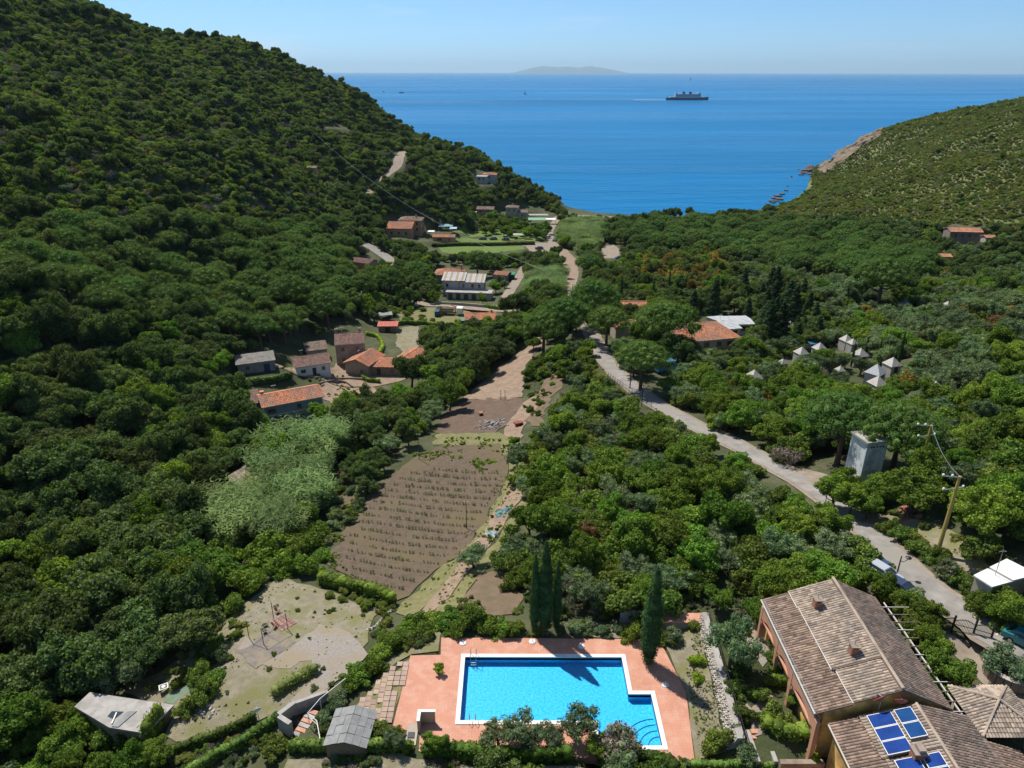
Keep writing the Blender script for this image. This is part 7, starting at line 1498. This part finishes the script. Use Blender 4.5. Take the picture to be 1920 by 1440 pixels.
def boxcar(px, py, rot, label, name, cat, L, W, H, col, cabl=1.6):
    x, y, z = cast(px, py); t = thing(name, label, cat, (x, y, z+.1), R(rot)); OPEN.append((x, y, L*.5)); m = mat('paint_%s_%d' % (name, px), col, rough=.45)
    b = MB(); b.v = [(-L/2,-W/2,.45),(L/2,-W/2,.45),(L/2,W/2,.45),(-L/2,W/2,.45),(-L/2+.1,-W/2+.08,H),(L/2-.25,-W/2+.08,H),(L/2-.25,W/2-.08,H),(-L/2+.1,W/2-.08,H)]; b.f = [(0,1,5,4),(1,2,6,5),(2,3,7,6),(3,0,4,7),(4,5,6,7),(3,2,1,0)]; b.build('body', m, t)
    for s in (-1, 1): MB().box(-L*.35,s*(W/2-.03)-.03,H*.62,L*.35,s*(W/2-.03)+.03,H*.86).build('side_window', M_glass, t)
    MB().box(-W*0-L/2-.01,-W*.4,H*.6,-L/2+.12,W*.4,H*.86).build('windscreen', M_glass, t)
    for sx in (-.3, .3):
        for sy in (-1, 1): w_ = link('wheel', CARM[3], parent=t, loc=(sx*L, sy*(W/2-.1), .32)); link('rim', CARM[4], parent=w_)
    return t
boxcar(1246, 696, 25, 'blue and white camper van under the roadside pine', 'camper_van', 'camper van', 5.2, 2.1, 2.5, (.06,.22,.36)); boxcar(820, 592, 92, 'small dark blue van on the grass left of the lorry', 'small_van', 'van', 3.4, 1.7, 1.9, (.03,.08,.16)); boxcar(868, 609, 92, 'little grey-green van against the field house', 'small_van', 'van', 3.2, 1.6, 1.8, (.14,.20,.18))
x, y, z = cast(846, 590); t = thing('tipper_lorry', 'tipper lorry with an orange crane arm and a white cab on the grass', 'lorry', (x, y, z+.1), R(-5)); OPEN.append((x, y, 4))
MB().box(-4.2,-1.2,.9,.9,1.2,1.1).box(-4.2,-1.2,1.1,-4.05,1.2,1.8).box(-4.05,-1.2,1.1,.9,-1.08,1.8).box(-4.05,1.08,1.1,.9,1.2,1.8).build('tipper_body', M_wood, t); MB().box(2.1,-1.2,.6,4.2,1.2,2.7).build('cab', M_white, t); MB().box(4.19,-1.0,1.6,4.23,1.0,2.4).build('windscreen', M_glass, t); MB().bar((1.5,0,.9),(1.5,0,3.0),.35).bar((1.5,0,3.0),(-.5,.3,3.6),.25).build('crane_arm', mat('orange_paint', (.50,.16,.06), rough=.5), t); MB().box(-4.2,-.4,.5,4.0,.4,.89).build('chassis', M_iron, t)
for sx in (-3.2, -2.2, 3.0):
    for sy in (-1.05, 1.05): w_ = link('wheel', CARM[3], parent=t, loc=(sx, sy, .42), scale=(1.3, 1.4, 1.3)); link('rim', CARM[4], parent=w_)
def rock_mesh(seed, n=2, flat=.7):
    bm = bmesh.new(); bmesh.ops.create_icosphere(bm, subdivisions=n, radius=1); r = np.random.RandomState(seed); ph = r.rand(3)*10
    for v in bm.verts: k = 1+.28*math.sin(v.co.x*3+ph[0])*math.cos(v.co.y*2.7+ph[1])+.16*math.sin(v.co.z*5+ph[2])+.06*r.randn(); v.co *= k; v.co.z *= flat
    me = bpy.data.meshes.new('rock'); bm.to_mesh(me); bm.free(); return me
M_rock = mat('shore_rock', (.17,.12,.10), (.10,.075,.065), scale=.35, rough=.95, bump=.4, bscale=.8); M_rockl = mat('cliff_rock', (.285,.22,.15), (.12,.09,.065), scale=.12, rough=.95, bump=1.6, bscale=.25, c3=(.20,.15,.10), s3=.05, stretch=(1,1,.35))
RM = [rock_mesh(s) for s in range(4)]; [m_.materials.append(M_rock) for m_ in RM]
def rock(px, py, s, label, z=0.0, dist=None, grp=None, m=None, sz=1.0):
    x, y, zz = at_z(px, py, z); tag(link('rock', RM[int(px) % 4], loc=(x, y, z-.1*s), rot=(0, 0, px*.7), scale=(s*1.3, s, s*sz)), label, 'rock', grp)
for i, a in enumerate(((1040,385,3.5),(1046,384,2.8),(1032,382,5),(1022,380,5.5),(1052,387,1.8),(1026,388,3),(1036,390,2.5),(1044,389,1.8),(1014,386,4),(1049,385,1.6),(1028,384,4),(1037,387,2.4))): rock(*a, 'dark shore rock at the foot of the wooded point', grp='dark rocks at the left point', sz=1.0)
for i, a in enumerate(((1513,321,5),(1519,316,5),(1508,325,3),(1525,320,4),(1497,318,1.2),(1502,328,2),(1516,327,2.5),(1529,316,3),(1523,326,2))): rock(*a, 'dark sea rock below the pale cliff', grp='rocks below the cliff', sz=1.1)
rock(1483,335,2.6,'flat black reef with a small standing stone on it', sz=.25); rock(1484,331,.9,'small standing stone on the flat black reef', z=1.0); rock(1477,349,1.0,'lone small dark rock offshore of the right slope'); rock(1423,378,2.2,'low dark reef off the near end of the right slope', sz=.3)
for i, a in enumerate(((1446,377,1.8),(1452,372,2.2),(1458,368,2.2),(1440,383,1.4),(1450,380,1.6),(1462,374,2.2),(1436,389,1.0),(1430,392,.8),(1396,398,.8),(1385,400,.7),(1443,386,1.2),(1456,377,1.5),(1466,364,1.8),(1474,357,1.5),(1448,370,1.2))): rock(*a, 'reddish dark shore rock where the beach meets the right slope', grp='rocks at the right end of the beach', z=.2)
def cliff():
    poly = [(1532,322),(1540,303),(1555,290),(1578,278),(1605,261),(1635,245),(1656,236),(1655,252),(1632,266),(1612,278),(1596,293),(1574,307),(1557,318),(1545,328)]
    o = sheet('cliff', poly, M_rockl, .5, step=1.6, wob=1.0, kind='structure')
    me = o.data
    for v in me.vertices:
        q0 = np.array([v.co.x+v.co.z*1.3]); q1 = np.array([v.co.y-v.co.z*.7]); n_ = vnoise(q0, q1, 9, 21)[0]-.4+.5*(vnoise(q0, q1, 3.5, 22)[0]-.5)+.3*(vnoise(q0, q1, 1.7, 23)[0]-.5); v.co.x -= n_*4.0; v.co.y -= n_*5.0; v.co.z += n_*3.0
cliff()
# stones and odds and ends in the fields
def pile(px, py, w_, n, label, m, name='stone_pile', s=.25):
    x, y, z = cast(px, py); t = thing(name, label, 'stone pile', (x, y, z)); r = np.random.RandomState(n); rk = rock_mesh(n, 1); rk.materials.append(m)
    for k in range(n): a = r.randn(2)*w_; link('stone', rk, parent=t, loc=(a[0], a[1], float(hgt(x+a[0], y+a[1]))-z+.1+.25*math.exp(-(a@a)/w_**2)), rot=tuple(r.rand(3)*6), scale=(s*(.5+r.rand()),)*3)
pile(920, 797, 1.5, 90, 'heap of grey stones beside the tilled field', M_grey); pile(385, 1340, .5, 14, 'few pale stones beside the shrubs at the dry yard', M_stone, s=.2); pile(1705, 960, .8, 20, 'heap of red earth clods beside the road clearing', mat('red_earth', (.28,.12,.08), rough=.95), 'clod_pile', .35)
t = thing('stone_edging', 'broken row of stones at the right end of the dry yard', 'stones', (0, 0, 0)); rk = rock_mesh(9, 1); rk.materials.append(M_stone)
for k in range(22): s_ = k/21; p = cast(690+46*s_, 1182-34*s_+4*math.sin(s_*6)); link('stone', rk, parent=t, loc=(p[0], p[1], p[2]+.12), rot=(k, k*2, k*3), scale=(.22, .16, .14))
for (px, py, lab, c, s_) in ((975,797,'red-brown cultivator lying beside the dirt track',(.28,.06,.03),(1.2,.5,.35)),(903,779,'small orange machine on the tilled field',(.40,.14,.06),(.6,.4,.4))):
    x, y, z = cast(px, py); t = thing('farm_machine', lab, 'machine', (x, y, z+.1), .4); m = mat('machine_paint_%d' % px, c, rough=.6); MB().box(-s_[0],-s_[1],.3,s_[0]*.4,s_[1],.3+s_[2]).build('body', m, t); MB().bar((s_[0]*.4,0,.5),(s_[0]*1.3,0,.9),.08).build('handle', M_iron, t)
    for sy in (-1, 1): link('wheel', CARM[3], parent=t, loc=(-.2, sy*(s_[1]+.12), .32))
for (px, py, lab, n_) in ((945,962,'crumpled blue-green tarpaulin heap beside the vineyard track',1),(922,1005,'small heap of pale plastic sheeting below the blue-green tarpaulin',2)):
    x, y, z = cast(px, py); rk = rock_mesh(30+n_, 3, .5); rk.materials.append(mat('crumpled_tarp_%d' % n_, (.10,.20,.21) if n_ == 1 else (.35,.42,.40), (.05,.12,.13), scale=2, rough=.5, coords='obj')); tag(link('tarpaulin_heap', rk, loc=(x, y, z+.1), rot=(0, 0, .9), scale=(1.5 if n_ == 1 else .8, .8, .8)), lab, 'tarpaulin')
wl = thing('lane_wall', 'long pale low wall below the grey villa garden', 'wall', (0, 0, 0)); P = [cast(*p) for p in ((815,571),(860,573),(910,577),(945,580))]; q = MB()
for a, b in zip(P[:-1], P[1:]): q.bar((a[0],a[1],a[2]+.4),(b[0],b[1],b[2]+.4),.35,1.6)
q.build('body', M_cream, wl)
wl = thing('court_wall', 'thin curved dark wall round the circular court', 'wall', (0, 0, 0)); P = catmull([cast(*p) for p in ((598,722),(620,717),(645,718),(662,728))], 1.0); q = MB()
for a, b in zip(P[:-1], P[1:]): q.bar((a[0],a[1],a[2]+.2),(b[0],b[1],b[2]+.2),.25,.9)
P2 = catmull([cast(*p) for p in ((590,711),(640,712),(680,713),(710,717))], 1.0)
q.build('body', M_rubble, wl); wl = thing('court_wall', 'long low dark wall crossing the court behind the blue-grey house', 'wall', (0, 0, 0)); q = MB()
for a, b in zip(P2[:-1], P2[1:]): q.bar((a[0],a[1],a[2]+.2),(b[0],b[1],b[2]+.2),.3,.9)
q.build('body', M_rubble, wl)
# ------------------------------------------------------------------ ships, far island
M_navy = mat('navy_hull', (.012,.035,.10), rough=.5); M_ship = mat('ship_backlit_white', (.32,.40,.46), rough=.5)  # superstructure white dulled to teal, its backlit shade put into the colour
def ferry():
    x, y, z = at_z(1288, 187.5, 0); t = thing('ferry', 'large dark-hulled passenger ferry with twin funnels crossing the bay', 'ferry', (x, y, 0)); k = math.hypot(x, y)/FPX*1.04; L = 69*k; s = L/150.0
    st = [(-75,.55),(-68,.9),(-40,1),(40,1),(62,.8),(72,.35),(75,.04)]; q = MB()
    for (a, wd) in st: q.v += [(a*s,-11*wd*s,-2),(a*s,11*wd*s,-2),(a*s*(1.0 if a < 60 else 1.02),12*wd*s,(7.5+(2.5 if a > 60 else 0))*s),(a*s*(1.0 if a < 60 else 1.02),-12*wd*s,(7.5+(2.5 if a > 60 else 0))*s)]
    for i in range(len(st)-1):
        for j in range(4): q.f.append((4*i+j, 4*i+(j+1) % 4, 4*i+4+(j+1) % 4, 4*i+4+j))
    q.f += [(3,2,1,0), (4*len(st)-4, 4*len(st)-3, 4*len(st)-2, 4*len(st)-1)]; q.build('hull', M_navy, t)
    MB().box(-62*s,-10.5*s,7.52*s,60*s,10.5*s,11*s).build('deck_house', M_ship, t); u = MB().box(-44*s,-9.5*s,11.02*s,46*s,9.5*s,20*s).build('upper_deck', M_ship, t)
    for j in range(3): MB().box(-43*s,-9.6*s,(12.3+2.6*j)*s,45*s,-9.505*s,(13.3+2.6*j)*s).build('window_band', M_navy, u)
    MB().box(36*s,-9*s,20.02*s,45*s,9*s,24*s).build('bridge', M_ship, t); MB().box(-44*s,-8*s,20.02*s,-38*s,8*s,23.5*s).build('aft_house', M_ship, t)
    for a in (-13, 10): MB().prism([((a-4)*s,-4*s),((a+4)*s,-4*s),((a+4)*s,4*s),((a-4)*s,4*s)], 20.02*s, [28*s,26*s,26*s,28*s]).build('funnel', M_navy, t)
    for (a, h) in ((42,32),(-38,30),(-70,16),(72,18)): MB().tube([(a*s,0,7*s),(a*s,0,h*s)], .4*s, 5).build('mast', M_navy, t)
    wk = MB(); wk.v = [(x-75*s,y-5,.12),(x-75*s,y+5,.12),(x-190*s,y+9,.12),(x-190*s,y-7,.12)]; wk.f = [(0,1,2,3)]; tag(wk.build('ferry_wake', M_white), 'white foaming wake behind the ferry', 'wake')
ferry()
def boat(px, py, L, label, sail=False, wake=False):
    x, y, z = at_z(px, py, 0); t = thing('boat', label, 'boat', (x, y, 0)); q = MB(); st = [(-.5,.8),(0,1),(.3,.8),(.5,.05)]
    for (a, wd) in st: q.v += [(a*L,-.13*L*wd,-.2),(a*L,.13*L*wd,-.2),(a*L,.16*L*wd,.12*L),(a*L,-.16*L*wd,.12*L)]
    for i in range(3):
        for j in range(4): q.f.append((4*i+j, 4*i+(j+1) % 4, 4*i+4+(j+1) % 4, 4*i+4+j))
    q.f += [(3,2,1,0), (12,13,14,15)]; q.build('hull', M_navy, t); MB().box(-.2*L,-.1*L,.12*L,.15*L,.1*L,.24*L).build('cabin', M_ship, t)
    if sail: MB().tube([(0,0,.1*L),(0,0,1.25*L)], .015*L, 5).build('mast', M_navy, t); q = MB(); q.v = [(.02*L,0,.25*L),(-.42*L,.02*L,.25*L),(.02*L,0,1.2*L),(.02*L,.03,.25*L),(-.42*L,.02*L+.03,.25*L),(.02*L,.03,1.2*L)]; q.f = [(0,1,2),(5,4,3),(0,2,5,3),(1,4,5,2)]; q.build('sail', M_ship, t)
    if wake: q = MB(); q.v = [(x+.5*L,y-.5,.1),(x+.5*L,y+.5,.1),(x+4*L,y+3,.1),(x+4*L,y-3,.1)]; q.f = [(0,1,2,3)]; tag(q.build('boat_wake', M_white), 'short white wake beside the small motor boat', 'wake')
boat(719, 172, 13, 'small motor boat with a white wake near the left headland', wake=True); boat(753, 174.5, 24, 'dark boat with a low rig right of the motor boat', sail=False); boat(985, 177, 14, 'little sailing boat in the middle of the bay', sail=True); boat(1295, 150, 30, 'tiny white sail near the horizon above the ferry', sail=True)
def island():
    prof = [(955,138),(975,133),(1000,127),(1020,124),(1040,126),(1065,125),(1085,127),(1105,124),(1125,127),(1145,130),(1160,133),(1178,138)]; Y = 56000.0
    ps = []
    for i in range(len(prof)-1):
        for k in range(6): s_ = k/6; a, b = prof[i], prof[i+1]; px = a[0]+(b[0]-a[0])*s_; py = a[1]+(b[1]-a[1])*s_+rng.randn()*.25; p = at_y(px, py, Y); ps.append((p[0], max(p[2], 1)))
    nx = len(ps); ny = 9; X = np.zeros((ny, nx)); YY = np.zeros((ny, nx)); Z = np.zeros((ny, nx))
    for j in range(ny):
        f = math.sin(math.pi*j/(ny-1)); X[j] = [p[0] for p in ps]; YY[j] = Y+(j-(ny-1)/2)*700+rng.randn(nx)*60; Z[j] = [-5+(p[1]+5)*f**.8*(1+(.0 if j == 4 else .12*rng.randn())) if j != 4 else p[1] for p in ps]
    Z[0] = -5; Z[-1] = -5
    tag(link('island', grid_mesh('island', X, YY, Z, mat('island_slopes', (.05,.075,.085), rough=.95))), 'far hazy island low on the horizon', 'island', None, 'structure')
island()
scatter()
flush_plants()
print('plants', len(PLANTS))
